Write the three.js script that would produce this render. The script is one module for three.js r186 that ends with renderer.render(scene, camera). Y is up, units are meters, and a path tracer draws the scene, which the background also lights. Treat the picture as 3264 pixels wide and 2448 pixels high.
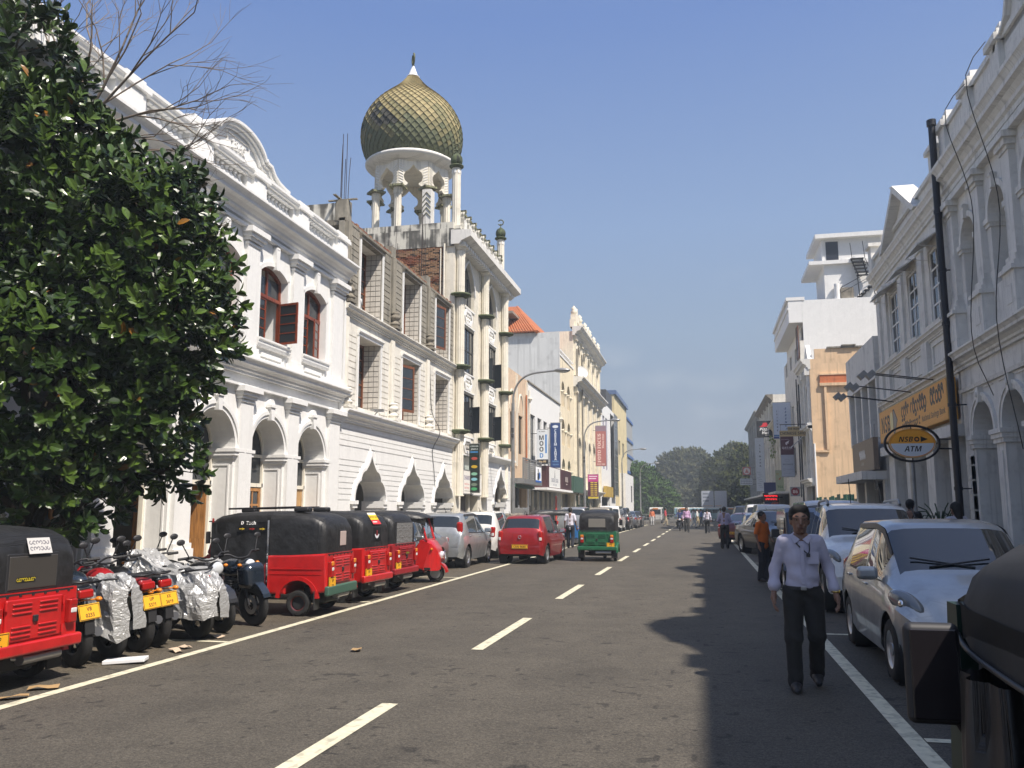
import * as THREE from 'three';
import { mergeGeometries, mergeVertices, toCreasedNormals } from 'three/addons/utils/BufferGeometryUtils.js';
import { FontLoader } from 'three/addons/loaders/FontLoader.js';
import { TextGeometry } from 'three/addons/geometries/TextGeometry.js';
import { RoundedBoxGeometry } from 'three/addons/geometries/RoundedBoxGeometry.js';

// ---------------------------------------------------------------- camera, sky, sun, exposure
const scene = new THREE.Scene();
const camera = new THREE.PerspectiveCamera(48.236, 4 / 3, 0.1, 3000);
camera.position.set(0, 1.62, 0);
camera.rotation.set(THREE.MathUtils.degToRad(8.303), THREE.MathUtils.degToRad(12.43), 0, 'YXZ');
scene.add(camera);
const renderer = new THREE.WebGLRenderer({ antialias: true });
renderer.setSize(1024, 768);
renderer.toneMapping = THREE.LinearToneMapping;
renderer.toneMappingExposure = 1.6;
renderer.shadowMap.enabled = true;
renderer.shadowMap.type = THREE.PCFSoftShadowMap;

function rng(seed) { let a = seed >>> 0; return () => { a |= 0; a = a + 0x6D2B79F5 | 0; let t = Math.imul(a ^ a >>> 15, 1 | a); t = t + Math.imul(t ^ t >>> 7, 61 | t) ^ t; return ((t ^ t >>> 14) >>> 0) / 4294967296; }; }
const R = rng(7);
const clamp = (x, a, b) => Math.max(a, Math.min(b, x));
const lerp = (a, b, t) => a + (b - a) * t;
const sst = (a, b, x) => { const t = clamp((x - a) / (b - a), 0, 1); return t * t * (3 - 2 * t); };
const PI = Math.PI, RAD = PI / 180;
// tileable value noise
function makeNoise(seed, n) { const r = rng(seed), t = new Float32Array(n * n); for (let i = 0; i < t.length; i++) t[i] = r();
  return (x, y) => { const xi = Math.floor(x), yi = Math.floor(y), fx = x - xi, fy = y - yi, sx = fx * fx * (3 - 2 * fx), sy = fy * fy * (3 - 2 * fy);
    const g = (i, j) => t[((j % n + n) % n) * n + ((i % n + n) % n)];
    return lerp(lerp(g(xi, yi), g(xi + 1, yi), sx), lerp(g(xi, yi + 1), g(xi + 1, yi + 1), sx), sy); }; }
const N64 = makeNoise(3, 64), N32 = makeNoise(5, 32), N256 = makeNoise(9, 256);
const fbm = (x, y, o = 4) => { let s = 0, a = 0.5, f = 1; for (let i = 0; i < o; i++) { s += a * N64(x * f + i * 17, y * f + i * 9); a *= 0.5; f *= 2; } return s / (1 - Math.pow(0.5, o)); };

{ // sky: clear tropical noon, deep overhead, pale and hazy down to the horizon, a few thin clouds low down
  const W = 1024, H = 512, d = new Float32Array(W * H * 4);
  const stops = [[-1, .20, .20, .195], [-.02, .205, .22, .235], [0, .192, .220, .258], [.08, .200, .236, .290], [.2, .196, .257, .35], [.316, .172, .246, .39], [.52, .098, .168, .36], [.75, .105, .165, .33], [1, .098, .152, .31]];
  const sd = new THREE.Vector3(100, 175, 66).normalize();   // hazy glow round the sun, added out of view to lift the fill light
  for (let j = 0; j < H; j++) { const y = Math.sin(((j + .5) / H - .5) * PI); let k = 0; while (k < stops.length - 2 && y > stops[k + 1][0]) k++;
    const a = stops[k], b = stops[k + 1], t = clamp((y - a[0]) / (b[0] - a[0]), 0, 1);
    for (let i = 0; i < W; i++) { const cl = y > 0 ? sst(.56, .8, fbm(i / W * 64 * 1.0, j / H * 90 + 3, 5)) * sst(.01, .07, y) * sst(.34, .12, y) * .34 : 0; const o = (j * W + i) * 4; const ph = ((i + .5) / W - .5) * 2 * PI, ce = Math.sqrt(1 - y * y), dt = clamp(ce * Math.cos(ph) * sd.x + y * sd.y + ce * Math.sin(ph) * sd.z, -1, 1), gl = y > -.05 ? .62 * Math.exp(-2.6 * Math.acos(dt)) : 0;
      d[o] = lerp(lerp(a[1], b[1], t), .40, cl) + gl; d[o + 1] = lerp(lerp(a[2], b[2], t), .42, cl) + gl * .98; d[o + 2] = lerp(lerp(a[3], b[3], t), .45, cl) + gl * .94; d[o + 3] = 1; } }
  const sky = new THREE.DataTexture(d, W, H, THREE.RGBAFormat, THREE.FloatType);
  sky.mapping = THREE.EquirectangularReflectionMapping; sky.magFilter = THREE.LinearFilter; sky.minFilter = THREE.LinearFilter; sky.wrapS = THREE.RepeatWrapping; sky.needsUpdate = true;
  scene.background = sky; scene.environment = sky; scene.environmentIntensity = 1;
}
const sun = new THREE.DirectionalLight(0xfff5e9, 4.5);
sun.position.set(100, 175, 66).multiplyScalar(1.0); sun.target.position.set(0, 0, -40); sun.position.add(sun.target.position);
sun.castShadow = true; sun.shadow.mapSize.set(4096, 4096); sun.shadow.radius = 1.0;
Object.assign(sun.shadow.camera, { left: -120, right: 120, top: 120, bottom: -120, near: 10, far: 600 });
scene.add(sun, sun.target);

// ---------------------------------------------------------------- textures
function tex(w, h, fn, srgb = true) { const d = new Uint8Array(w * h * 4); for (let j = 0; j < h; j++) for (let i = 0; i < w; i++) { const c = fn(i / w, j / h, i, j), o = (j * w + i) * 4; d[o] = clamp(c[0] * 255, 0, 255); d[o + 1] = clamp((c.length > 1 ? c[1] : c[0]) * 255, 0, 255); d[o + 2] = clamp((c.length > 1 ? c[2] : c[0]) * 255, 0, 255); d[o + 3] = 255; }
  const t = new THREE.DataTexture(d, w, h); t.wrapS = t.wrapT = THREE.RepeatWrapping; t.magFilter = THREE.LinearFilter; t.minFilter = THREE.LinearMipmapLinearFilter; t.generateMipmaps = true; if (srgb) t.colorSpace = THREE.SRGBColorSpace; t.needsUpdate = true; return t; }
const pl = (u, v, f, o = 4) => fbm(u * f, v * f, o);   // f must divide 64 to tile
const T = {};
T.plaster = tex(512, 512, (u, v) => { const a = pl(u, v, 8), b = pl(u + .3, v, 32, 3), s = sst(.6, .85, N64(u * 64, v * 4) * .6 + a * .4); const k = .955 + (a - .5) * .05 + (b - .5) * .03 - s * .03; return [k, k * .998, k * .992]; });
T.dirty = tex(512, 512, (u, v) => { const a = pl(u, v, 8), st = sst(.55, .9, N64(u * 64, v * 4) * .7 + a * .3), m = sst(.55, .8, pl(u + .2, v + .4, 16, 5)); let k = .95 + (a - .5) * .10 - st * .10 - m * .06; return [k, k * .99, k * .965]; });
T.grime = tex(512, 512, (u, v) => { const a = pl(u, v, 8, 6), st = N64(u * 64, v * 4), m = sst(.42, .68, a * .65 + st * .35); const k = lerp(.92, .30, m * .85); return [k, k * .99, k * .95]; });
T.concrete = tex(512, 512, (u, v) => { const a = pl(u, v, 8), b = pl(u, v + .5, 64, 3), st = sst(.5, .9, N64(u * 64 + 5, v * 4)); const k = .90 + (a - .5) * .3 + (b - .5) * .12 - st * .16; return [k, k * .985, k * .94]; });
T.bump = tex(256, 256, (u, v) => [pl(u, v, 32, 4)], false);
T.asphalt = tex(2048, 2048, (u, v, i, j) => { const a = pl(u, v, 16), g = N256(u * 512, v * 512), h = N256(u * 1024 + 31, v * 1024 + 7), sp = sst(.80, .92, N64(u * 64, v * 64)) * sst(.45, .6, pl(u + .3, v, 8)); let k = .78 + (a - .5) * .16 + (g - .5) * .30 + (h - .5) * .42; if (h > .92) k += .26; if (g > .94) k -= .22; k -= sp * .24; return [k, k * .985, k * .955]; });
T.asphaltB = tex(512, 512, (u, v) => [N256(u * 256, v * 256) * .6 + N256(u * 256 + 77, v * 256 + 5) * .4], false);
T.wood = tex(256, 256, (u, v) => { const g = N64(u * 64, v * 4), w = pl(u, v, 8); const k = .86 + (g - .5) * .3 + (w - .5) * .14; return [k, k * .97, k * .93]; });
T.canvas = tex(256, 256, (u, v) => { const a = pl(u, v, 8), b = pl(u, v, 64, 2); const k = .82 + (a - .5) * .45 + (b - .5) * .2; return [k, k, k]; });
T.dust = tex(512, 512, (u, v) => { const a = pl(u, v, 8, 5), s = sst(.5, .75, a); const k = .96 - s * .07 + (pl(u, v, 64, 2) - .5) * .03; return [k, k * .99, k * .97]; });
T.tarp = tex(256, 256, (u, v) => [Math.abs(pl(u, v, 8, 4) - .5) * 2.2 + Math.abs(pl(u + .4, v, 16, 3) - .5)], false);
T.fabric = tex(256, 256, (u, v) => [pl(u, v, 8, 3)], false);
T.leaf = tex(128, 128, (u, v) => { const w = pl(u, v, 8), rib = Math.abs(u - .5) < .03 ? .18 : 0, vein = Math.abs(((v * 8 + Math.abs(u - .5) * 5) % 1) - .5) < .06 ? .06 : 0; const k = .84 + (w - .5) * .25 + rib + vein; return [k, k, k * .9]; });
T.rough = tex(256, 256, (u, v) => { const a = pl(u, v, 8, 5); return [1, .75 + (a - .5) * .5, 1]; }, false);

// ---------------------------------------------------------------- materials
const lin = (r, g, b) => new THREE.Color().setRGB(r, g, b);
function mat(color, rough = .8, o = {}) {
  const { map, bump, bumpScale, tile = 3, metal = 0, ...rest } = o;
  const phys = rest.transmission !== undefined || rest.clearcoat !== undefined || rest.sheen !== undefined;
  const m = new (phys ? THREE.MeshPhysicalMaterial : THREE.MeshStandardMaterial)({ color: Array.isArray(color) ? lin(...color) : new THREE.Color(color), roughness: rough, metalness: metal, side: THREE.DoubleSide, ...rest });
  if (map) m.map = map; if (bump) { m.bumpMap = bump; m.bumpScale = bumpScale ?? .003; }
  m.userData.tile = (map || bump || rest.roughnessMap) ? tile : 0; return m;
}
const M = {
  white: mat([.82, .82, .805], .75, { map: T.plaster, bump: T.bump, bumpScale: .003, tile: 3 }),
  whiteTrim: mat([.84, .84, .825], .7, { map: T.plaster, tile: 2.2 }),
  cream: mat([.78, .75, .67], .8, { map: T.dirty, bump: T.bump, bumpScale: .003, tile: 4 }),
  offwhite: mat([.78, .765, .72], .8, { map: T.dirty, bump: T.bump, bumpScale: .003, tile: 5 }),
  agedwhite: mat([.76, .76, .75], .8, { map: T.dirty, bump: T.bump, bumpScale: .004, tile: 4 }),
  agedtrim: mat([.78, .78, .765], .8, { map: T.dirty, tile: 2.6 }),
  grime: mat([.70, .69, .66], .9, { map: T.grime, bump: T.bump, bumpScale: .008, tile: 5 }),
  concrete: mat([.31, .295, .265], .9, { map: T.concrete, bump: T.bump, bumpScale: .004, tile: 4 }),
  concreteD: mat([.27, .25, .22], .9, { map: T.concrete, bump: T.bump, bumpScale: .006, tile: 3 }),
  tile: mat([.70, .68, .64], .35, { map: T.dust, tile: 2 }),
  grout: mat([.24, .225, .20], .9), dark: mat([.012, .012, .013], .7), black: mat([.018, .018, .02], .55), iron: mat([.02, .02, .022], .5, { metal: .3 }),
  rust: mat([.16, .075, .035], .9), rebar: mat([.035, .024, .02], .8),
  redwood: mat([.25, .052, .020], .45, { map: T.wood, tile: 1 }), brownwood: mat([.21, .075, .030], .5, { map: T.wood, tile: 1 }), orangewood: mat([.50, .25, .085], .5, { map: T.wood, tile: 1 }), ply: mat([.58, .37, .17], .6, { map: T.wood, tile: 1.4 }),
  pane: mat([.030, .036, .042], .06, { metal: 0 }), glass: mat([1, 1, 1], .02, { transmission: 1, thickness: 0, ior: 1.45 }),
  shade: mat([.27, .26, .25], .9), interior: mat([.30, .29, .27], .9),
  scaleA: mat([.34, .285, .14], .75, { map: T.dust, tile: 1 }), scaleB: mat([.28, .24, .115], .75, { map: T.dust, tile: 1 }), scaleC: mat([.20, .185, .085], .75, { map: T.dust, tile: 1 }), scaleD: mat([.115, .13, .065], .75, { map: T.dust, tile: 1 }), scaleE: mat([.055, .055, .045], .85, { map: T.dust, tile: 1 }),
  moss: mat([.12, .155, .075], .85, { map: T.grime, tile: 1.5 }), algae: mat([.30, .31, .20], .85, { map: T.grime, tile: 1.2 }),
  brick: mat([.25, .085, .045], .9, { map: T.concrete, tile: 1 }), brick2: mat([.34, .19, .11], .9, { map: T.concrete, tile: 1 }),
  beige: mat([.68, .52, .38], .85, { map: T.dirty, bump: T.bump, tile: 5 }), peach: mat([.80, .58, .38], .85, { map: T.dirty, bump: T.bump, tile: 6 }),
  buff: mat([.84, .75, .57], .85, { map: T.dirty, bump: T.bump, tile: 6 }), buffTrim: mat([.84, .79, .67], .85, { map: T.dirty, tile: 3 }),
  bluewhite: mat([.66, .69, .72], .85, { map: T.dirty, bump: T.bump, tile: 8 }), yellow: mat([.72, .62, .38], .85, { map: T.dirty, tile: 6 }), greywall: mat([.36, .38, .40], .8, { map: T.dirty, tile: 5 }),
  terracotta: mat([.55, .185, .075], .8, { map: T.concrete, tile: 2.5 }),
  galv: mat([.36, .37, .38], .42, { metal: .6, map: T.dust, tile: 1.5 }), steel: mat([.45, .45, .46], .3, { metal: .9 }), chrome: mat([.75, .75, .76], .1, { metal: 1 }), alu: mat([.55, .56, .57], .3, { metal: .85 }),
  tyre: mat([.016, .0155, .015], .85, { bump: T.bump, bumpScale: .004, tile: .3 }), rubber: mat([.02, .02, .02], .7), plastic: mat([.024, .024, .026], .5), darkgrey: mat([.06, .06, .062], .6),
  plate: mat([.72, .40, .02], .5), headlamp: mat([.75, .77, .78], .06, { metal: .35 }), lens: mat([.32, .012, .010], .12), amber: mat([.62, .20, .02], .15), clearlens: mat([.62, .62, .60], .12),
  mirror: mat([.8, .8, .8], .03, { metal: 1 }), skin: mat([.19, .098, .062], .5), hair: mat([.010, .009, .008], .8),
  bark: mat([.10, .075, .05], .9, { map: T.concrete, bump: T.bump, bumpScale: .02, tile: .6 }), twig: mat([.20, .16, .125], .9),
  green: mat([.02, .16, .10], .7), greenframe: mat([.045, .10, .07], .6),
};
M.tarp = mat([.46, .46, .45], .46, { metal: .45, bump: T.tarp, bumpScale: .010, tile: .5 });
M.canvas = mat([.022, .022, .023], .48, { map: T.canvas, bump: T.fabric, bumpScale: .012, tile: .9 });

// ---------------------------------------------------------------- geometry helpers
const V = (x, y, z) => new THREE.Vector3(x, y, z);
function prep(g) { let q = g.index ? g.toNonIndexed() : g; if (!q.attributes.normal) q.computeVertexNormals(); if (!q.attributes.uv) q.setAttribute('uv', new THREE.BufferAttribute(new Float32Array(q.attributes.position.count * 2), 2)); for (const k of Object.keys(q.attributes)) if (!['position', 'normal', 'uv'].includes(k)) q.deleteAttribute(k); q.morphAttributes = {}; return q; }
const merge = gs => { const a = (Array.isArray(gs) ? gs.flat(4) : [gs]).map(prep); return a.length === 1 ? a[0] : mergeGeometries(a, false); };
const bb = (x0, x1, y0, y1, z0, z1) => new THREE.BoxGeometry(Math.abs(x1 - x0), Math.abs(y1 - y0), Math.abs(z1 - z0)).translate((x0 + x1) / 2, (y0 + y1) / 2, (z0 + z1) / 2);
const bx = (w, h, d, x = 0, y = 0, z = 0) => new THREE.BoxGeometry(w, h, d).translate(x, y, z);
const rb = (w, h, d, r, x = 0, y = 0, z = 0, s = 2) => new RoundedBoxGeometry(w, h, d, s, Math.min(r, w / 2.01, h / 2.01, d / 2.01)).translate(x, y, z);
const cyl = (r0, r1, h, x = 0, y = 0, z = 0, s = 16, axis = 'y') => { const g = new THREE.CylinderGeometry(r1, r0, h, s); if (axis === 'x') g.rotateZ(-PI / 2); if (axis === 'z') g.rotateX(PI / 2); return g.translate(x, y, z); };
const sph = (r, x = 0, y = 0, z = 0, sx = 1, sy = 1, sz = 1, s = 16) => new THREE.SphereGeometry(r, s, Math.round(s * .7)).scale(sx, sy, sz).translate(x, y, z);
const lathe = (pts, s = 20) => new THREE.LatheGeometry(pts.map(p => new THREE.Vector2(p[0], p[1])), s);
const shp = pts => { const s = new THREE.Shape(); pts.forEach((p, i) => i ? s.lineTo(p[0], p[1]) : s.moveTo(p[0], p[1])); s.closePath(); return s; };
const pth = pts => { const s = new THREE.Path(); pts.forEach((p, i) => i ? s.lineTo(p[0], p[1]) : s.moveTo(p[0], p[1])); s.closePath(); return s; };
const ext = (shape, z0, z1, o = {}) => new THREE.ExtrudeGeometry(Array.isArray(shape) ? shp(shape) : shape, { depth: z1 - z0, bevelEnabled: false, curveSegments: 12, ...o }).translate(0, 0, z0);
// moulding: profile [[out, y], ...] run along local x from u0 to u1
const run = (prof, u0, u1) => new THREE.ExtrudeGeometry(shp(prof), { depth: u1 - u0, bevelEnabled: false }).rotateY(-PI / 2).translate(u1, 0, 0);
const tube = (pts, r, rs = 6, seg) => new THREE.TubeGeometry(new THREE.CatmullRomCurve3(pts.map(p => p.isVector3 ? p : V(...p)), false, 'catmullrom', .5), seg || Math.max(2, (pts.length - 1) * 5), r, rs, false);
function rod(a, b, r, s = 6, r2) { const A = a.isVector3 ? a : V(...a), B = b.isVector3 ? b : V(...b), d = B.clone().sub(A), L = d.length(); const g = new THREE.CylinderGeometry(r2 ?? r, r, L, s); g.applyQuaternion(new THREE.Quaternion().setFromUnitVectors(V(0, 1, 0), d.normalize())); return g.translate((A.x + B.x) / 2, (A.y + B.y) / 2, (A.z + B.z) / 2); }
const arcPts = (cx, cy, r, a0, a1, n, ry = r) => Array.from({ length: n + 1 }, (_, i) => { const a = (a0 + (a1 - a0) * i / n) * RAD; return [cx + r * Math.cos(a), cy + ry * Math.sin(a)]; });
function triUV(g, tile) { const p = g.attributes.position, n = g.attributes.normal, uv = g.attributes.uv; for (let i = 0; i < p.count; i++) { const ax = Math.abs(n.getX(i)), ay = Math.abs(n.getY(i)), az = Math.abs(n.getZ(i)); let u, v; if (ay > ax && ay > az) { u = p.getX(i); v = p.getZ(i); } else if (ax > az) { u = p.getZ(i); v = p.getY(i); } else { u = p.getX(i); v = p.getY(i); } uv.setXY(i, u / tile + .13, v / tile + .07); } return g; }
function mesh(name, gs, m, parent, keepUV) { const g = gs.isBufferGeometry && gs.userData.done ? gs : merge(gs); if (m.userData.tile && !keepUV && !g.userData.done) triUV(g, m.userData.tile); g.userData.done = true; const o = new THREE.Mesh(g, m); o.name = name; o.castShadow = o.receiveShadow = true; (parent || scene).add(o); return o; }
const used = {};
const numbered = n => { const k = used[n] = (used[n] ?? -1) + 1; return k ? n + '_' + String(k).padStart(3, '0') : n; };
function thing(name, label, category, { group, pos = [0, 0, 0], ry = 0 } = {}) { const o = new THREE.Group(); o.name = numbered(name); o.position.set(...pos); o.rotation.y = ry; o.userData = { label, category }; if (group) o.userData.group = group; scene.add(o); return o; }
function tag(o, label, category, group) { o.name = numbered(o.name); o.userData.label = label; o.userData.category = category; if (group) o.userData.group = group; return o; }
function struct(name, gs, m, keepUV) { const o = mesh(name, gs, m, scene, keepUV); o.name = numbered(o.name); o.userData.kind = 'structure'; return o; }
// a flat printed face: canvas picture on a plane of w x h metres
function print(w, h, px, draw) { const c = document.createElement('canvas'); c.width = px; c.height = Math.round(px * h / w); const x = c.getContext('2d'); draw(x, c.width, c.height); const t = new THREE.CanvasTexture(c); t.colorSpace = THREE.SRGBColorSpace; t.magFilter = THREE.LinearFilter; const m = new THREE.MeshStandardMaterial({ map: t, roughness: .55, side: THREE.DoubleSide }); m.userData.tile = 0; return m; }
const plane = (w, h, x = 0, y = 0, z = 0) => new THREE.PlaneGeometry(w, h).translate(x, y, z);
const XL = -11, XR = 7.5;
// a building on the left or right of the street: local x runs along the frontage, local z points out to the road
const leftB = (name, label, z0, o = {}) => thing(name, label, 'building', { pos: [o.x ?? XL, 0, z0], ry: PI / 2, group: o.group });    // local x = distance away from the camera past z0
const rightB = (name, label, z0, o = {}) => thing(name, label, 'building', { pos: [o.x ?? XR, 0, z0], ry: -PI / 2, group: o.group }); // local x = distance towards the camera from z0
// ---------------------------------------------------------------- ground, road, pavements
struct('ground', new THREE.PlaneGeometry(2400, 2400).rotateX(-PI / 2).translate(0, -.03, -600), mat([.10, .092, .08], .95, { map: T.concrete, tile: 6 }));
const asphaltMat = mat([.112, .101, .083], .88, { map: T.asphalt, bump: T.asphaltB, bumpScale: .006, tile: 5.2 });
asphaltMat.vertexColors = true;
function asphaltSheet(name, x0, x1, z0, z1, y, step) {
  const nx = Math.ceil((x1 - x0) / step), nz = Math.ceil((z1 - z0) / step); const g = prep(new THREE.PlaneGeometry(x1 - x0, z1 - z0, nx, nz).rotateX(-PI / 2).translate((x0 + x1) / 2, y, (z0 + z1) / 2));
  const p = g.attributes.position, c = new Float32Array(p.count * 3);
  for (let i = 0; i < p.count; i++) { const x = p.getX(i), z = p.getZ(i);
    let k = 1 + (fbm(x * .35 + 9, z * .12, 4) - .5) * .34 + (fbm(x * 1.7, z * 1.1, 3) - .5) * .16;      // worn and patched asphalt, long streaks with the traffic
    const trk = Math.max(...[-4.95, -3.4, -1.4, .2].map(q => Math.exp(-Math.pow((x - q + (fbm(z * .15, q, 2) - .5) * .5) / .28, 2)))); k *= 1 - .07 * trk;                // tyre-polished tracks
    const oil = sst(.66, .8, fbm(x * .9 + 40, z * .45 + 3, 3)); k *= 1 - .22 * oil;                      // oil marks
    const dust = sst(-5.2, -6.4, x + (fbm(z * .4, x, 3) - .5) * 1.6);                                    // sandy dirt gathered in the parking bays
    c[i * 3] = k * (1 + dust * .16); c[i * 3 + 1] = k * (1 + dust * .09); c[i * 3 + 2] = k * (1 - dust * .03); }
  triUV(g, 5.2); g.setAttribute('color', new THREE.BufferAttribute(c, 3)); g.userData.done = true;
  const o = new THREE.Mesh(g, asphaltMat); o.name = name; o.receiveShadow = o.castShadow = true; o.userData.kind = 'structure'; scene.add(o); return o;
}
const road = asphaltSheet('road', -8.8, 3.8, -96, 12, 0, .3);
asphaltSheet('cross_street', -90, 90, -128, -96, -.004, 1.2);
const paint = mat([.66, .62, .50], .7, { map: T.grime, tile: 2.3 }); paint.map = tex(256, 256, (u, v) => { const a = pl(u, v, 32, 5), k = .95 - sst(.58, .68, a) * .14 - (pl(u, v, 64, 2) - .5) * .12; return [k, k, k * .96]; });
const strip = (x0, x1, z0, z1) => bb(x0, x1, .0035, .0045, z0, z1);
mesh('edge_line', strip(-5.765, -5.645, -92, 10), paint, road);
mesh('edge_line', strip(1.34, 1.475, -92, 10), paint, road);
for (let k = 0; k < 15; k++) { const z = -7.13 - k * 5.86; mesh('lane_dash', strip(-2.69, -2.55, z, z + 3.0), paint, road); }
for (const z of [-3.9, -6.85, -12.2, -15.6, -18.9, -22.5, -27.5, -32.5]) mesh('bay_tick', strip(1.485, 2.5, z - .05, z + .05), paint, road);
for (const z of [-5.2, -9.9, -14.6, -20.2, -26, -32, -38]) mesh('bay_tick', strip(-6.75, -5.775, z - .045, z + .045), paint, road);
scene.fog = new THREE.FogExp2(new THREE.Color().setRGB(.36, .41, .46), .0012);
const pave = mat([.30, .285, .255], .9, { map: T.concrete, bump: T.bump, tile: 2.5 });
const pavL = struct('pavement', bb(-11.2, -8.95, -.03, .135, -96, 12), pave), pavR = struct('pavement', bb(3.95, 7.8, -.03, .135, -96, 12), pave);
{ // kerb stones, each its own
  const ks = merge(rb(.15, .16, .96, .02, 0, .06, 0)); triUV(ks, 2); ks.userData.done = true;
  for (const [x, p] of [[-8.872, pavL], [3.872, pavR]]) for (let k = 0; k < 100; k++) { const o = mesh('kerb_stone', ks, M.concrete, p); o.position.set(x, 0, 4 - k); }
}
// ================================================================ LEFT SIDE OF THE STREET
// window: frame mesh with one child per pane (and leaves); local x along wall, z out
function gridWin(parent, name, x0, x1, y0, y1, z, cols, rows, fm, pm, fr = .06, bar = .03, d = .06) {
  const gs = [bb(x0, x1, y0, y0 + fr, z - d, z), bb(x0, x1, y1 - fr, y1, z - d, z), bb(x0, x0 + fr, y0 + fr, y1 - fr, z - d, z), bb(x1 - fr, x1, y0 + fr, y1 - fr, z - d, z)];
  const w = (x1 - x0 - 2 * fr) / cols, h = (y1 - y0 - 2 * fr) / rows;
  for (let i = 1; i < cols; i++) gs.push(bb(x0 + fr + i * w - bar / 2, x0 + fr + i * w + bar / 2, y0 + fr, y1 - fr, z - d * .8, z - .008));
  for (let j = 1; j < rows; j++) for (let i = 0; i < cols; i++) gs.push(bb(x0 + fr + i * w + bar / 2 * (i > 0), x0 + fr + (i + 1) * w - bar / 2 * (i < cols - 1), y0 + fr + j * h - bar / 2, y0 + fr + j * h + bar / 2, z - d * .75, z - .01));
  const o = mesh(name, gs, fm, parent);
  for (let i = 0; i < cols; i++) for (let j = 0; j < rows; j++) mesh('pane', bb(x0 + fr + i * w + bar / 2, x0 + fr + (i + 1) * w - bar / 2, y0 + fr + j * h + bar / 2, y0 + fr + (j + 1) * h - bar / 2, z - d * .62, z - d * .5), pm, o);
  return o;
}
// a hinged leaf with its own pivot
function leaf(win, px, y0, y1, z, w, ang, rows, fm, pm, fr = .055) {
  const gs = [bb(0, w, 0, fr, -.02, .02), bb(0, w, y1 - y0 - fr, y1 - y0, -.02, .02), bb(0, fr * Math.sign(w), fr, y1 - y0 - fr, -.02, .02), bb(w - fr * Math.sign(w), w, fr, y1 - y0 - fr, -.02, .02)];
  const h = (y1 - y0 - 2 * fr) / rows; for (let j = 1; j < rows; j++) gs.push(bb(fr * Math.sign(w), w - fr * Math.sign(w), fr + j * h - .014, fr + j * h + .014, -.014, .014));
  const o = mesh('casement', [...gs, bb(fr * Math.sign(w), w - fr * Math.sign(w), fr, y1 - y0 - fr, -.003, .003)].slice(0, gs.length), fm, win); o.position.set(px, y0, z); o.rotation.y = ang;
  const gl = mesh('pane', bb(fr * Math.sign(w), w - fr * Math.sign(w), fr, y1 - y0 - fr, -.003, .003), pm, win); gl.position.copy(o.position); gl.rotation.y = ang; return o;
}
const cornice = (y0, y1, out) => { const h = y1 - y0; return [[-.05, y0], [out * .22, y0], [out * .22, y0 + h * .16], [out * .36, y0 + h * .22], [out * .36, y0 + h * .36], [out * .55, y0 + h * .5], [out * .78, y0 + h * .56], [out * .78, y0 + h * .7], [out * .9, y0 + h * .82], [out, y0 + h * .88], [out, y1], [-.05, y1 + .03]]; };
const ring = (cx, cy, r0, r1, z0, z1, a0 = 0, a1 = 180, n = 24) => ext([...arcPts(cx, cy, r1, a0, a1, n), ...arcPts(cx, cy, r0, a1, a0, n)], z0, z1);
const shell = (b, U, H, D, m, y0 = 0, t = .2) => mesh('wall', [bb(0, t, y0, H, -D, -.66), bb(U - t, U, y0, H, -D, -.66), bb(0, U, y0, H, -D - t, -D)], m, b);
const baluster = (() => { const g = merge([lathe([[.0, 0], [.075, 0], [.075, .045], [.05, .05], [.06, .08], [.088, .15], [.085, .19], [.055, .27], [.035, .34], [.036, .37], [.058, .38], [.058, .41], [.04, .42], [.06, .45], [.06, .5], [0, .5]], 10), bx(.15, .05, .15, 0, -.0, 0)]); triUV(g, 1); g.userData.done = true; return g; })();
const font = await new FontLoader().loadAsync('fonts/droid/droid_serif_bold.typeface.json');
const fontS = await new FontLoader().loadAsync('fonts/droid/droid_sans_bold.typeface.json');
const text3 = (s, size, depth, x, y, z, f = fontS) => { const g = new TextGeometry(s, { font: f, size, depth, curveSegments: 3, bevelEnabled: false }); g.computeBoundingBox(); const b = g.boundingBox; return g.translate(x - (b.min.x + b.max.x) / 2, y - (b.min.y + b.max.y) / 2, z); };

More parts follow.
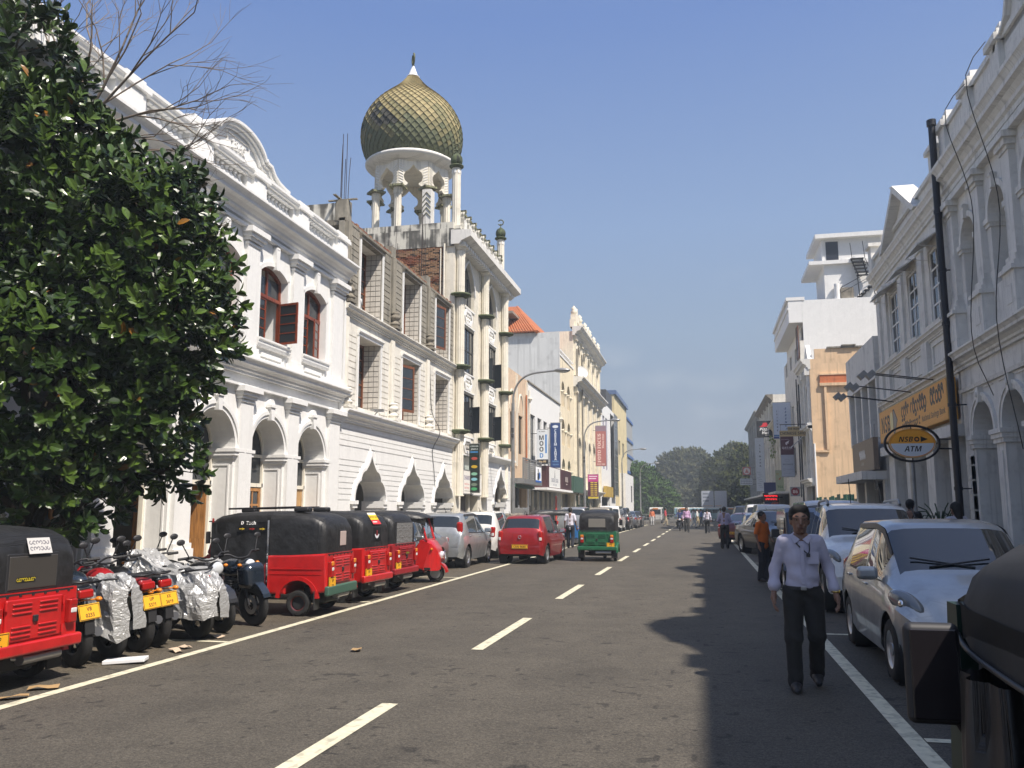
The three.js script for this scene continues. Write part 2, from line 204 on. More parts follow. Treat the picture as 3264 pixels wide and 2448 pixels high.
// ---------------------------------------------------------------- A: restored white building with arcade, balustrade and curved gable
{
  const z0 = -6.6, U = 18.15, b = leftB('colonial_building', 'freshly painted white two storey building with arcade, balustrade and curved gable', z0);
  const cz = z => -z + z0; // world z -> local x
  const arch = [], pil = []; for (let i = 0; i < 7; i++) { arch.push(cz(-22.85 + 2.5 * i)); pil.push(cz(-21.62 + 2.5 * i)); } pil[6] = .3;
  const R0 = .88, SP = 3.08, wh = .74, wy0 = 5.96, wsp = 7.72;
  const s = shp([[0, 0], [U, 0], [U, 9.3], [0, 9.3]]);
  const winPts = c => { const a = Math.asin(wh / 1.25) / RAD; return [[c - wh, wy0], [c + wh, wy0], ...arcPts(c, wsp + .28 - 1.25, 1.25, 90 - a, 90 + a, 10)]; };
  for (const c of arch) { s.holes.push(pth([[c - R0, .16], [c + R0, .16], ...arcPts(c, SP, R0, 0, 180, 20)])); s.holes.push(pth(winPts(c))); }
  mesh('wall', ext(s, -.66, 0), M.white, b);
  shell(b, U, 9.3, 9, M.white);
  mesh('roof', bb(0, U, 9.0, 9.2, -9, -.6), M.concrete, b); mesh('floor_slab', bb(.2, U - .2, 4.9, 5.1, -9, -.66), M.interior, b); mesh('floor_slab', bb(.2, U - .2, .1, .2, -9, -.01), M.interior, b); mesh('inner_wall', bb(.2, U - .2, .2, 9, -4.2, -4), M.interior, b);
  for (const [i, c] of arch.entries()) {
    mesh('archivolt', [ring(c, SP, R0, R0 + .09, 0, .05), ring(c, SP, R0 + .09, R0 + .19, 0, .085), ring(c, SP, R0 + .19, R0 + .24, 0, .055)], M.whiteTrim, b);
    mesh('keystone', [ext([[c - .07, SP + R0 - .06], [c + .07, SP + R0 - .06], [c + .11, SP + R0 + .28], [c - .11, SP + R0 + .28]], 0, .15), bx(.30, .07, .2, c, SP + R0 + .31, .08), ring(c, SP + R0 + .345, 0.02, .15, 0, .12, 0, 180, 10)], M.whiteTrim, b);
    for (const e of [-1, 1]) { const x0 = c + e * (R0 - .05), x1 = c + e * (R0 + .33);
      mesh('impost', [bb(x0, x1, 2.83, 2.9, -.68, .05), bb(x0 - e * .03, x1, 2.9, 2.99, -.7, .09), bb(x0 - e * .05, x1, 2.99, 3.07, -.71, .12)], M.whiteTrim, b);
      mesh('jamb_panel', [bb(c + e * R0, c + e * (R0 - .02), .55, 2.7, -.12, -.08), bb(c + e * R0, c + e * (R0 - .02), .55, 2.7, -.56, -.52), bb(c + e * R0, c + e * (R0 - .02), 2.66, 2.7, -.52, -.12)], M.whiteTrim, b);
    }
    // joinery set at the back of the arch
    const fx = mesh('door_frame', [bb(c - R0, c + R0, 2.98, 3.06, -.64, -.56), bb(c - R0, c + R0, 2.2, 2.3, -.64, -.54), bb(c - R0, c - R0 + .07, .2, 2.98, -.64, -.54), bb(c + R0 - .07, c + R0, .2, 2.98, -.64, -.54), ring(c, SP, R0 - .07, R0, -.64, -.56), bb(c - .03, c + .03, 3.06, 3.9, -.63, -.58)], M.cream, b);
    mesh('pane', bb(c - R0 + .07, c + R0 - .07, 2.3, 2.98, -.605, -.6), M.pane, fx); mesh('pane', ext([[c - .81, SP], ...arcPts(c, SP, .81, 0, 180, 14).slice(0)], -.605, -.6), M.pane, fx);
    if (i === 1 || i === 4) { gridWin(b, 'door', c - R0 + .08, c - .01, .22, 2.18, -.56, 2, 5, M.orangewood, M.pane, .09, .05, .05); gridWin(b, 'door', c + .01, c + R0 - .08, .22, 2.18, -.56, 2, 5, M.orangewood, M.pane, .09, .05, .05); }
    else if (i === 0) { mesh('plywood_sheet', bb(c - R0 + .08, c + R0 - .08, .95, 2.19, -.6, -.58), M.ply, b);  }
    else if (i === 2) { mesh('door', bb(c - R0 + .08, c - R0 + .12, .22, 2.18, -1.4, -.6), M.orangewood, b); mesh('door', bb(c + R0 - .12, c + R0 - .08, .22, 2.18, -1.4, -.6), M.orangewood, b); }
    // upper storey window
    const hw = wh, wn = mesh('window', [bb(c - hw, c + hw, wy0, wy0 + .07, -.24, -.16), bb(c - hw, c - hw + .075, wy0, wsp + .05, -.24, -.16), bb(c + hw - .075, c + hw, wy0, wsp + .05, -.24, -.16), bb(c - hw, c + hw, 7.16, 7.25, -.25, -.15), bb(c - .035, c + .035, 7.25, 7.9, -.23, -.17), ext([...arcPts(c, wsp - .97, 1.25, 54, 126, 10), ...arcPts(c, wsp - .97, 1.16, 126, 54, 10)], -.24, -.16)], M.redwood, b);
    for (const e of [-1, 1]) mesh('pane', bb(c + e * .035, c + e * (hw - .075), 7.25, 7.74, -.21, -.205), M.pane, wn);
    const op = [[0, .25], [0, 1.35], [0, .5], [0, .4], [0, 0], [0, .6], [0, 0]][i];
    leaf(wn, c - hw + .075, wy0 + .07, 7.16, -.19, hw - .09, op[0] < 0 ? op[0] : -op[0], 4, M.redwood, M.pane); leaf(wn, c + hw - .075, wy0 + .07, 7.16, -.16, -(hw - .09), op[1] > 0 ? op[1] : -op[1], 4, M.redwood, M.pane);
    mesh('sill', [run([[-.05, wy0 - .22], [.1, wy0 - .22], [.13, wy0 - .15], [.13, wy0 - .08], [.17, wy0 - .05], [.17, wy0], [-.4, wy0 + .01]], c - hw - .14, c + hw + .14)], M.whiteTrim, b);
    mesh('apron_panel', [bb(c - hw, c + hw, 5.42, 5.46, 0, .035), bb(c - hw, c - hw + .04, 5.46, 5.68, 0, .035), bb(c + hw - .04, c + hw, 5.46, 5.68, 0, .035), bb(c - hw + .2, c + hw - .2, 5.52, 5.62, 0, .05)], M.whiteTrim, b);
    const ar = Math.asin((wh + .1) / 1.37) / RAD;
    mesh('window_surround', [ext([...arcPts(c, wsp - .97, 1.37, 90 - ar, 90 + ar, 12), ...arcPts(c, wsp - .97, 1.25, 90 + 36, 90 - 36, 12)], 0, .05), bb(c - wh - .1, c - wh, wy0, wsp + .1, 0, .05), bb(c + wh, c + wh + .1, wy0, wsp + .1, 0, .05)], M.whiteTrim, b);
    mesh('keystone', [ext([[c - .06, wsp + .2], [c + .06, wsp + .2], [c + .11, 8.5], [c - .11, 8.5]], 0, .12), cyl(.06, .06, .16, c, 8.5, .07, 10, 'x')], M.whiteTrim, b);
  }
  for (const [i, p] of [...pil, cz(-24.32)].entries()) { const w = i === 7 ? .36 : .30;
    mesh('pilaster', [bb(p - w, p + w, .9, 4.3, 0, .11), bb(p - w - .05, p + w + .05, 0, .78, 0, .19), bb(p - w - .03, p + w + .03, .78, .9, 0, .15)], M.white, b);
    mesh('capital', [bb(p - w - .02, p + w + .02, 4.22, 4.27, 0, .14), bb(p - w - .05, p + w + .05, 4.3, 4.38, 0, .17), bb(p - w - .1, p + w + .1, 4.38, 4.47, 0, .22), bb(p - w - .16, p + w + .16, 4.47, 4.6, 0, .28)], M.whiteTrim, b);
    mesh('pilaster', [bb(p - w, p + w, 5.4, 8.28, 0, .11), bb(p - w - .04, p + w + .04, 5.3, 5.62, 0, .16)], M.white, b);
    mesh('capital', [bb(p - w - .02, p + w + .02, 8.2, 8.25, 0, .14), bb(p - w - .05, p + w + .05, 8.3, 8.38, 0, .18), bb(p - w - .1, p + w + .1, 8.38, 8.48, 0, .24), bb(p - w - .16, p + w + .16, 8.48, 8.62, 0, .3)], M.whiteTrim, b);
    mesh('parapet_pier', [bb(p - w - .02, p + w + .02, 9.3, 9.96, -.3, .2), bb(p - w - .1, p + w + .1, 9.96, 10.06, -.38, .28), bb(p - w - .06, p + w + .06, 10.06, 10.13, -.34, .24), bb(p - w - .01, p + w + .01, 10.13, 10.22, -.29, .19)], M.whiteTrim, b);
    mesh('pier_panel', bb(p - w + .1, p + w - .1, 9.48, 9.88, .2, .225), M.white, b);
  }
  mesh('string_course', [run([[-.05, 4.6], [.13, 4.6], [.13, 4.66], [-.05, 4.66]], 0, U), run(cornice(4.92, 5.3, .38), 0, U + .2)], M.whiteTrim, b);
  mesh('cornice', [run([[-.05, 8.6], [.12, 8.6], [.12, 8.68], [-.05, 8.68]], 0, U), run(cornice(8.76, 9.3, .52), 0, U + .22)], M.whiteTrim, b);
  mesh('parapet_base', bb(0, U, 9.3, 9.44, -.26, .16), M.whiteTrim, b);
  mesh('coping', [run([[-.32, 9.97], [.2, 9.97], [.22, 10.02], [.26, 10.05], [.26, 10.12], [-.34, 10.12]], 0, U)], M.whiteTrim, b);
  const piers = [...pil, cz(-24.32)].sort((p, q) => p - q);
  for (let k = 0; k < piers.length - 1; k++) { const a = piers[k] + .36, e = piers[k + 1] - .36, n = 7; const solid = k >= 4 && k <= 5;
    mesh('parapet_end', bb(a - .05, a + .12, 9.44, 9.97, -.22, .1), M.whiteTrim, b); mesh('parapet_end', bb(e - .12, e + .05, 9.44, 9.97, -.22, .1), M.whiteTrim, b);
    if (solid) mesh('parapet_back', bb(a, e, 9.44, 9.97, -.3, -.24), M.white, b);
    for (let j = 0; j < n; j++) { const o = mesh('baluster', baluster, M.whiteTrim, b); o.position.set(lerp(a + .3, e - .3, j / (n - 1)), 9.45, -.05); o.scale.set(1.25, 1.04, 1.25); }
    for (let j = 0; j < 9; j++) mesh('dentil', bb(lerp(a + .14, e - .3, j / 8), lerp(a + .14, e - .3, j / 8) + .14, 9.9, 9.96, .02, .14), M.whiteTrim, b);
  }
  { // curved gable with the date
    const c = cz(-18.3); const half = [[2.5, 10.12], [2.42, 10.2], [2.2, 10.21], [1.85, 10.26], [1.6, 10.36], [1.46, 10.48], [1.42, 10.54], [1.2, 10.56], [1.15, 10.62]];
    const crown = arcPts(c, 10.45, 1.12, 12, 168, 18, .58), ptsR = half.map(p => [c + p[0], p[1]]), ptsL = half.map(p => [c - p[0], p[1]]).reverse();
    const out = [...ptsR, ...crown, ...ptsL]; mesh('gable', ext(out, -.3, -.02), M.white, b);
    const off = (pts, d) => pts.map((p, i) => { const a = pts[Math.max(0, i - 1)], q = pts[Math.min(pts.length - 1, i + 1)], tx = q[0] - a[0], ty = q[1] - a[1], l = Math.hypot(tx, ty) || 1; return [p[0] + ty / l * d, p[1] - tx / l * d]; });
    const line = [...ptsR.slice(1), ...crown, ...ptsL.slice(0, -1)];
    const band = (d0, d1, q0, q1) => ext([...off(line, d1), ...off(line, d0).reverse()], q0, q1);
    mesh('gable_moulding', [band(-.17, -.09, -.02, .06), band(-.09, -.02, -.02, .13), band(-.02, .05, -.34, .2)], M.whiteTrim, b);
    mesh('date_panel', [bb(c - .52, c + .52, 10.72, 10.75, -.02, .02), bb(c - .52, c + .52, 10.27, 10.30, -.02, .02), bb(c - .52, c - .49, 10.30, 10.72, -.02, .02), bb(c + .49, c + .52, 10.30, 10.72, -.02, .02)], M.whiteTrim, b);
    mesh('date_numerals', text3('1865', .22, .05, c, 10.51, -.02, font), M.whiteTrim, b);
    mesh('gable_block', bb(c - 1.42, c - 1.12, 10.5, 10.78, -.5, -.31), M.whiteTrim, b);
  }
}

// ---------------------------------------------------------------- B: unfinished upper storey, tiled window recesses, cusped arches
{
  const z0 = -24.85, U = 12.45, b = leftB('unfinished_building', 'white building with raw grey concrete top storey, tiled window recesses and cusped arches', z0);
  const rc = [2.35, 6.6, 10.72], rw = 1.0, D = .62, ac = [2.62, 6.95, 11.05];
  const ogee = (c, y0 = 1.9, w = 1.38, h = 1.5, grow = 0) => { const H = [[w, y0]]; const q = (p0, p1, p2, n = 6) => { for (let i = 1; i <= n; i++) { const t = i / n; H.push([(1 - t) * (1 - t) * p0[0] + 2 * t * (1 - t) * p1[0] + t * t * p2[0], (1 - t) * (1 - t) * p0[1] + 2 * t * (1 - t) * p1[1] + t * t * p2[1]]); } };
    const a = [w, y0], c1 = [w * .64, y0 + h * .44], c2 = [w * .36, y0 + h * .66], tp = [0, y0 + h]; q(a, [w * .98, y0 + h * .36], c1); q(c1, [w * .60, y0 + h * .63], c2); q(c2, [w * .12, y0 + h * .78], tp);
    const Rr = H.map(p => [c + p[0], p[1]]), L = H.map(p => [c - p[0], p[1]]).reverse().slice(1); return [...Rr, ...L]; };
  // ground floor wall
  const s = shp([[0, 0], [U, 0], [U, 4.4], [0, 4.4]]); for (const c of ac) s.holes.push(pth([[c - 1.2, .16], [c + 1.2, .16], [c + 1.2, 1.9], ...ogee(c), [c - 1.2, 1.9]]));
  mesh('wall', ext(s, -.75, 0), M.white, b);
  for (const c of ac) { const o = ogee(c, 1.9, 1.5, 1.66), i = ogee(c); mesh('arch_moulding', [ext([...o, ...i.slice().reverse()], 0, .09), ext([...ogee(c, 1.9, 1.56, 1.74), ...ogee(c, 1.9, 1.5, 1.66).reverse()], 0, .045)], M.whiteTrim, b);
    for (const e of [-1, 1]) mesh('corbel', [bb(c + e * 1.17, c + e * 1.62, 1.78, 1.9, -.6, .12), bb(c + e * 1.17, c + e * 1.52, 1.66, 1.78, -.6, .08)], M.whiteTrim, b);
  }
  const half = (y) => { const h = (y - 1.9) / 1.66; if (h < 0) return y > 1.64 ? 1.64 : 1.22; if (h > 1.05) return 0; return 1.58 * (h < .44 ? 1 - h * .75 : h < .66 ? .66 - (h - .44) * 1.2 : Math.max(0, .4 - (h - .66) * 1.17)) + .05; };
  const rows = [.2, .44, .68, .92, 1.16, 1.4, 1.92, 2.1, 2.28, 2.46, 2.64, 2.82, 3.0, 3.18, 3.62, 3.8, 3.98, 4.16];
  rows.forEach((y, i) => { const h = (rows[i + 1] ?? 4.34) - y; if (y === 3.18) { } const hh = y === 3.18 ? .40 : h - .028; let segs = [[.05, U - .05]]; const w = Math.max(half(y + .01), half(y + hh * .5)); if (w > .02) segs = [[.05, ac[0] - w], [ac[0] + w, ac[1] - w], [ac[1] + w, ac[2] - w], [ac[2] + w, U - .05]].filter(q => q[1] - q[0] > .05); for (const q of segs) mesh('plaster_course', bb(q[0], q[1], y, y + hh, 0, .022), M.white, b); });
  mesh('cornice', run(cornice(4.36, 4.74, .36), -.02, U + .1), M.whiteTrim, b);
  // upper two storeys
  for (const [fl, y0, y1, r0, r1, wm, tm] of [[1, 4.74, 7.82, 4.95, 7.35, M.offwhite, M.offwhite], [2, 8.12, 10.95, 8.2, 10.68, M.concrete, M.concrete]]) {
    const s2 = shp([[0, y0], [U, y0], [U, y1], [0, y1]]); for (const c of rc) s2.holes.push(pth([[c - rw, r0], [c + rw, r0], [c + rw, r1], [c - rw, r1]]));
    mesh('wall', ext(s2, -.2, 0), wm, b);
    for (const [k, c] of rc.entries()) {
      mesh('recess', [bb(c - rw, c + rw, r0 - .1, r0, -D, -.2), bb(c - rw, c + rw, r1, r1 + .1, -D, -.2), bb(c - rw - .1, c - rw, r0 - .1, r1 + .1, -D, -.2), bb(c + rw, c + rw + .1, r0 - .1, r1 + .1, -D, -.2)], M.offwhite, b);
      const gr = mesh('tile_bed', bb(c + rw - .012, c + rw - .004, r0, r1, -D, -.03), M.grout, b); const ny = 13, nx = 3; for (let j = 0; j < ny; j++) for (let i = 0; i < nx; i++) { const ty = (r1 - r0) / ny, tx = (D - .04) / nx; mesh('tile', bb(c + rw - .03, c + rw - .011, r0 + j * ty + .014, r0 + (j + 1) * ty - .014, -D + .01 + i * tx + .014, -D + .01 + (i + 1) * tx - .014), M.tile, gr); }
      gridWin(b, 'window', c - rw, c + rw, r0, r1, -D + .02, 3, 5, M.brownwood, M.pane, .1, .05, .07);
      mesh('lintel', [run([[-.02, r1 - .02], [.07, r1 - .02], [.07, r1 + .05], [.13, r1 + .1], [.13, r1 + .14], [-.02, r1 + .15]], c - rw - .12, c + rw + .12)], fl === 2 ? M.concreteD : M.whiteTrim, b);
      mesh('recess_trim', [bb(c - rw - .1, c - rw, r0, r1 - .02, 0, .05), bb(c + rw, c + rw + .1, r0, r1 - .02, 0, .05)], fl === 2 ? M.whiteTrim : M.whiteTrim, b);
      if ((fl === 2 && k === 2) || (fl === 1 && k === 1)) { const wn = mesh('open_window', bb(c - rw, c - rw + .06, r0 + .1, r1 - .1, -D + .04, -.06), M.brownwood, b); leaf(wn, c - rw + .07, r0 + (fl === 1 ? .35 : .32), r1 - .25, -.1, 1.0, -.25, 4, M.brownwood, M.pane, .1); }
      for (const [q0, q1] of [[c - rw - .82, c - rw - .16], [c + rw + .16, c + rw + .82]]) { if (q0 < 0 || q1 > U) { } const a = Math.max(.05, q0), e = Math.min(U - .05, q1); const n = 12; for (let j = 0; j < n; j++) { const ty = (r1 - r0 + .1) / n; mesh('plaster_course', bb(a, e, r0 - .05 + j * ty + .02, r0 - .05 + (j + 1) * ty - .012, 0, .025), wm, b); } }
    }
    for (const p of [.25, 4.47, 8.66]) { const g = [bb(p - .17, p + .17, y0 + .62, y1 - .05, 0, .07)]; for (const q of [-.11, -.04, .04, .11]) g.push(cyl(.03, .03, y1 - y0 - .75, p + q, (y0 + y1) / 2 + .29, .075, 8)); mesh('pilaster', g, tm, b);
      mesh('pilaster_foot', [lathe([[0, 0], [.16, 0], [.2, .05], [.2, .1], [.13, .15], [.12, .22], [.17, .26], [.2, .32], [.17, .38], [.12, .42], [.16, .47], [.16, .52], [0, .52]], 14).translate(p, y0 + .16, .12), bx(.5, .1, .36, p, y0 + .1, .12), bx(.4, .07, .28, p, y0 + .02, .1)], fl === 2 ? M.concreteD : M.offwhite, b); }
  }
  mesh('string_course', run(cornice(7.8, 8.12, .26), 0, U), M.offwhite, b);
  mesh('floor_slab', [bb(.1, U - .1, 7.85, 8.1, -8, -.2), bb(.1, U - .1, 4.45, 4.7, -8, -.75), bb(0, U, .05, .16, -8, 0), bb(.1, U - .1, 10.75, 10.93, -8, -.2)], M.concreteD, b);
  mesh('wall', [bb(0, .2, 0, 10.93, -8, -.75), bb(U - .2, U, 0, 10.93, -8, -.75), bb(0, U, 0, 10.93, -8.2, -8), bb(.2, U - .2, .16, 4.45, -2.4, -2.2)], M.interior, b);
  // broken top edge of brick and concrete
  const r = rng(21); for (let k = 0; k < 60; k++) { const u = .3 + k * .2 + r() * .05; if (u > U - .2) break; mesh('brick', rb(.17 + r() * .05, .06 + r() * .09, .2, .012, u, 10.98 + r() * .04, -.14 + r() * .05), r() < .5 ? M.brick : M.brick2, b); }
  mesh('top_beam', [bb(0, U, 10.86, 10.96, -.24, .015)], M.concreteD, b);
  for (const p of [.28, 4.5, 8.7]) mesh('column_stub', bb(p - .2, p + .2, 10.9, p < 1 ? 11.6 : 11.32, -.38, .02), M.concrete, b);
  mesh('stair_head', [bb(.1, 3.4, 10.93, 11.55, -3.6, -3.4), bb(.1, .3, 10.93, 11.5, -3.4, -.4)], M.grime, b);
  for (const [u, n, h, zz] of [[.35, 6, 2.9, -.2], [.3, 4, 1.6, -3.2], [4.4, 4, 1.2, -.2], [8.7, 4, 3.6, -.25], [3.6, 4, 2.3, -4.5], [11.6, 3, 1.5, -.3]]) for (let k = 0; k < n; k++) { const q = V(u + (r() - .5) * .24, 11.2 - (u > 1 ? .3 : 0), zz + (r() - .5) * .24), hh = h * (.55 + r() * .45); mesh('rebar', tube([q, V(q.x + (r() - .5) * .05, q.y + hh * .5, q.z), V(q.x + (r() - .5) * .12, q.y + hh, q.z + (r() - .5) * .1)], .011, 5, 3), M.rebar, b); }
  mesh('scaffold_plank', [bb(-.2, .9, 11.66, 11.69, -.35, -.25), bb(.2, .3, 11.62, 11.655, -.7, .3)], M.concrete, b);
  mesh('edge_column', [bb(-.08, .06, 4.2, 8.3, -.4, .12)], M.whiteTrim, b);
  // dark signboards inside the arches
  const sign = (u, w, txt, lines) => { const h = 1.5, m = print(w, h, 256, (x, W, H) => { x.fillStyle = '#101113'; x.fillRect(0, 0, W, H); x.fillStyle = '#8f9092'; x.font = `bold ${W * .17}px sans-serif`; x.textAlign = 'center'; x.fillText(txt, W / 2, H * .3); x.font = `${W * .07}px sans-serif`; lines.forEach((l, i) => x.fillText(l, W / 2, H * (.55 + i * .13))); }); mesh('shop_board', bb(u - w / 2, u + w / 2, .25, .25 + h, -.9, -.86), M.darkgrey, b); mesh('shop_board_print', plane(w, h, u, .25 + h / 2, -.855), m, b, true); };
  sign(ac[1], 2.1, 'SWISS AT', []); sign(ac[2], 2.1, 'PERFUM', ['FASHION', 'COSMETICS', 'GIFT ITEMS']);
  mesh('shop_display', [bb(ac[0] - 1.15, ac[0] + .5, .2, 1.2, -1.4, -1.2), bb(ac[0] + .6, ac[0] + 1.1, .2, 1.7, -1.2, -1.1)], M.brownwood, b);
  // hanging lantern in the first arch
  mesh('lantern', [rod([ac[0] - .55, 3.0, -.5], [ac[0] - .55, 2.62, -.5], .012), lathe([[0, 0], [.05, .02], [.1, .1], [.13, .32], [.15, .34], [.06, .46], [0, .5]], 8).translate(ac[0] - .55, 2.14, -.5)], M.iron, b);
  mesh('conduit', tube([[8.9, 7.7, .05], [9.0, 6.6, .06], [9.25, 5.6, .07], [9.3, 4.8, .4], [9.35, 4.1, .08], [9.6, 3.3, .06], [9.9, 2.3, .06]], .014, 5), M.black, b);
  { const cam = mesh('security_camera', [bx(.1, .1, .32, 2.6, 4.95, .3), rod([2.6, 4.75, .1], [2.6, 4.92, .25], .02), bx(.34, .05, .14, 2.2, 4.92, .28)], M.galv, b); }
  const ac1 = mesh('air_conditioner', rb(.7, .52, .3, .03, 1.75, 8.5, -.35), M.whiteTrim, b); mesh('fan_grille', cyl(.2, .2, .02, 1.82, 8.5, -.19, 20, 'z'), M.darkgrey, ac1);
}
function fluted(r, h, n = 12, amp = .1, seg = 60) { const g = new THREE.CylinderGeometry(1, 1, h, seg, 1, true); const p = g.attributes.position; for (let i = 0; i < p.count; i++) { const a = Math.atan2(p.getZ(i), p.getX(i)), k = r * (1 - amp * Math.pow(Math.abs(Math.sin(a * n / 2)), .7)); p.setX(i, Math.cos(a) * k); p.setZ(i, Math.sin(a) * k); } g.computeVertexNormals(); return g; }
const bulb = (r) => [[0, 0], [r * .55, 0], [r * .62, .06 * r], [r * .9, r * .35], [r, r * .8], [r * .93, r * 1.25], [r * .7, r * 1.65], [r * .35, r * 1.9], [r * .14, r * 2.05], [r * .08, r * 2.3], [0, r * 2.5]];
// ---------------------------------------------------------------- C: domed building with fluted columns and minarets
{
  const z0 = -37.25, U = 10.9, b = leftB('domed_building', 'white four storey building with fluted columns, minarets and big ochre green onion dome', z0);
  const cols = [.35, 5.05, 9.6], bays = [2.6, 7.3], ww = 1.18;
  const s = shp([[0, 4.2], [U, 4.2], [U, 14], [0, 14]]), pt = (c, y0, y1) => { const w = ww, sp = y0 + .75, A = []; for (let i = 0; i <= 8; i++) { const t = i / 8; A.push([c + w * (1 - t * t * .55 - t * .45), sp + (y1 - sp) * Math.pow(t, .72)]); } return [[c - w, y0], [c + w, y0], ...A, ...A.slice(0, -1).reverse().map(p => [2 * c - p[0], p[1]])]; };
  for (const c of bays) { s.holes.push(pth([[c - ww, 5.28], [c + ww, 5.28], [c + ww, 7.12], [c - ww, 7.12]])); s.holes.push(pth([[c - ww, 8.18], [c + ww, 8.18], [c + ww, 10.36], [c - ww, 10.36]])); s.holes.push(pth(pt(c, 11.48, 13.75))); }
  mesh('wall', ext(s, -.4, 0), M.cream, b);
  for (const c of bays) {
    for (const [y0, y1, open] of [[5.28, 7.12, 1], [8.18, 10.36, c > 5 ? 1 : 0]]) { const w = gridWin(b, 'window', c - ww, c + ww, y0, y1, -.05, 4, 2, M.black, M.pane, .05, .05, .06); if (open) { leaf(w, c - ww + .05, y0 + .05, y0 + 1.35, -.1, .5, -1.45, 1, M.black, M.pane, .04); leaf(w, c + ww - .05, y0 + .05, y0 + 1.35, -.1, -.5, 1.2, 1, M.black, M.pane, .04); } }
    const w3 = mesh('window', [bb(c - .025, c + .025, 11.48, 13.6, -.2, -.14), bb(c - .52, c - .47, 11.48, 13.0, -.2, -.14), bb(c + .47, c + .52, 11.48, 13.0, -.2, -.14), bb(c - ww, c + ww, 12.3, 12.36, -.2, -.15)], M.black, b); mesh('pane', ext(pt(c, 11.48, 13.75), -.18, -.175), M.pane, w3);
    const hex = (y, h) => [[c - .75, y], [c - .45, y - h], [c + .45, y - h], [c + .75, y], [c + .45, y + h], [c - .45, y + h]];
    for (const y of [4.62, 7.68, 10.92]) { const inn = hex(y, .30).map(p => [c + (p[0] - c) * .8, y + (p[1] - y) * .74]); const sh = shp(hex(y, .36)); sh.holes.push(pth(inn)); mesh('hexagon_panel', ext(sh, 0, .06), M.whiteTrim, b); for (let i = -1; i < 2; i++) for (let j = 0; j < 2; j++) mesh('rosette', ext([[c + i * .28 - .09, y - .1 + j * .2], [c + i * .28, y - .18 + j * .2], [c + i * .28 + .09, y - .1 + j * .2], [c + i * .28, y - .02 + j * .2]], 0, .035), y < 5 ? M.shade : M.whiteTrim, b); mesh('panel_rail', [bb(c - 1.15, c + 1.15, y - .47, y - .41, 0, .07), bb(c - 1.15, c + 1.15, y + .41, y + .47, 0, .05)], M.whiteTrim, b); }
    mesh('arch_trim', ext([...pt(c, 11.48, 13.88).slice(2).map(p => [c + (p[0] - c) * 1.09, p[1]]), ...pt(c, 11.48, 13.75).slice(2).reverse()], 0, .06), M.whiteTrim, b);
  }
  for (const u of cols) {
    for (const [y0, y1] of [[2.2, 5.0], [5.2, 7.98], [8.18, 11.36], [11.56, 13.7]]) { mesh('column', fluted(.215, y1 - y0, 12).translate(u, (y0 + y1) / 2, .24), M.cream, b); mesh('column_collar', [fluted(.235, .34, 12, .22).translate(u, y1 - .2, .24), cyl(.25, .25, .05, u, y0 + .03, .24, 20)], M.cream, b); }
    for (const y of [5.0, 7.98, 11.36]) mesh('ring_ledge', lathe([[0, 0], [.26, 0], [.5, .09], [.52, .13], [.5, .19], [0, .21]], 28).translate(u, y, .24), M.moss, b);
    mesh('capital', [cyl(.24, .3, .12, u, 13.72, .24, 20), bx(.66, .09, .62, u, 13.82, .24)], M.cream, b); mesh('backing_pier', bb(u - .34, u + .34, 2, 13.8, -.05, .05), M.cream, b);
  }
  // eaves
  mesh('cornice', [run([[-.1, 13.86], [.3, 13.86], [.42, 14.02], [.86, 14.2], [.86, 14.5], [-.1, 14.55]], -.15, U + .3)], M.agedwhite, b);
  for (let k = 0; k < 30; k++) mesh('dentil', bb(.1 + k * .365, .1 + k * .365 + .17, 13.86, 14.02, .3, .52), M.whiteTrim, b);
  for (let k = 0; k < 9; k++) { const u = 1.1 + k * .95, pr = [[-.34, 14.52], [.34, 14.52], [.34, 15.1], [.24, 15.2], [.26, 15.42], [.14, 15.5], [.16, 15.68], [0, 15.9], [-.16, 15.68], [-.14, 15.5], [-.26, 15.42], [-.24, 15.2], [-.34, 15.1]]; const m = mesh('merlon', ext(pr.map(p => [u + p[0], p[1]]), .06, .24), M.grime, b); mesh('merlon_cap', [bx(.3, .1, .3, u, 15.62, .15), bx(.14, .14, .3, u, 15.82, .15)], M.algae, m); mesh('merlon_rib', [bb(u - .16, u - .1, 14.6, 15.35, .24, .29), bb(u + .1, u + .16, 14.6, 15.35, .24, .29)], M.whiteTrim, m); }
  for (const [u, top] of [[.35, 17.75], [9.6, 17.1]]) { mesh('minaret', [fluted(.215, top - 14.5, 12).translate(u, (top + 14.5) / 2, .0)], M.cream, b); mesh('minaret_ring', lathe([[0, 0], [.24, 0], [.34, .07], [.34, .13], [.22, .16], [0, .17]], 24).translate(u, top - .02, 0), M.moss, b);
    const rr = [[0, 0], [.2, .0], [.2, .04]]; const g = lathe(bulb(.3), 24), p = g.attributes.position; for (let i = 0; i < p.count; i++) { const a = Math.atan2(p.getZ(i), p.getX(i)), k = 1 - .05 * Math.abs(Math.sin(a * 6)); p.setX(i, p.getX(i) * k); p.setZ(i, p.getZ(i) * k); } g.computeVertexNormals();
    mesh('minaret_bulb', g.translate(u, top + .13, 0), M.moss, b); mesh('finial', [new THREE.TorusGeometry(.16, .035, 6, 18, 5.2).rotateZ(-1.05 + PI / 2).rotateY(PI / 2).translate(u, top + 1.05, 0), sph(.05, u, top + .92, 0)], M.scaleD, b);
    mesh('minaret_foot', [bx(.62, .3, .6, u, 14.65, 0)], M.grime, b);
    for (let k = 0; k < 8; k++) { const a = k / 8 * 2 * PI; mesh('minaret_leaf', ext([[-.05, 0], [.05, 0], [.05, .1], [0, .2], [-.05, .1]], .2, .225).rotateY(a).translate(u, top - .3, 0), M.whiteTrim, b); } }
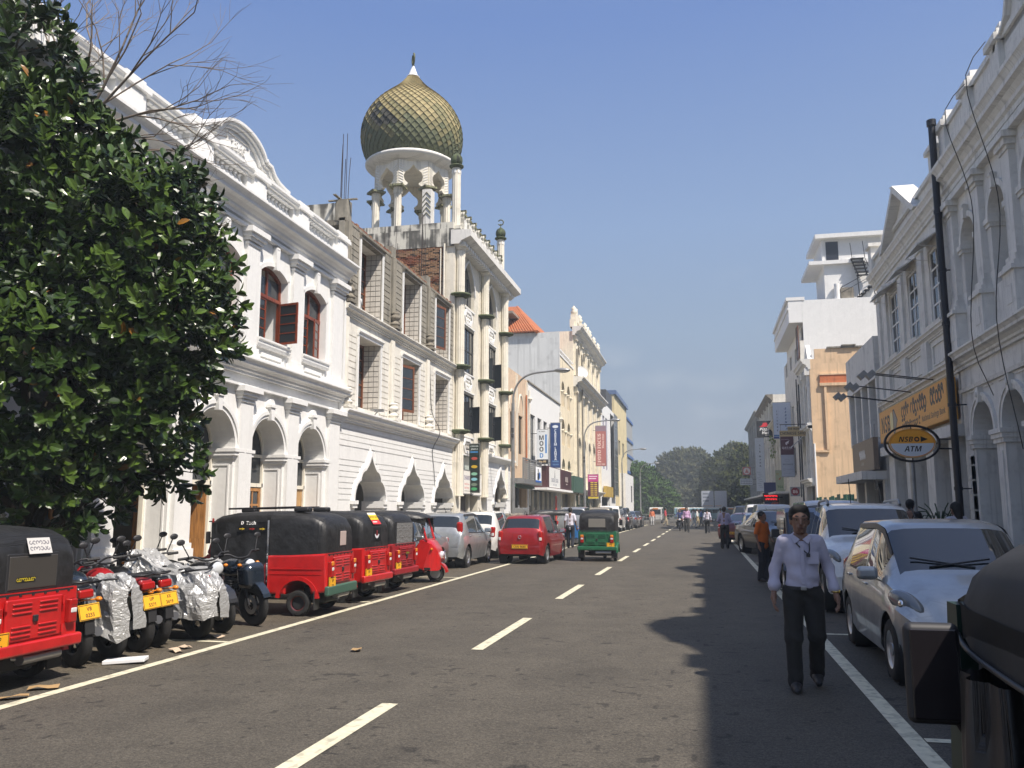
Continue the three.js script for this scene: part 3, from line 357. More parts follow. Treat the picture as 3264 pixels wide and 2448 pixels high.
  // side wall seen over the unfinished neighbour: plaster band and weathered brick
  mesh('side_wall', [bb(0, .2, 0, 14.05, -9, -.41)], M.concreteD, b); mesh('side_parapet', bb(-.08, .22, 13.78, 14.95, -9, .0), M.grime, b); mesh('side_wall', [bb(U - .2, U, 0, 14, -9, -.4), bb(0, U, 0, 14, -9.2, -9)], M.cream, b); mesh('roof', bb(.2, U - .2, 13.8, 14, -9, -.4), M.concrete, b);
  { const g = rb(.075, .066, .21, .012); const geo = merge(g); triUV(geo, 1); const n = 45 * 24, mb = mat([1, 1, 1], .92, { map: T.concrete, tile: 1 }); const im = new THREE.InstancedMesh(geo, mb, n); im.name = 'weathered_brick'; im.userData.kind = 'stuff'; im.castShadow = im.receiveShadow = true; const r = rng(31), m4 = new THREE.Matrix4(), c = new THREE.Color(); let k = 0;
    for (let j = 0; j < 45; j++) for (let i = 0; i < 24; i++) { const dep = fbm(i * .5, j * .6, 3); m4.makeRotationFromEuler(new THREE.Euler((r() - .5) * .05, (r() - .5) * .08, (r() - .5) * .05)); m4.setPosition(-.03 + (dep - .5) * .07 + (r() - .5) * .02, 10.65 + j * .073 - (j > 40 ? .0 : 0), -.55 - i * .225 - (j % 2) * .11 + (r() - .5) * .015); im.setMatrixAt(k, m4); const t = r(); const pale = sst(.45, .65, fbm(i * .25 + 3, j * .2, 3)); c.setRGB(lerp(.22, .33, pale) + t * .08, lerp(.075, .21, pale) + t * .035, lerp(.04, .13, pale) + t * .02); if (t > .9) c.setRGB(.09, .065, .05); im.setColorAt(k++, c); } b.add(im); }
  for (const [u, x, n] of [[-.3, -2.6, 5], [-.25, -1.3, 2]]) for (let k = 0; k < n; k++) mesh('rebar', rod([u + k * .03, 10.9, x - k * .09], [u + k * .03 - .05, 13.4 + (k % 3) * .6, x - k * .09 + .04], .013, 5), M.rebar, b);
  mesh('drain_pipe', [cyl(.05, .05, 3.4, -.12, 12.2, -.42, 10), cyl(.03, .03, 3.2, -.1, 12.1, -.6, 8)], M.cream, b);
  { const g = new THREE.PlaneGeometry(1.7, .95, 24, 6), p = g.attributes.position; for (let i = 0; i < p.count; i++) p.setZ(i, Math.sin(p.getX(i) * 11) * .035 + (p.getY(i) < 0 ? .03 : 0)); g.computeVertexNormals(); const m = print(1.7, .95, 256, (x, W, H) => { x.fillStyle = '#dfe6e0'; x.fillRect(0, 0, W, H); x.fillStyle = '#2f8a6a'; for (let i = 0; i < 9; i++) x.fillRect(i * W / 9 + 6, 0, W / 17, H); }); mesh('striped_cloth', g.rotateY(-PI / 2).translate(-.3, 11.1, -2.55), m, b, true); mesh('clothes_line', rod([-.3, 11.58, -4.3], [-.3, 11.56, -1.2], .008, 4), M.rebar, b); }
  // ground floor: shop bay with signs, cusped door arch
  const og = (c, w, y0, h) => { const H = [[w, y0], [w * .97, y0 + h * .2], [w * .84, y0 + h * .36], [w * .64, y0 + h * .44], [w * .62, y0 + h * .55], [w * .5, y0 + h * .63], [w * .36, y0 + h * .66], [w * .2, y0 + h * .8], [0, y0 + h]]; return [...H.map(p => [c + p[0], p[1]]), ...H.slice(0, -1).reverse().map(p => [c - p[0], p[1]])]; };
  const gw = shp([[5.3, 0], [U, 0], [U, 4.2], [5.3, 4.2]]), dc = 8.1; gw.holes.push(pth([[dc - 1.2, .16], [dc + 1.2, .16], [dc + 1.2, 2.0], ...og(dc, 1.45, 2.0, 1.75), [dc - 1.2, 2.0]]));
  mesh('wall', ext(gw, .05, .3), M.white, b); mesh('arch_moulding', ext([...og(dc, 1.58, 2.0, 1.95), ...og(dc, 1.45, 2.0, 1.75).reverse()], .3, .4), M.whiteTrim, b);
  for (let j = 0; j < 10; j++) for (const e of [-1, 1]) { const y = 2.1 + j * .17, w = Math.max(.05, 1.6 * (1 - j * .085)); mesh('plaster_course', e < 0 ? bb(5.5, dc - w, y, y + .14, .3, .322) : bb(dc + w, U - .1, y, y + .14, .3, .322), M.white, b); }
  mesh('door_canopy', run([[.3, 4.05], [.36, 4.05], [.5, 4.2], [.62, 4.26], [.62, 4.36], [.3, 4.4]], 5.2, U), M.whiteTrim, b); for (const e of [-1, 1]) mesh('corbel', [bb(dc + e * 1.18, dc + e * 1.6, 1.86, 2.0, -.3, .42), bb(dc + e * 1.18, dc + e * 1.45, 1.72, 1.86, -.3, .36)], M.whiteTrim, b);
  mesh('door', [bb(dc - 1.4, dc + 1.4, .16, 3.8, -1.6, -1.55)], M.brownwood, b); mesh('shop_pier', [bb(0, .95, 0, 4.2, -.4, .16), bb(4.2, 5.3, 0, 4.2, -.4, .12)], M.cream, b);
  mesh('shop_shutter', bb(.95, 4.2, .16, 3.3, -2.6, -2.5), M.interior, b); mesh('shop_curtain', bb(1.1, 3.0, 1.35, 2.35, -.2, -.17), mat([.10, .09, .085], .9), b); mesh('shop_post', bb(3.3, 3.55, .16, 2.4, -.4, -.1), M.cream, b); mesh('glass_panel', bb(.95, 4.2, 3.3, 4.2, -.2, -.17), mat([.38, .45, .42], .2), b);
  const sb = mesh('sign_box', [bb(1.1, 2.9, 2.3, 3.45, .1, .24), bb(2.95, 4.6, 2.25, 3.35, .1, .22)], M.galv, b);
  mesh('sign_print', plane(1.7, 1.05, 2.0, 2.87, .245), print(1.7, 1.05, 256, (x, W, H) => { x.fillStyle = '#e6e2da'; x.fillRect(0, 0, W, H); x.fillStyle = '#4b3a66'; x.font = `bold ${H * .26}px sans-serif`; x.fillText('CHAMEEP', W * .05, H * .4); x.fillStyle = '#c02a2a'; x.font = `${H * .12}px sans-serif`; x.fillText('Travels & Tours', W * .08, H * .62); x.fillText('Digital Printing', W * .08, H * .78); x.fillStyle = '#333'; x.fillRect(W * .1, H * .88, W * .8, 3); }), sb, true);
  mesh('sign_print', plane(1.55, 1.0, 3.77, 2.8, .225), print(1.55, 1, 256, (x, W, H) => { x.fillStyle = '#e9e7e0'; x.fillRect(0, 0, W, H); x.fillStyle = '#bfb8b0'; x.fillRect(W * .1, H * .72, W * .8, H * .1); x.fillStyle = '#8a5a3a'; for (let i = 0; i < 6; i++) x.fillRect(W * (.04 + .17 * i), 0, 5, H * (.08 + .05 * (i % 3))); }), sb, true);
  // ------------------------------------------------ open pavilion with the onion dome
  const cx = 2.85, czz = -3.15, P = (x, y, z) => V(cx + x, y, czz + z), base = 14.0;
  mesh('dome_base', [cyl(2.25, 2.2, .7, cx, base + .35, czz, 8)], M.grime, b);
  for (let k = 0; k < 8; k++) { const a = k / 8 * 2 * PI, x = Math.cos(a) * 1.92, z = Math.sin(a) * 1.92; mesh('pavilion_column', [fluted(.185, 2.6, 10, .14).translate(cx + x, base + 1.95, czz + z), cyl(.3, .2, .22, cx + x, base + .72, czz + z, 12)], M.cream, b); mesh('column_head', fluted(.23, .3, 12, .16).translate(cx + x, base + 3.1, czz + z), M.cream, b); mesh('column_slab', bx(.72, .1, .72, 0, 0, 0).rotateY(-a).translate(cx + x, base + 3.3, czz + z), M.algae, b); }
  for (let k = 0; k < 8; k++) { // panel between two columns with a pointed horseshoe opening
    const a = (k + .5) / 8 * 2 * PI, ap = 1.92 * Math.cos(PI / 8), hw = 1.92 * Math.sin(PI / 8); const s3 = shp([[-hw, 3.34], [-hw, 4.75], [hw, 4.75], [hw, 3.34], [hw - .16, 3.34], [.33, 3.42], [.26, 3.52], [.42, 3.66], [.48, 3.9], [.4, 4.1], [.2, 4.25], [0, 4.48], [-.2, 4.25], [-.4, 4.1], [-.48, 3.9], [-.42, 3.66], [-.26, 3.52], [-.33, 3.42], [-hw + .16, 3.34]]);
    mesh('pavilion_arch', ext(s3, -.14, .06).translate(0, base, ap).rotateY(PI / 2 - a).translate(cx, 0, czz), M.cream, b);
    for (let q = 0; q < 8; q++) for (const e of [-1, 1]) mesh('herringbone_rib', rod([e * (hw - .02), base + 3.5 + q * .14, ap + .075], [e * (hw - .24), base + 3.4 + q * .14, ap + .075], .018, 4).rotateY(PI / 2 - a).translate(cx, 0, czz), M.whiteTrim, b);
  }
  mesh('dome_ledge', lathe([[0, 4.72], [1.95, 4.72], [2.28, 4.92], [2.36, 5.0], [2.36, 5.1], [2.2, 5.2], [0, 5.2]], 48).translate(cx, base, czz), M.agedwhite, b);
  mesh('pavilion_ceiling', cyl(1.9, 1.9, .06, cx, base + 4.7, czz, 24), M.cream, b);
  // dome profile [r, y above ledge]
  const prof = [[2.12, .0], [2.32, .3], [2.47, .7], [2.56, 1.15], [2.57, 1.6], [2.50, 2.05], [2.34, 2.5], [2.08, 2.95], [1.74, 3.35], [1.36, 3.7], [1.0, 4.0], [.72, 4.26], [.5, 4.5], [.36, 4.7], [.29, 4.85]], dy = base + 5.18;
  const cr = new THREE.SplineCurve(prof.map(p => new THREE.Vector2(...p))), L = cr.getLength(); const pc = cr.getSpacedPoints(90);
  mesh('dome_shell', lathe(pc.map(p => [p.x - .035, p.y]), 64).translate(cx, dy, czz), M.scaleE, b);
  const at = t => cr.getPointAt(clamp(t, 0, 1)); const NR = 27, NA = 40, rest = [[], [], [], [], []], ms = [M.scaleA, M.scaleB, M.scaleC, M.scaleD, M.scaleE], rr = rng(77);
  for (let j = 0; j < NR; j++) { const t = (j + .4) / NR, p = at(t), pb = at(t - 1.05 / NR), pt_ = at(t + 1.0 / NR), w = p.x * PI / NA * .96; // diamond scale: lower tip lifted, upper tip tucked under
    const lift = .075, mk = q => [V(pb.x + lift, pb.y + .02, 0), V(p.x + .05, p.y, w), V(pt_.x + .008, pt_.y, 0), V(p.x + .05, p.y, -w)]; const [v0, v1, v2, v3] = mk(); const inn = [v0, v1, v2, v3].map(v => V(v.x - .055, v.y, v.z * .96)); const idx = []; const pos = [v0, v1, v2, v3, ...inn]; const tri = (a, c, d) => idx.push(...[a, c, d].flatMap(i => [pos[i].x, pos[i].y, pos[i].z]));
    // front as a shallow dish: two faces, plus rim
    const mid = V((v0.x + v2.x) / 2 + .0, (v0.y + v2.y) / 2, 0); pos.push(V(p.x + .022, p.y - .02, 0)); tri(0, 8, 1); tri(1, 8, 2); tri(2, 8, 3); tri(3, 8, 0); for (const [a, c] of [[0, 1], [1, 2], [2, 3], [3, 0]]) { tri(a, c, c + 4); tri(a, c + 4, a + 4); }
    const geo = new THREE.BufferGeometry(); geo.setAttribute('position', new THREE.BufferAttribute(new Float32Array(idx), 3)); geo.computeVertexNormals(); const G = prep(geo); for (let i = 0; i < G.attributes.uv.count; i++) G.attributes.uv.setXY(i, G.attributes.position.getZ(i) + j * .37, G.attributes.position.getY(i)); G.userData.done = true;
    for (let i = 0; i < NA; i++) { const a = (i + (j % 2) * .5) / NA * 2 * PI; const n1 = fbm(Math.cos(a) * 3 + 9, Math.sin(a) * 3 + t * 7, 4), n2 = fbm(Math.cos(a) * 2.2 + 30, Math.sin(a) * 2 + t * 5, 3); let k; if (n2 > .66 && t > .2 && rr() < .7) k = 4; else { const h = t + (n1 - .5) * .55 + (rr() - .5) * .12; k = h > .42 ? 0 : h > .33 ? 1 : h > .2 ? 2 : 3; if (n1 > .66) k = Math.min(3, k + 1); }
      // local frame: camera lies towards local -x and +z
      const fx = Math.cos(a), fz = Math.sin(a), vis = -fx * .83 + fz * .35 > .30 && j > 2 && j < 24;
      if (vis && !(j % 1)) { const o = mesh('scale', G, ms[k], b); o.position.set(cx, dy, czz); o.rotation.y = -a; } else rest[k].push(G.clone().rotateY(-a)); } }
  rest.forEach((g, k) => { if (!g.length) return; const o = mesh('dome_scales', merge(g.map(q => { q.userData = {}; return q; })), ms[k], b, true); o.position.set(cx, dy, czz); o.userData.kind = 'stuff'; });
  mesh('dome_spire', lathe([[0, 0], [.34, 0], [.34, .04], [.27, .06], [.05, .66], [0, .7]], 20).translate(cx, dy + 4.83, czz), M.whiteTrim, b);
  mesh('crescent', [new THREE.TorusGeometry(.27, .055, 8, 26, 5.4).rotateZ(PI / 2 + .45).translate(0, .38, 0).rotateY(.5).translate(cx, dy + 5.5, czz), sph(.07, cx, dy + 5.52, czz)], M.scaleD, b);
  // lattice box beside the corner minaret
  mesh('lattice_pier', [bb(.05, .55, 14.5, 16.7, -1.6, -1.15)], M.agedwhite, b); { const g = []; for (let k = 0; k < 5; k++) g.push(...[[-1, 1]].flatMap(() => [rod([.03, 15.3 + k * .25, -1.58], [.03, 15.55 + k * .25, -1.38], .02, 4), rod([.03, 15.3 + k * .25, -1.17], [.03, 15.55 + k * .25, -1.38], .02, 4)])); mesh('lattice', g, M.algae, b); }
}

// ---------------------------------------------------------------- further buildings down the left side
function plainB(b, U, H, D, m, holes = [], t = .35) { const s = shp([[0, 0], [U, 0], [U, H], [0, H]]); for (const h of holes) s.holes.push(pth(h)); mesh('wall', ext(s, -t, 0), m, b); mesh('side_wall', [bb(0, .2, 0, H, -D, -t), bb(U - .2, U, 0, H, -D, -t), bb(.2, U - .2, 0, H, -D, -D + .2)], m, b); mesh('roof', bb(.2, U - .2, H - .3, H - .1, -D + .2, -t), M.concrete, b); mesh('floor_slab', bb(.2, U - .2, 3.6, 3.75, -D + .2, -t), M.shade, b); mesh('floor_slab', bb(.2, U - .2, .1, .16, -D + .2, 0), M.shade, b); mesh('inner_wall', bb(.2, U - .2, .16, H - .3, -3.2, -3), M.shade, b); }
const rectH = (x0, x1, y0, y1) => [[x0, y0], [x1, y0], [x1, y1], [x0, y1]];
const archH = (c, w, y0, sp) => [[c - w, y0], [c + w, y0], ...arcPts(c, sp, w, 0, 180, 12)];
{ // D beige shop
  const b = leftB('beige_shop_building', 'narrow beige building with pointed blind arches and louvred shop balcony', -48.4), U = 6.1; plainB(b, U, 9.95, 8, M.beige, [rectH(1.0, 1.9, 5.0, 7.4), rectH(3.4, 4.6, 5.0, 7.4), rectH(.3, 5.8, .16, 3.2)]);
  for (const c of [1.45, 4.0]) { mesh('blind_arch', ext([...arcPts(c, 7.5, .75, 0, 180, 14, 1.3), ...arcPts(c, 7.5, .66, 180, 0, 14, 1.18)], 0, .05), M.cream, b); gridWin(b, 'window', c - .5, c + .5, 5, 7.4, -.1, 2, 2, M.black, M.pane); }
  mesh('pilaster', bb(2.5, 2.75, 4.2, 9.8, 0, .08), M.cream, b); mesh('pilaster', bb(5.75, 6.05, 4.2, 9.8, 0, .08), M.cream, b);
  const bal = mesh('balcony_box', [bb(.2, 5.9, 3.1, 3.4, -.1, 1.0), bb(.2, 5.9, 4.5, 4.58, .9, 1.0), ...[.2, 2, 3.9, 5.82].map(u => bb(u, u + .08, 3.4, 4.5, .9, .98))], M.galv, b); for (let k = 0; k < 9; k++) mesh('louvre', bb(.28, 5.8, 3.44 + k * .115, 3.53 + k * .115, .92, .95), M.galv, bal);
  mesh('drain_pipe', cyl(.06, .06, 4.4, 5.4, 6.7, .1, 8), M.terracotta, b); mesh('shopfront', [bb(.4, 5.7, .2, 3.1, -.6, -.55)], M.pane, b); mesh('shopfront_mullion', [.5, 1.8, 3.1, 4.4, 5.6].map(u => bb(u, u + .1, .2, 3.1, -.55, -.45)), M.galv, b); mesh('shop_fascia', bb(.1, 6, 2.9, 3.08, 0, .5), M.greenframe, b);
  mesh('fascia_picture', plane(1.9, .95, 4.6, 3.75, 1.02), print(1.9, .95, 128, (x, W, H) => { x.fillStyle = '#eef0f2'; x.fillRect(0, 0, W, H); x.fillStyle = '#15161a'; x.fillRect(W * .38, H * .12, W * .14, H * .7); x.fillRect(W * .3, H * .4, W * .3, H * .45); x.fillStyle = '#2a62b0'; x.beginPath(); x.arc(W * .72, H * .55, H * .25, 0, 7); x.fill(); x.fillRect(0, H * .88, W, H * .12); }), b, true);
}
{ // E white
  const b = leftB('white_shop_building', 'long white building with tall paired windows above maroon shop fascia', -54.6), U = 13.2; const ws = [[.7, 2.6], [3.5, 5.0], [5.8, 7.3], [8.2, 9.6], [10.6, 12.0]]; plainB(b, U, 9.9, 9, M.white, [...ws.map(w => rectH(w[0], w[1], 4.7, 7.9)), rectH(.4, 12.8, .16, 3.0)]);
  for (const w of ws) gridWin(b, 'window', w[0], w[1], 4.7, 7.9, -.12, 3, 2, M.galv, M.pane, .06, .05);
  mesh('coping', bb(-.05, U, 9.9, 10.0, -.4, .08), M.concrete, b); const fa = mesh('shop_fascia', [bb(2.0, 13.0, 3.05, 4.5, .05, .9)], mat([.07, .022, .025], .6), b); mesh('canopy_edge', bb(1.6, 13.2, 2.9, 3.05, 0, 1.0), M.whiteTrim, b);
  mesh('fascia_print', plane(4.6, 1.35, 5.2, 3.78, .905), print(4.6, 1.35, 512, (x, W, H) => { x.fillStyle = '#dcdcd8'; x.fillRect(0, 0, W, H); x.fillStyle = '#4a4e66'; x.font = `bold ${H * .26}px serif`; x.textAlign = 'center'; x.fillText('CAREEM LANKA', W / 2, H * .72); x.font = `${H * .13}px serif`; x.fillText('TRAVELS & TOURS', W / 2, H * .9); x.fillStyle = '#222'; x.beginPath(); x.moveTo(W * .5, H * .05); x.lineTo(W * .53, H * .5); x.lineTo(W * .47, H * .5); x.fill(); }), fa, true);
  mesh('fascia_print', plane(3.6, 1.2, 10.6, 3.78, .905), print(3.6, 1.2, 256, (x, W, H) => { x.fillStyle = '#3a181b'; x.fillRect(0, 0, W, H); x.fillStyle = '#d8cfc4'; x.font = `bold ${H * .42}px serif`; x.textAlign = 'center'; x.fillText('ROBE', W / 2, H * .6); x.fillRect(W * .4, H * .72, W * .2, 4); }), fa, true);
  mesh('shopfront', bb(.5, 12.7, .2, 2.9, -.7, -.65), M.pane, b); mesh('shopfront_mullion', [.6, 2.6, 4.6, 6.6, 8.6, 10.6, 12.5].map(u => bb(u, u + .12, .2, 2.9, -.65, -.5)), M.cream, b); mesh('red_banner', bb(8.9, 9.5, .5, 2.6, .3, .33), mat([.55, .05, .03], .6), b); const acs = mesh('air_conditioner', rb(.9, .6, .32, .03, 1.0, 4.2, .3), M.whiteTrim, b);
  for (const u of [.15, 13.0]) mesh('drain_pipe', [cyl(.06, .06, 7.5, u, 5.6, .1, 8), lathe([[.06, 0], [.2, .25], [.2, .34], [0, .34]], 10).translate(u, 8.5, .1)], M.cream, b);
}
{ // F tall cream and blue-white side wall with tiled roof
  const b = leftB('cream_arched_building', 'cream building with rows of arched windows, blue white side wall and orange roof', -67.9), U = 7.6; const hs = []; for (const y of [4.2, 7.4, 10.6]) for (const c of [1.6, 4.6]) hs.push(archH(c, .8, y - .6, y + .7)); plainB(b, U, 14, 10, M.buff, [...hs, rectH(.5, 7, .16, 2.9)]);
  for (const y of [4.2, 7.4, 10.6]) for (const c of [1.6, 4.6]) { gridWin(b, 'window', c - .8, c + .8, y - .6, y + 1.5, -.25, 2, 2, M.brownwood, M.pane); for (const e of [-1, 1]) mesh('corbel', lathe([[0, 0], [.06, .05], [.16, .22], [.2, .3], [0, .3]], 10).translate(c + e * .95, y + .3, .02), M.buffTrim, b); }
  mesh('side_wall', bb(-.25, -.02, 0, 15.9, -9.5, .02), M.bluewhite, b); mesh('parapet_rail', [bb(-.1, U, 14, 14.15, -.4, .06), bb(-.1, U, 14.5, 14.6, -.3, .0)], M.whiteTrim, b); mesh('side_wall', bb(-.25, 0, 15.9, 16.25, -9.5, -3.0), M.concrete, b); mesh('rear_block', [bb(0, U, 14, 15.8, -9, -2)], M.buff, b); mesh('stair_block', bb(-.3, 2, 15.6, 17.6, -9.5, -4.6), M.bluewhite, b); mesh('stair_roof', bb(-.5, 2.2, 17.6, 17.8, -9.5, -3.8), M.concrete, b);
  // corrugated tile roof: two slopes with ribs
  const slope = (name, A, B, C, Dd, n, t) => { const gs = []; for (let k = 0; k < n; k++) { const s = (k + .5) / n, p = A.clone().lerp(B, s), q = Dd.clone().lerp(C, s); gs.push(rod(p, q, A.distanceTo(B) / n * .42, 6)); } const o = mesh(name, [new THREE.BufferGeometry().setFromPoints([A, B, C, A, C, Dd])], M.terracotta, b); gs.forEach(g => mesh('roof_rib', g, M.terracotta, o)); };
  slope('tiled_roof', V(-.6, 15.95, -1.8), V(-.6, 15.95, -9.5), V(5, 19.4, -9.5), V(5, 19.4, -4.6), 34); slope('tiled_roof', V(-.6, 15.95, -1.8), V(9, 15.95, -1.2), V(6.4, 19.4, -4.6), V(5, 19.4, -4.6), 26);
  mesh('shopfront', bb(.6, 6.9, .2, 2.9, -.6, -.55), M.pane, b); mesh('balcony_grille', bb(1.2, 7.4, 3.0, 4.3, .05, .9), M.greenframe, b); mesh('roof_gable', new THREE.BufferGeometry().setFromPoints([V(6.4, 19.4, -4.6), V(6.6, 17.2, -2.6), V(6.6, 17.2, -7)]), M.brownwood, b);
}
{ // G ornate
  const b = leftB('ornate_cream_building', 'tall ornate cream building with arched windows, heavy cornices and crested parapet', -75.6), U = 19.6; const hs = []; for (const c of [2.6, 6.2, 9.8, 13.4, 17]) { hs.push(archH(c, .95, 4.4, 7.2)); hs.push(rectH(c - .9, c + .9, 9.4, 11.6)); hs.push(archH(c, .85, 14.1, 15.8)); } plainB(b, U, 17.6, 12, M.buffTrim, [...hs, rectH(.8, 18.8, .16, 3.0)]);
  for (const c of [2.6, 6.2, 9.8, 13.4, 17]) { gridWin(b, 'window', c - .95, c + .95, 4.4, 8.1, -.2, 2, 3, M.cream, M.pane); gridWin(b, 'window', c - .9, c + .9, 9.4, 11.6, -.2, 3, 2, M.brownwood, M.pane); gridWin(b, 'window', c - .85, c + .85, 14.1, 16.6, -.2, 2, 2, M.brownwood, M.pane); mesh('archivolt', [ring(c, 7.2, .95, 1.2, 0, .14), ring(c, 15.8, .85, 1.1, 0, .14)], M.buffTrim, b); mesh('keystone', [bx(.3, .5, .24, c, 8.3, .1), bx(.3, .5, .24, c, 16.8, .1)], M.buffTrim, b); }
  for (const c of [.6, 4.4, 8, 11.6, 15.2, 18.9]) { mesh('pilaster', [bb(c - .35, c + .35, 3.3, 12.4, 0, .22), bb(c - .45, c + .45, 12.0, 12.5, 0, .35), bb(c - .3, c + .3, 13.6, 17, 0, .2), bb(c - .42, c + .42, 16.8, 17.2, 0, .32)], M.buffTrim, b); mesh('parapet_urn', [bx(.7, 1.2, .5, c, 18.6, 0), lathe([[0, 0], [.2, 0], [.3, .3], [.15, .5], [.25, .6], [0, .9]], 12).translate(c, 19.2, 0)], M.buffTrim, b); }
  mesh('cornice', [run(cornice(12.5, 13.4, 1.0), -.2, U + .3), run(cornice(17.2, 18, .9), -.2, U + .3), run(cornice(3.0, 3.4, .6), 0, U)], M.agedwhite, b); mesh('parapet', bb(0, U, 18, 18.7, -.3, .1), M.buffTrim, b); mesh('pediment', [ext([[7.6, 18.7], [12, 18.7], [9.8, 20.0]], -.2, .2), ext([[.2, 18.7], [3, 18.7], [1.6, 20]], -.2, .2)], M.buffTrim, b); mesh('satellite_dish', lathe([[0, 0], [.3, .05], [.55, .2], [.6, .26]], 16).rotateX(1.2).rotateY(-1).translate(1.2, 13.9, .5), M.whiteTrim, b); mesh('shopfront', bb(1, 18.6, .2, 2.9, -.6, -.55), M.pane, b); for (const u of [.3, 3.5]) mesh('drain_pipe', cyl(.07, .07, 14, u, 9, .3, 8), M.concreteD, b);
}
{ // H white with glass bays, I yellow, J grey, K low white
  const b = leftB('white_glazed_building', 'white building with dark glazed bays and satellite dishes near the far end', -95.4), U = 16.8; const hs = [rectH(3, 5, 6.2, 12.4), rectH(6, 8, 6.2, 12.4), rectH(11.5, 16, 3.2, 13.5)]; plainB(b, U, 14, 10, M.white, [...hs, rectH(1, 10, .16, 3)]); gridWin(b, 'window', 3, 5, 6.2, 12.4, -.1, 2, 5, mat([.28, .24, .45], .5), M.pane); gridWin(b, 'window', 6, 8, 6.2, 12.4, -.1, 2, 5, mat([.28, .24, .45], .5), M.pane); gridWin(b, 'window', 11.5, 16, 3.2, 13.5, .5, 4, 6, M.galv, M.pane, .1, .1); mesh('roof_shed', bb(9, 16, 14, 16.2, -6, -.2), M.darkgrey, b);
  mesh('shop_sign', [bb(2, 9, 3.0, 4.2, .1, .5)], mat([.45, .3, .05], .6), b);
  const c = leftB('yellow_building', 'yellow ochre building with blue roof edge near the far trees', -112.3); plainB(c, 18.5, 16.6, 9, M.yellow, [rectH(5, 8, 9, 11), rectH(11, 14, 9, 11)]); gridWin(c, 'window', 5, 8, 9, 11, -.1, 3, 1, M.galv, M.pane); gridWin(c, 'window', 11, 14, 9, 11, -.1, 3, 1, M.galv, M.pane); mesh('roof_edge', bb(-.1, 18.6, 16.6, 17.15, -9, .3), mat([.10, .15, .27], .6), c);
  const d = leftB('grey_tower', 'pale grey tower with blue floor bands behind yellow building', -131); plainB(d, 11, 15.2, 9, M.greywall); for (const y of [4.5, 7, 9.5, 12, 15.2]) mesh('floor_band', bb(-.1, 11.1, y, y + .4, -9, .15), mat([.05, .12, .32], .6), d);
  const e = leftB('low_white_building', 'low white corner building in front of yellow building', -118, { x: -10.2 }); plainB(e, 14, 6.5, 6, M.white, [rectH(9, 12, 2.6, 5)]); gridWin(e, 'window', 9, 12, 2.6, 5, -.1, 3, 3, M.black, M.pane);
}
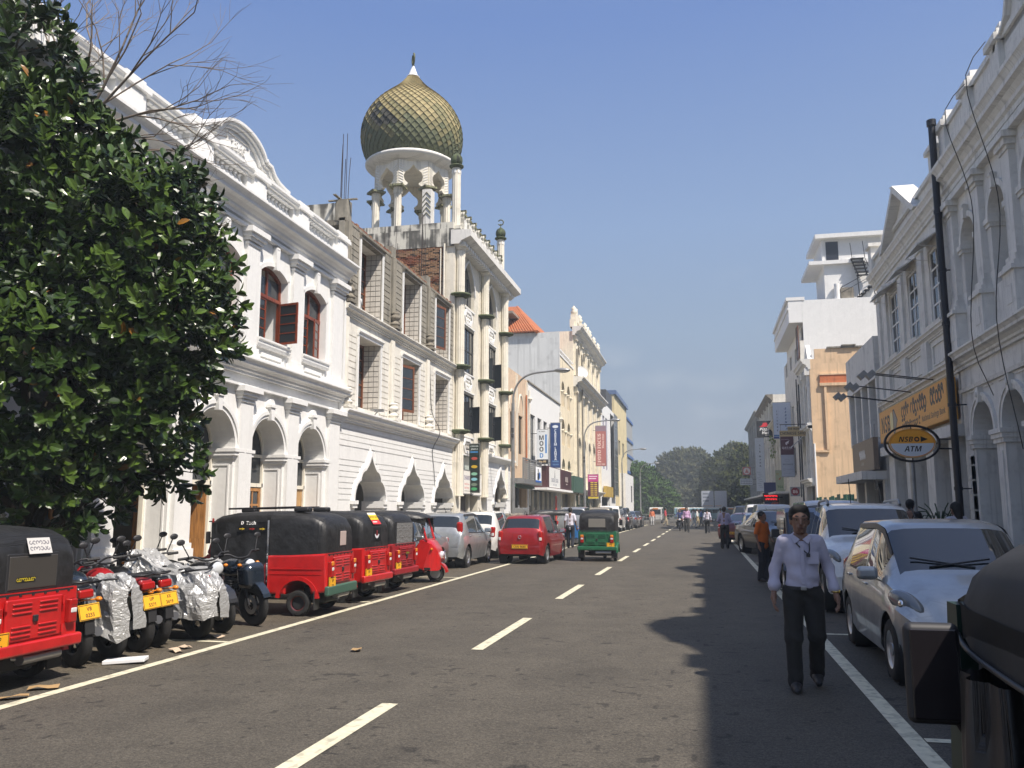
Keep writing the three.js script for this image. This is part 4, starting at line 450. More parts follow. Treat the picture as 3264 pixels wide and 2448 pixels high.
// ================================================================ RIGHT SIDE OF THE STREET
{ // N: near arcade building
  const z0 = -27.1, U = 34, b = rightB('arcaded_building', 'tall weathered white building with two tiers of arches, heavy cornice and shaped gables', z0);
  const cen = []; for (let i = 0; i < 14; i++) cen.push(1.78 + i * 2.4); const s = shp([[0, 0], [U, 0], [U, 12.2], [0, 12.2]]), SP = 3.67, R0 = .87, us = 9.1, ur = .62;
  for (const c of cen) { s.holes.push(pth([[c - R0, .16], [c + R0, .16], ...arcPts(c, SP, R0, 0, 180, 18)])); s.holes.push(pth([[c - ur, 7.3], [c + ur, 7.3], ...arcPts(c, us, ur, 0, 180, 16)])); }
  mesh('wall', ext(s, -.7, 0), M.agedwhite, b); mesh('side_wall', [bb(0, .3, 0, 12.2, -10, -.7), bb(U - .3, U, 0, 12.2, -10, -.7), bb(0, U, 0, 12.2, -10.3, -10), bb(.3, U - .3, .16, 12, -3.2, -3), bb(.3, U - .3, 6.9, 11, -1.0, -.8)], M.agedwhite, b); mesh('roof', bb(.3, U - .3, 11.9, 12.1, -10, -.7), M.concrete, b); mesh('floor_slab', [bb(.3, U - .3, 5.6, 5.8, -10, -.7), bb(0, U, .1, .16, -10, 0)], M.agedwhite, b);
  cen.forEach((c, i) => { if (i > 9) return;
    mesh('archivolt', [ring(c, SP, R0, R0 + .12, 0, .05), ring(c, SP, R0 + .12, R0 + .22, 0, .08)], M.agedtrim, b); mesh('keystone', [ext([[c - .09, SP + R0 - .05], [c + .09, SP + R0 - .05], [c + .14, SP + R0 + .36], [c - .14, SP + R0 + .36]], 0, .14), sph(.08, c, SP + R0 + .18, .14, 1, 1.2, .6, 8)], M.agedtrim, b);
    for (const e of [-1, 1]) { const x0 = c + e * (R0 - .06), x1 = c + e * 1.2; mesh('impost', [bb(x0, x1, 3.3, 3.42, -.72, .06), bb(x0 - e * .03, x1, 3.42, 3.54, -.74, .1), bb(x0 - e * .06, x1, 3.54, 3.66, -.76, .14)], M.agedtrim, b); mesh('impost', [bb(c + e * (ur - .05), c + e * 1.0, 8.86, 8.96, -.5, .05), bb(c + e * (ur - .08), c + e * 1.0, 8.96, 9.1, -.5, .09)], M.agedtrim, b); }
    mesh('frieze_panel', [bb(c - .95, c - .25, 4.86, 4.9, 0, .03), bb(c + .25, c + .95, 4.86, 4.9, 0, .03)], M.agedtrim, b);
    mesh('archivolt', [ring(c, us, ur, ur + .16, 0, .06)], M.agedtrim, b); mesh('keystone', [ext([[c - .07, us + ur - .04], [c + .07, us + ur - .04], [c + .11, us + ur + .34], [c - .11, us + ur + .34]], 0, .14), cyl(.07, .07, .2, c, us + ur + .3, .1, 10, 'x')], M.agedtrim, b);
    const p = c - 1.2; mesh('pilaster', [bb(p - .26, p + .26, 7.55, 10.15, 0, .16)], M.agedwhite, b); mesh('capital', [bb(p - .3, p + .3, 10.1, 10.2, 0, .2), bb(p - .36, p + .36, 10.2, 10.36, 0, .27), bb(p - .44, p + .44, 10.36, 10.52, 0, .34)], M.agedtrim, b); mesh('pedestal', [bb(p - .4, p + .4, 6.1, 7.15, 0, .3), bb(p - .46, p + .46, 7.15, 7.25, 0, .37), bb(p - .38, p + .38, 7.25, 7.38, 0, .28), bb(p - .33, p + .33, 7.38, 7.55, 0, .22)], M.agedtrim, b); mesh('pedestal_panel', bb(p - .18, p + .18, 6.4, 6.85, .3, .315), M.agedwhite, b);
    mesh('pier_panel', bb(p - .14, p + .14, .8, 3.1, 0, .03), M.agedwhite, b);
    mesh('parapet_pier', [bb(p - .3, p + .3, 11.7, 12.85, -.32, .2), bb(p - .4, p + .4, 12.85, 13.03, -.4, .3), bb(p - .26, p + .26, 13.03, 13.2, -.26, .18)], M.agedtrim, b); mesh('finial_block', bb(p - .14, p + .14, 13.2, 13.42, -.14, .06), M.whiteTrim, b);
  });
  for (let j = 0; j < 7; j++) mesh('quoin_block', bb(.04, .72, .35 + j * .42, .73 + j * .42, 0, .03), M.agedwhite, b);
  mesh('string_course', [run(cornice(5.6, 6.08, .42), -.1, U), run([[-.05, 4.95], [.08, 4.95], [.1, 5.05], [-.05, 5.05]], 0, U)], M.agedtrim, b); mesh('cornice', [run([[-.05, 10.52], [.2, 10.52], [.2, 10.7], [-.05, 10.7]], 0, U), run(cornice(10.85, 11.7, .5), -.12, U)], M.agedtrim, b); mesh('parapet', [bb(0, U, 11.68, 12.85, -.3, .06), bb(-.02, U, 12.85, 13.0, -.36, .13)], M.agedtrim, b);
  for (const gc of [7.6, 19.8]) { const H = [[2.3, 12.7], [2.2, 12.9], [1.8, 12.98], [1.45, 13.2], [1.25, 13.6], [1.15, 13.7], [.9, 13.75], [.6, 14.05], [0, 14.25]]; const o = [...H.map(p => [gc + p[0], p[1]]), ...H.slice(0, -1).reverse().map(p => [gc - p[0], p[1]])]; mesh('gable', ext(o, -.3, .06), M.agedwhite, b); mesh('gable_coping', ext([...o, ...o.slice().reverse().map(p => [gc + (p[0] - gc) * .93, 12.7 + (p[1] - 12.7) * .9])], .06, .2), M.agedtrim, b); }
  mesh('lightning_cable', tube([[5.2, 13.1, .3], [5.3, 12.0, .85], [5.2, 9, .3], [5.15, 6.0, .55], [5.1, 3, .2]], .012, 4), M.black, b); mesh('lightning_cable', tube([[3.4, 12.9, .3], [3.4, 12.0, .85], [3.3, 9.5, .32], [3.2, 6.1, .55], [3.2, 4.5, .15]], .012, 4), M.black, b);
}
tag(mesh('vent_pipe', [cyl(.1, .1, 13.3, 7.12, 6.65, -26.75, 14), cyl(.135, .135, .18, 7.12, 13.2, -26.75, 14), ...[2.2, 4.6, 7.0, 8.6, 10.4].flatMap(y => [cyl(.12, .12, .1, 7.12, y, -26.75, 14), rod([7.12, y, -26.75], [7.52, y, -26.75], .02)])], mat([.008, .009, .014], .45)), 'tall black vent pipe rising between the arcaded building and the bank', 'pipe');

{ // NSB bank building
  const z0 = -38.1, U = 10.8, b = rightB('bank_building', 'white two storey bank with three hooded windows, pediment and ochre signboard', z0); const wc = [3.0, 6.05, 9.1], s = shp([[0, 4.1], [U, 4.1], [U, 11], [0, 11]]); for (const c of wc) s.holes.push(pth(rectH(c - .72, c + .72, 7.5, 10.0)));
  mesh('wall', ext(s, -.45, 0), M.agedwhite, b); mesh('side_wall', [bb(0, .3, 0, 11, -10, -.45), bb(U - .3, U, 0, 11, -10, -.45), bb(0, U, 0, 11, -10.2, -10), bb(.3, U - .3, .16, 4.1, -2.6, -2.4)], M.agedwhite, b); mesh('roof', bb(.3, U - .3, 10.7, 10.9, -10, -.45), M.concrete, b); mesh('floor_slab', [bb(.3, U - .3, 4.1, 4.3, -10, -.45), bb(0, U, .1, .16, -10, 0)], M.agedwhite, b); mesh('inner_wall', bb(.3, U - .3, 4.3, 10.7, -3, -2.8), M.shade, b);
  for (const [x0, x1] of [[.6, 2.0], [3.6, 4.9], [6.6, 7.9], [9.4, 10.7]]) mesh('pillar', bb(x0, x1 - .35, .16, 4.1, -.6, .05), M.agedwhite, b);
  for (const c of wc) { gridWin(b, 'window', c - .72, c + .72, 7.5, 10.0, -.05, 2, 4, M.whiteTrim, M.pane, .09, .06);
    const hood = mesh('window_hood', [ext([[0, 10.3], [1.0, 9.62], [1.0, 9.57], [0, 10.24]], c - .95, c + .95).rotateY(-PI / 2).translate(0, 0, 0).applyMatrix4(new THREE.Matrix4().makeScale(-1, 1, 1).multiply(new THREE.Matrix4().identity()))].map(g => g), M.agedtrim, b); hood.geometry.dispose(); hood.geometry = (() => { const g = merge([run([[0, 10.32], [.7, 9.86], [.7, 9.82], [0, 10.27]], c - .85, c + .85), ext([[c - .85, 10.24], [c - .85, 10.3], [c - .8, 10.3], [c - .8, 10.24]], 0, .3)]); triUV(g, 2); return g; })();
    mesh('hood_bracket', [rod([c - .8, 9.75, 0], [c - .8, 9.84, .66], .01), rod([c + .8, 9.75, 0], [c + .8, 9.84, .66], .01)], M.agedtrim, b); mesh('sill', run([[-.2, 7.36], [.18, 7.36], [.2, 7.5], [-.2, 7.52]], c - .85, c + .85), M.agedtrim, b); mesh('apron_panel', [bb(c - .8, c + .8, 6.2, 6.26, 0, .05), bb(c - .8, c + .8, 6.84, 6.9, 0, .05), bb(c - .8, c - .74, 6.26, 6.84, 0, .05), bb(c + .74, c + .8, 6.26, 6.84, 0, .05)], M.agedtrim, b); }
  for (const p of [.45, 1.75, 4.52, 7.57, 10.4]) { mesh('pilaster', [bb(p - .28, p + .28, 7.3, 10.2, 0, .09), bb(p - .36, p + .36, 6.0, 7.1, 0, .14)], M.agedwhite, b); mesh('capital', [bb(p - .34, p + .34, 10.2, 10.35, 0, .15), bb(p - .42, p + .42, 10.35, 10.5, 0, .22)], M.agedtrim, b); }
  mesh('string_course', [run(cornice(7.05, 7.35, .24), -.1, U), run(cornice(5.6, 6.0, .26), 0, U)], M.agedtrim, b); mesh('cornice', run(cornice(10.85, 11.45, .36), -.12, U), M.agedtrim, b); mesh('parapet', [bb(0, U, 11.4, 12.0, -.3, .1), bb(-.05, U, 12, 12.14, -.36, .2)], M.agedtrim, b);
  const pc = 6.0; mesh('pediment', [ext([[pc - 2.6, 11.5], [pc + 2.6, 11.5], [pc, 13.1]], -.2, .1), ext([[pc - 2.9, 11.45], [pc, 13.25], [pc + 2.9, 11.45], [pc + 2.5, 11.45], [pc, 12.98], [pc - 2.5, 11.45]], -.3, .45)], M.agedtrim, b);
  for (const p of [.3, 10.5]) mesh('parapet_pier', [bb(p - .3, p + .3, 11.5, 12.6, -.3, .25), bb(p - .4, p + .4, 12.6, 12.75, -.4, .35)], M.agedtrim, b); mesh('finial', [lathe([[0, 0], [.16, 0], [.1, .12], [.16, .3], [.1, .5], [.18, .56], [0, .6]], 10).translate(4.4, 13.2, 0), lathe([[0, 0], [.16, 0], [.1, .12], [.16, .3], [.1, .5], [.18, .56], [0, .6]], 10).translate(10.5, 12.75, 0)], M.whiteTrim, b);
  mesh('beam', bb(.3, U, 3.75, 4.1, -.4, .3), M.agedwhite, b);
  const sg = mesh('signboard', bb(.75, 10.75, 4.25, 5.5, .08, .34), mat([.68, .36, .075], .6, { map: T.dust, tile: 2 }), b);
  const script = (x, X, Y, W, H, n, seed) => { const r = rng(seed); x.lineWidth = H * .2; x.lineCap = 'round'; for (let k = 0; k < n; k++) { const w = W / n, cx = X + (k + .5) * w, cy = Y; if (r() < .12) continue; x.beginPath(); x.ellipse(cx, cy, w * .42, H * .34, 0, r() * 3, r() * 3 + 4.5); x.stroke(); if (r() < .45) { x.beginPath(); x.ellipse(cx, cy - H * .42, w * .3, H * .16, 0, 2.6, 6.9); x.stroke(); } if (r() < .3) { x.beginPath(); x.moveTo(cx, cy + H * .3); x.quadraticCurveTo(cx + w * .3, cy + H * .6, cx - w * .4, cy + H * .55); x.stroke(); } } };
  mesh('sign_print', plane(9.9, 1.2, 5.75, 4.875, .345), print(9.9, 1.2, 1024, (x, W, H) => { x.fillStyle = '#e0a24e'; x.fillRect(0, 0, W, H); x.fillStyle = '#d59a49'; for (let i = 0; i < 30; i++) x.fillRect((i * 173) % W, (i * 37) % H, 60, 3); x.fillStyle = '#2a2522'; x.font = `bold ${H * .72}px sans-serif`; x.fillText('NSB', W * .03, H * .72); x.fillStyle = '#e0d39a'; x.beginPath(); x.ellipse(W * .225, H * .47, W * .026, H * .33, 0, 0, 7); x.fill(); x.fillStyle = '#8d8780'; x.strokeStyle = '#2a2522'; x.lineWidth = 6; x.beginPath(); x.moveTo(W * .255, H * .12); x.lineTo(W * .275, H * .12); x.lineTo(W * .325, H * .47); x.lineTo(W * .275, H * .84); x.lineTo(W * .255, H * .84); x.closePath(); x.fill(); x.stroke(); x.strokeStyle = '#3b322c'; script(x, W * .40, H * .33, W * .12, H * .42, 4, 5); script(x, W * .54, H * .33, W * .25, H * .42, 8, 9); script(x, W * .81, H * .33, W * .16, H * .42, 5, 3); script(x, W * .40, H * .77, W * .27, H * .22, 12, 8); x.fillStyle = '#3b322c'; x.font = `bold ${H * .22}px sans-serif`; x.fillText('National Savings Bank', W * .69, H * .84, W * .29); }), sg, true);
  for (const [u, e] of [[2.2, 0], [3.4, 1], [5.0, 0], [6.2, 1], [7.8, 0], [9.2, 1]]) { const f = thing('floodlight', 'small grey floodlight on a thin arm above the ochre bank sign', 'floodlight', { group: 'floodlights over the bank sign' }); f.rotation.y = -PI / 2; f.position.set(XR, 0, z0); mesh('arm', rod([u, 5.85 - e * .2, .3], [u - .25, 6.15 - e * .2, 2.0], .018), M.iron, f); mesh('lamp_head', bx(.34, .2, .26).rotateX(.7).translate(u - .25, 6.1 - e * .2, 2.1), M.galv, f); }
  mesh('potted_palm', [lathe([[0, 0], [.2, 0], [.28, .5], [0, .5]], 12).translate(10.0, .16, .6), ...Array.from({ length: 14 }, (_, k) => tube([[10, .6, .6], [10 + Math.cos(k * 1.7) * .35, 1.5, .6 + Math.sin(k * 1.7) * .3], [10 + Math.cos(k * 1.7) * .7, 1.5 + Math.sin(k * 3) * .3, .6 + Math.sin(k * 1.7) * .6]], .02, 4, 5))], mat([.03, .06, .025], .7), b);
}
{ // oval cash machine sign on its post
  const t = thing('oval_sign', 'oval orange and grey cash machine sign in black ring beside black pipe', 'sign', { pos: [6.02, 3.52, -27.0] });
  const oval = (a, b2, n = 40) => Array.from({ length: n }, (_, i) => [Math.cos(i / n * 2 * PI) * a, Math.sin(i / n * 2 * PI) * b2]);
  const s = shp(oval(.77, .55)); s.holes.push(pth(oval(.71, .49))); mesh('ring_frame', ext(s, -.05, .05), M.iron, t); mesh('sign_body', ext(oval(.64, .425), -.07, .07), mat([.5, .26, .03], .6), t);
  mesh('sign_print', new THREE.ShapeGeometry(shp(oval(.625, .41))).translate(0, 0, .074), print(1.28, .85, 512, (x, W, H) => { }), t, true);
  const face = t.children[t.children.length - 1]; { const m = print(1.28, .85, 512, (x, W, H) => { x.fillStyle = '#eda32c'; x.fillRect(0, 0, W, H * .5); x.fillStyle = '#cfd5da'; x.fillRect(0, H * .5, W, H); x.strokeStyle = '#d98a1c'; x.lineWidth = W * .02; x.beginPath(); x.ellipse(W / 2, H / 2, W * .465, H * .46, 0, 0, 7); x.stroke(); x.fillStyle = '#14100d'; x.font = `italic bold ${H * .24}px sans-serif`; x.fillText('NSB', W * .2, H * .44); x.beginPath(); x.arc(W * .6, H * .36, H * .085, 0, 7); x.fill(); x.fillStyle = '#d98a1c'; x.beginPath(); x.arc(W * .6, H * .36, H * .045, 0, 7); x.fill(); x.fillStyle = '#14100d'; x.beginPath(); x.moveTo(W * .68, H * .26); x.lineTo(W * .83, H * .36); x.lineTo(W * .68, H * .46); x.fill(); x.font = `italic bold ${H * .26}px sans-serif`; x.textAlign = 'center'; x.fillText('ATM', W * .5, H * .78); }); face.material = m; const uv = face.geometry.attributes.uv, p = face.geometry.attributes.position; for (let i = 0; i < p.count; i++) uv.setXY(i, p.getX(i) / 1.28 + .5, p.getY(i) / .85 + .5); }
  mesh('bracket', [rod([.74, .12, 0], [1.25, .12, -.2], .022), rod([.74, -.16, 0], [1.25, -.16, -.2], .022), bx(.03, .1, .03, 0, .46, 0), bx(.03, .1, .03, 0, -.46, 0), bx(.1, .03, .03, .68, 0, 0), bx(.1, .03, .03, -.68, 0, 0)], M.iron, t); mesh('post', cyl(.075, .075, 2.85, -.02, -1.97, -.05, 12), M.galv, t);
}
{ // low white building with a hanging brown board
  const z0 = -45.3, U = 7.1, b = rightB('low_white_building', 'plain white building with deep fins and a brown board beside the bank', z0); mesh('wall', [bb(0, U, 7.1, 8.9, -.5, .25), bb(0, U, 3.2, 4.6, -.4, 0), bb(0, U, 2.85, 3.2, -.4, 1.0)], M.agedwhite, b); for (const u of [0, 1.6, 3.3, 5.0, 6.8]) mesh('fin', bb(u, u + .3, 4.6, 7.1, -.5, .2), M.agedwhite, b); mesh('back_wall', bb(0, U, .16, 8.6, -1.4, -1.2), M.interior, b); mesh('side_wall', [bb(0, .3, 0, 8.6, -9, -.5), bb(U - .3, U, 0, 8.6, -9, -.5), bb(0, U, 0, 8.6, -9.2, -9)], M.agedwhite, b); mesh('roof', bb(0, U, 8.4, 8.6, -9, -.5), M.concrete, b); mesh('pillar', [bb(.1, .5, 0, 2.85, -.4, .1), bb(2.4, 2.8, 0, 2.85, -.4, .1), bb(6.6, 7.0, 0, 2.85, -.4, .1)], M.agedwhite, b); mesh('shopfront', bb(.5, 6.6, .16, 2.85, -.9, -.85), M.pane, b);
  const bd = mesh('brown_board', bb(2.1, 7.2, 3.25, 4.6, .3, .5), mat([.22, .175, .13], .7), b); mesh('board_print', plane(5, 1.3, 4.65, 3.93, .505), print(5, 1.3, 256, (x, W, H) => { x.fillStyle = '#82735f'; x.fillRect(0, 0, W, H); x.strokeStyle = '#d5dadb'; x.lineWidth = 5; x.beginPath(); x.moveTo(W * .35, H * .45); for (let k = 0; k < 10; k++) x.quadraticCurveTo(W * (.36 + k * .028), H * (.2 + (k % 2) * .5), W * (.375 + k * .028), H * .45); x.stroke(); x.fillStyle = '#b9b3a6'; x.font = `${H * .12}px sans-serif`; x.fillText('LEATHER', W * .42, H * .82); }), bd, true);
  mesh('cable_loop', [tube([[6.6, 5.2, .3], [6.7, 4.0, .35], [6.5, 3.2, .5], [6.7, 2.5, .3], [6.6, 1.8, .2]], .02, 5), new THREE.TorusGeometry(.28, .02, 5, 20).translate(6.7, 2.7, .4), rb(.3, .5, .14, .02, 6.8, 3.8, .4)], M.galv, b);
}
{ // vacant lot with green sheet hoarding
  const t = thing('hoarding', 'green metal sheet hoarding across the vacant lot beside the peach wall', 'fence', { pos: [XR, 0, -61.4], ry: -PI / 2 }); const r = rng(5); for (let k = 0; k < 14; k++) { const h = 2.0 + r() * .35; mesh('sheet', bb(k * 1.14, k * 1.14 + 1.1, .14, .14 + h, -.02 - (k % 2) * .03, .01 - (k % 2) * .03), k % 5 === 3 ? M.greenframe : M.green, t); } for (let k = 0; k < 8; k++) mesh('post', bb(k * 2.28 - .04, k * 2.28 + .04, 0, 2.1, -.16, -.06), M.ply, t);
}
{ // peach building: blank party wall and ornate street front
  const z0 = -66.5, U = 4.9, b = rightB('peach_building', 'narrow building with blank peach party wall and ornate white street front', z0); const hs = [archH(1.4, .55, 4.6, 6.4), archH(3.4, .55, 4.6, 6.4), archH(1.4, .55, 7.9, 9.6), archH(3.4, .55, 7.9, 9.6)]; const s = shp([[0, 3.2], [U, 3.2], [U, 11.9], [0, 11.9]]); hs.forEach(h => s.holes.push(pth(h))); mesh('wall', ext(s, -.35, 0), M.agedwhite, b);
  mesh('party_wall', [bb(U - .25, U, 0, 12.6, -14, -.36)], M.peach, b); mesh('party_wall_edge', bb(U - .2, U + .02, 0, 11.9, -.36, .02), M.peach, b); mesh('roof_slabs', [bb(U - .3, U + .1, 12.6, 12.72, -14, -1.2), ...[-2.6, -4.4, -6.5, -9].map((z, i) => bx(.5, .08, .9, U - .05, 12.78, z))], M.concrete, b);
  mesh('wall_stub', bb(U + .002, U + .1, 10.2, 10.75, -12, -.62), mat([.60, .19, .08], .85, { map: T.dirty, tile: 3 }), b); mesh('wall_ledge', [bb(U + .002, U + .18, 10.0, 10.2, -12, -.58), bb(U + .002, U + .14, 10.75, 10.85, -12, -.6)], M.peach, b); mesh('flue_ridge', [bb(U + .002, U + .14, 5.6, 10, -1.02, -.86), bb(U + .002, U + .12, 5.45, 5.6, -1.02, -.12)], M.peach, b);
  mesh('drain_pipe', cyl(.07, .07, 5.9, U + .08, 3.1, -.05, 10), M.whiteTrim, b); mesh('wall_scar', bb(U + .003, U + .03, 1.95, 2.15, -5.2, -1.6), M.concrete, b); mesh('back_wall', [bb(.26, U - .26, .16, 11.6, -1.8, -1.6), bb(0, .25, 0, 12.4, -14, -.36), bb(0, U - .02, 0, 12, -14.2, -14.01)], M.shade, b); mesh('roof', bb(.26, U - .26, 11.6, 11.8, -13.9, -.37), M.concrete, b);
  for (const c of [1.4, 3.4]) for (const y of [4.6, 7.9]) { gridWin(b, 'window', c - .55, c + .55, y, y + 2.3, -.2, 2, 3, M.brownwood, M.pane); mesh('archivolt', ring(c, y + 1.75, .55, .75, 0, .1), M.agedtrim, b); } for (const p of [.3, 2.4, 4.6]) mesh('column', [bb(p - .2, p + .2, 3.2, 11.2, 0, .2), bb(p - .3, p + .3, 7.1, 7.5, 0, .34), bb(p - .3, p + .3, 10.8, 11.3, 0, .36)], M.agedtrim, b); mesh('cornice', [run(cornice(11.2, 11.9, .6), -.1, U + .05), run(cornice(6.9, 7.3, .4), 0, U), run(cornice(3.2, 3.7, .5), 0, U)], M.agedtrim, b); mesh('parapet_pediment', ext([[2.6, 11.9], [4.9, 11.9], [3.8, 13.1]], -.2, .1), M.agedtrim, b); mesh('shop_awning', run([[0, 7.1], [1.1, 6.1], [1.1, 6.05], [0, 7.0]], .1, 2.2), M.greywall, b); mesh('shopfront', bb(.2, U - .3, .16, 3.2, -.8, -.75), M.pane, b);
}
{ // tall white building with penthouse and steel stair
  const z0 = -79.5, U = 12.8, b = rightB('tall_white_building', 'tall white building with penthouse, flat eaves and black steel roof stair', z0); const s = shp([[0, 0], [U, 0], [U, 14.2], [0, 14.2]]); for (const c of [2.2, 6, 9.8, 12.2]) { s.holes.push(pth(rectH(c - .7, c + .5, 13.0, 13.0 + 1.1))); s.holes.push(pth(rectH(c - 1, c + .5, 8, 10))); s.holes.push(pth(rectH(c - 1, c + .5, 4.4, 6.6))); } mesh('wall', ext(s, -.3, 0), M.offwhite, b); mesh('side_wall', [bb(U - .3, U, 0, 17.3, -13, -.3), bb(0, .3, 0, 17.3, -13, -.3), bb(.01, U - .01, 0, 17.2, -13.2, -13.01)], M.white, b); mesh('upper_wall', [bb(.31, U - .31, 15.6, 17.29, -.3, .7), bb(.31, U - .31, 14.2, 15.6, -.6, -.31)], M.white, b); mesh('eave_band', [bb(-.1, U + .05, 17.3, 17.55, -.5, .85), bb(-.1, U + .04, 16.6, 16.75, .7, .78)], M.white, b); mesh('side_panel', bb(U - .31, U + .012, 15.6, 17.29, -.29, .702), M.white, b); mesh('side_panel', bb(-.012, .31, 15.6, 17.29, -.29, .702), M.white, b); mesh('roof', bb(.31, U - .31, 17.0, 17.2, -12.9, -.31), M.concrete, b); mesh('inner_wall', bb(.3, U - .3, .16, 17, -2.2, -2), M.shade, b); for (const c of [12.2]) gridWin(b, 'window', c - .9, c + .55, 12.9, 15.4, .1, 2, 3, M.brownwood, M.pane);
  for (const c of [2.2, 6, 9.8, 12.2]) for (const y of [4.4, 8]) gridWin(b, 'window', c - 1, c + .5, y, y + 2, -.15, 2, 2, M.galv, M.pane);
  mesh('drain_pipe', [cyl(.06, .06, 10, 12.4, 7, .2, 8), cyl(.05, .05, 9, 11.0, 7, .2, 8)], M.darkgrey, b); mesh('roof_slab', [bb(7.0, 12.5, 20.1, 20.38, -7, -1.0)], M.white, b);
  const ph = mesh('penthouse', [bb(7.6, 12.2, 17.2, 20.1, -6.3, -2.1), bb(7.6, 12.2, 20.38, 22.1, -6.3, -2.0)], M.white, b); mesh('roof_slab', [bb(7.0, 12.7, 22.1, 22.42, -6.7, -1.5)], M.white, b); mesh('door', bb(12.2, 12.24, 20.42, 21.9, -3.2, -2.3), mat([.012, .016, .03], .4), ph); mesh('vent_box', [bb(12.2, 12.5, 17.2, 18.2, -4.1, -3.2)], M.concreteD, b); mesh('water_pipe', cyl(.2, .2, 1.2, 12.5, 17.9, -2.9, 12), M.whiteTrim, b);
  const st = mesh('roof_stair', [rod([12.6, 20.4, -4.0], [12.6, 19.0, -4.5], .05), rod([12.6, 20.4, -4.8], [12.6, 19.0, -5.1], .05), rod([12.6, 19.0, -4.4], [12.6, 17.3, -4.5], .04), rod([12.6, 19, -5.4], [12.6, 17.3, -5.6], .04), rod([12.5, 18.7, -5.8], [12.5, 17.3, -4.5], .05), rod([12.6, 21.6, -4.0], [12.6, 20.4, -4.1], .025), rod([12.6, 21.7, -4.9], [12.6, 20.4, -5], .025), rod([12.6, 20.4, -5], [12.6, 19.3, -5.4], .025), rod([12.5, 19.8, -6.2], [12.5, 18.2, -3.2], .025), rod([12.5, 19.4, -6.2], [12.5, 17.8, -3.2], .02)], M.iron, b); for (let k = 0; k < 6; k++) mesh('tread', bx(.3, .06, .9, 12.62, 20.35 - k * .26, -4.45 - k * .07), M.iron, st); for (let k = 0; k < 6; k++) mesh('tread', bx(.5, .06, .35, 12.5, 17.4 + k * .25, -4.5 - k * .26), M.iron, st);
}
{ const specs = [['cream_terrace_building', 'weathered cream terrace with grey shutters behind the hanging signs', -93.3, 13.8, 10.2, M.cream, [[1.5, 3.5], [5, 7], [8.5, 10.5], [11.5, 13.2]]], ['white_capped_building', 'tall off white building with dark flat roof cap beyond the signs', -113.8, 20.3, 13.6, M.offwhite, [[2, 4.5], [6, 8.5], [10, 12.5], [14, 16.5], [17.5, 19.5]]], ['grey_columned_building', 'grey building with columned upper floors at the far end', -141, 27, 14.2, M.greywall, [[2, 5], [7, 10], [12, 15], [17, 20], [22, 25]]]];
  for (const [n, l, z, U, H, m, ws] of specs) { const b = rightB(n, l, z); const hs = []; for (const w of ws) for (const y of [4.4, 7.6, 10.6]) if (y + 2 < H - .4) hs.push(rectH(w[0], w[1], y, y + 2)); plainB(b, U, H, 10, m, [...hs, rectH(.6, U - .6, .16, 3)]); for (const w of ws) for (const y of [4.4, 7.6, 10.6]) if (y + 2 < H - .4) gridWin(b, 'window', w[0], w[1], y, y + 2, -.12, 3, 2, M.galv, M.pane); for (const w of ws) mesh('pilaster', bb(w[0] - .7, w[0] - .3, 3.4, H - .3, 0, .2), m, b); mesh('cornice', run(cornice(H - .6, H, .7), -.1, U + .1), n[0] === 'w' ? M.concreteD : m, b); mesh('shopfront', bb(.7, U - .7, .2, 2.9, -.8, -.75), M.pane, b); mesh('canopy', bb(.3, U - .3, 3.0, 3.2, 0, 1.2), M.agedwhite, b); }
}
// ---------------------------------------------------------------- signs hung out over the pavement
function hangSign(name, label, cx, cy, w, h, z, draw, o = {}) { const t = thing(name, label, 'sign', { pos: [cx, cy, z], group: o.group }); mesh('panel', o.round ? rb(w, h, .14, .06, 0, 0, 0) : bx(w, h, .1), o.body || M.greywall, t); mesh('print', plane(w * .97, h * .97, 0, 0, o.round ? .074 : .053), print(w, h, o.px || 256, draw), t, true); const e = cx > 0 ? 1 : -1; mesh('bracket', [rod([e * w / 2, h * .38, 0], [e * (w / 2 + (o.arm || .6)), h * .38, 0], .025), rod([e * w / 2, -h * .38, 0], [e * (w / 2 + (o.arm || .6)), -h * .38, 0], .025)], M.iron, t); return t; }
const vtext = (x, s, cx, y0, dy, font, col) => { x.font = font; x.fillStyle = col; x.textAlign = 'center'; [...s].forEach((c, i) => x.fillText(c, cx, y0 + i * dy)); };
hangSign('pizza_sign', 'black rounded sign with red roof above white lettering', 6.62, 10.0, 1.62, 1.75, -94, (x, W, H) => { x.fillStyle = '#15161a'; x.fillRect(0, 0, W, H); x.fillStyle = '#c8202a'; x.beginPath(); x.moveTo(W * .14, H * .36); x.quadraticCurveTo(W * .36, H * .3, W * .4, H * .12); x.lineTo(W * .64, H * .1); x.quadraticCurveTo(W * .68, H * .26, W * .9, H * .3); x.quadraticCurveTo(W * .5, H * .4, W * .14, H * .36); x.fill(); x.fillStyle = '#f2f2f0'; x.font = `italic bold ${H * .25}px sans-serif`; x.textAlign = 'center'; x.fillText('Pizza', W * .47, H * .6); x.fillText('Hut', W * .52, H * .82); x.font = `${H * .07}px sans-serif`; x.fillText('DELIVERY', W * .66, H * .92); }, { round: true, body: M.black, arm: .5 });
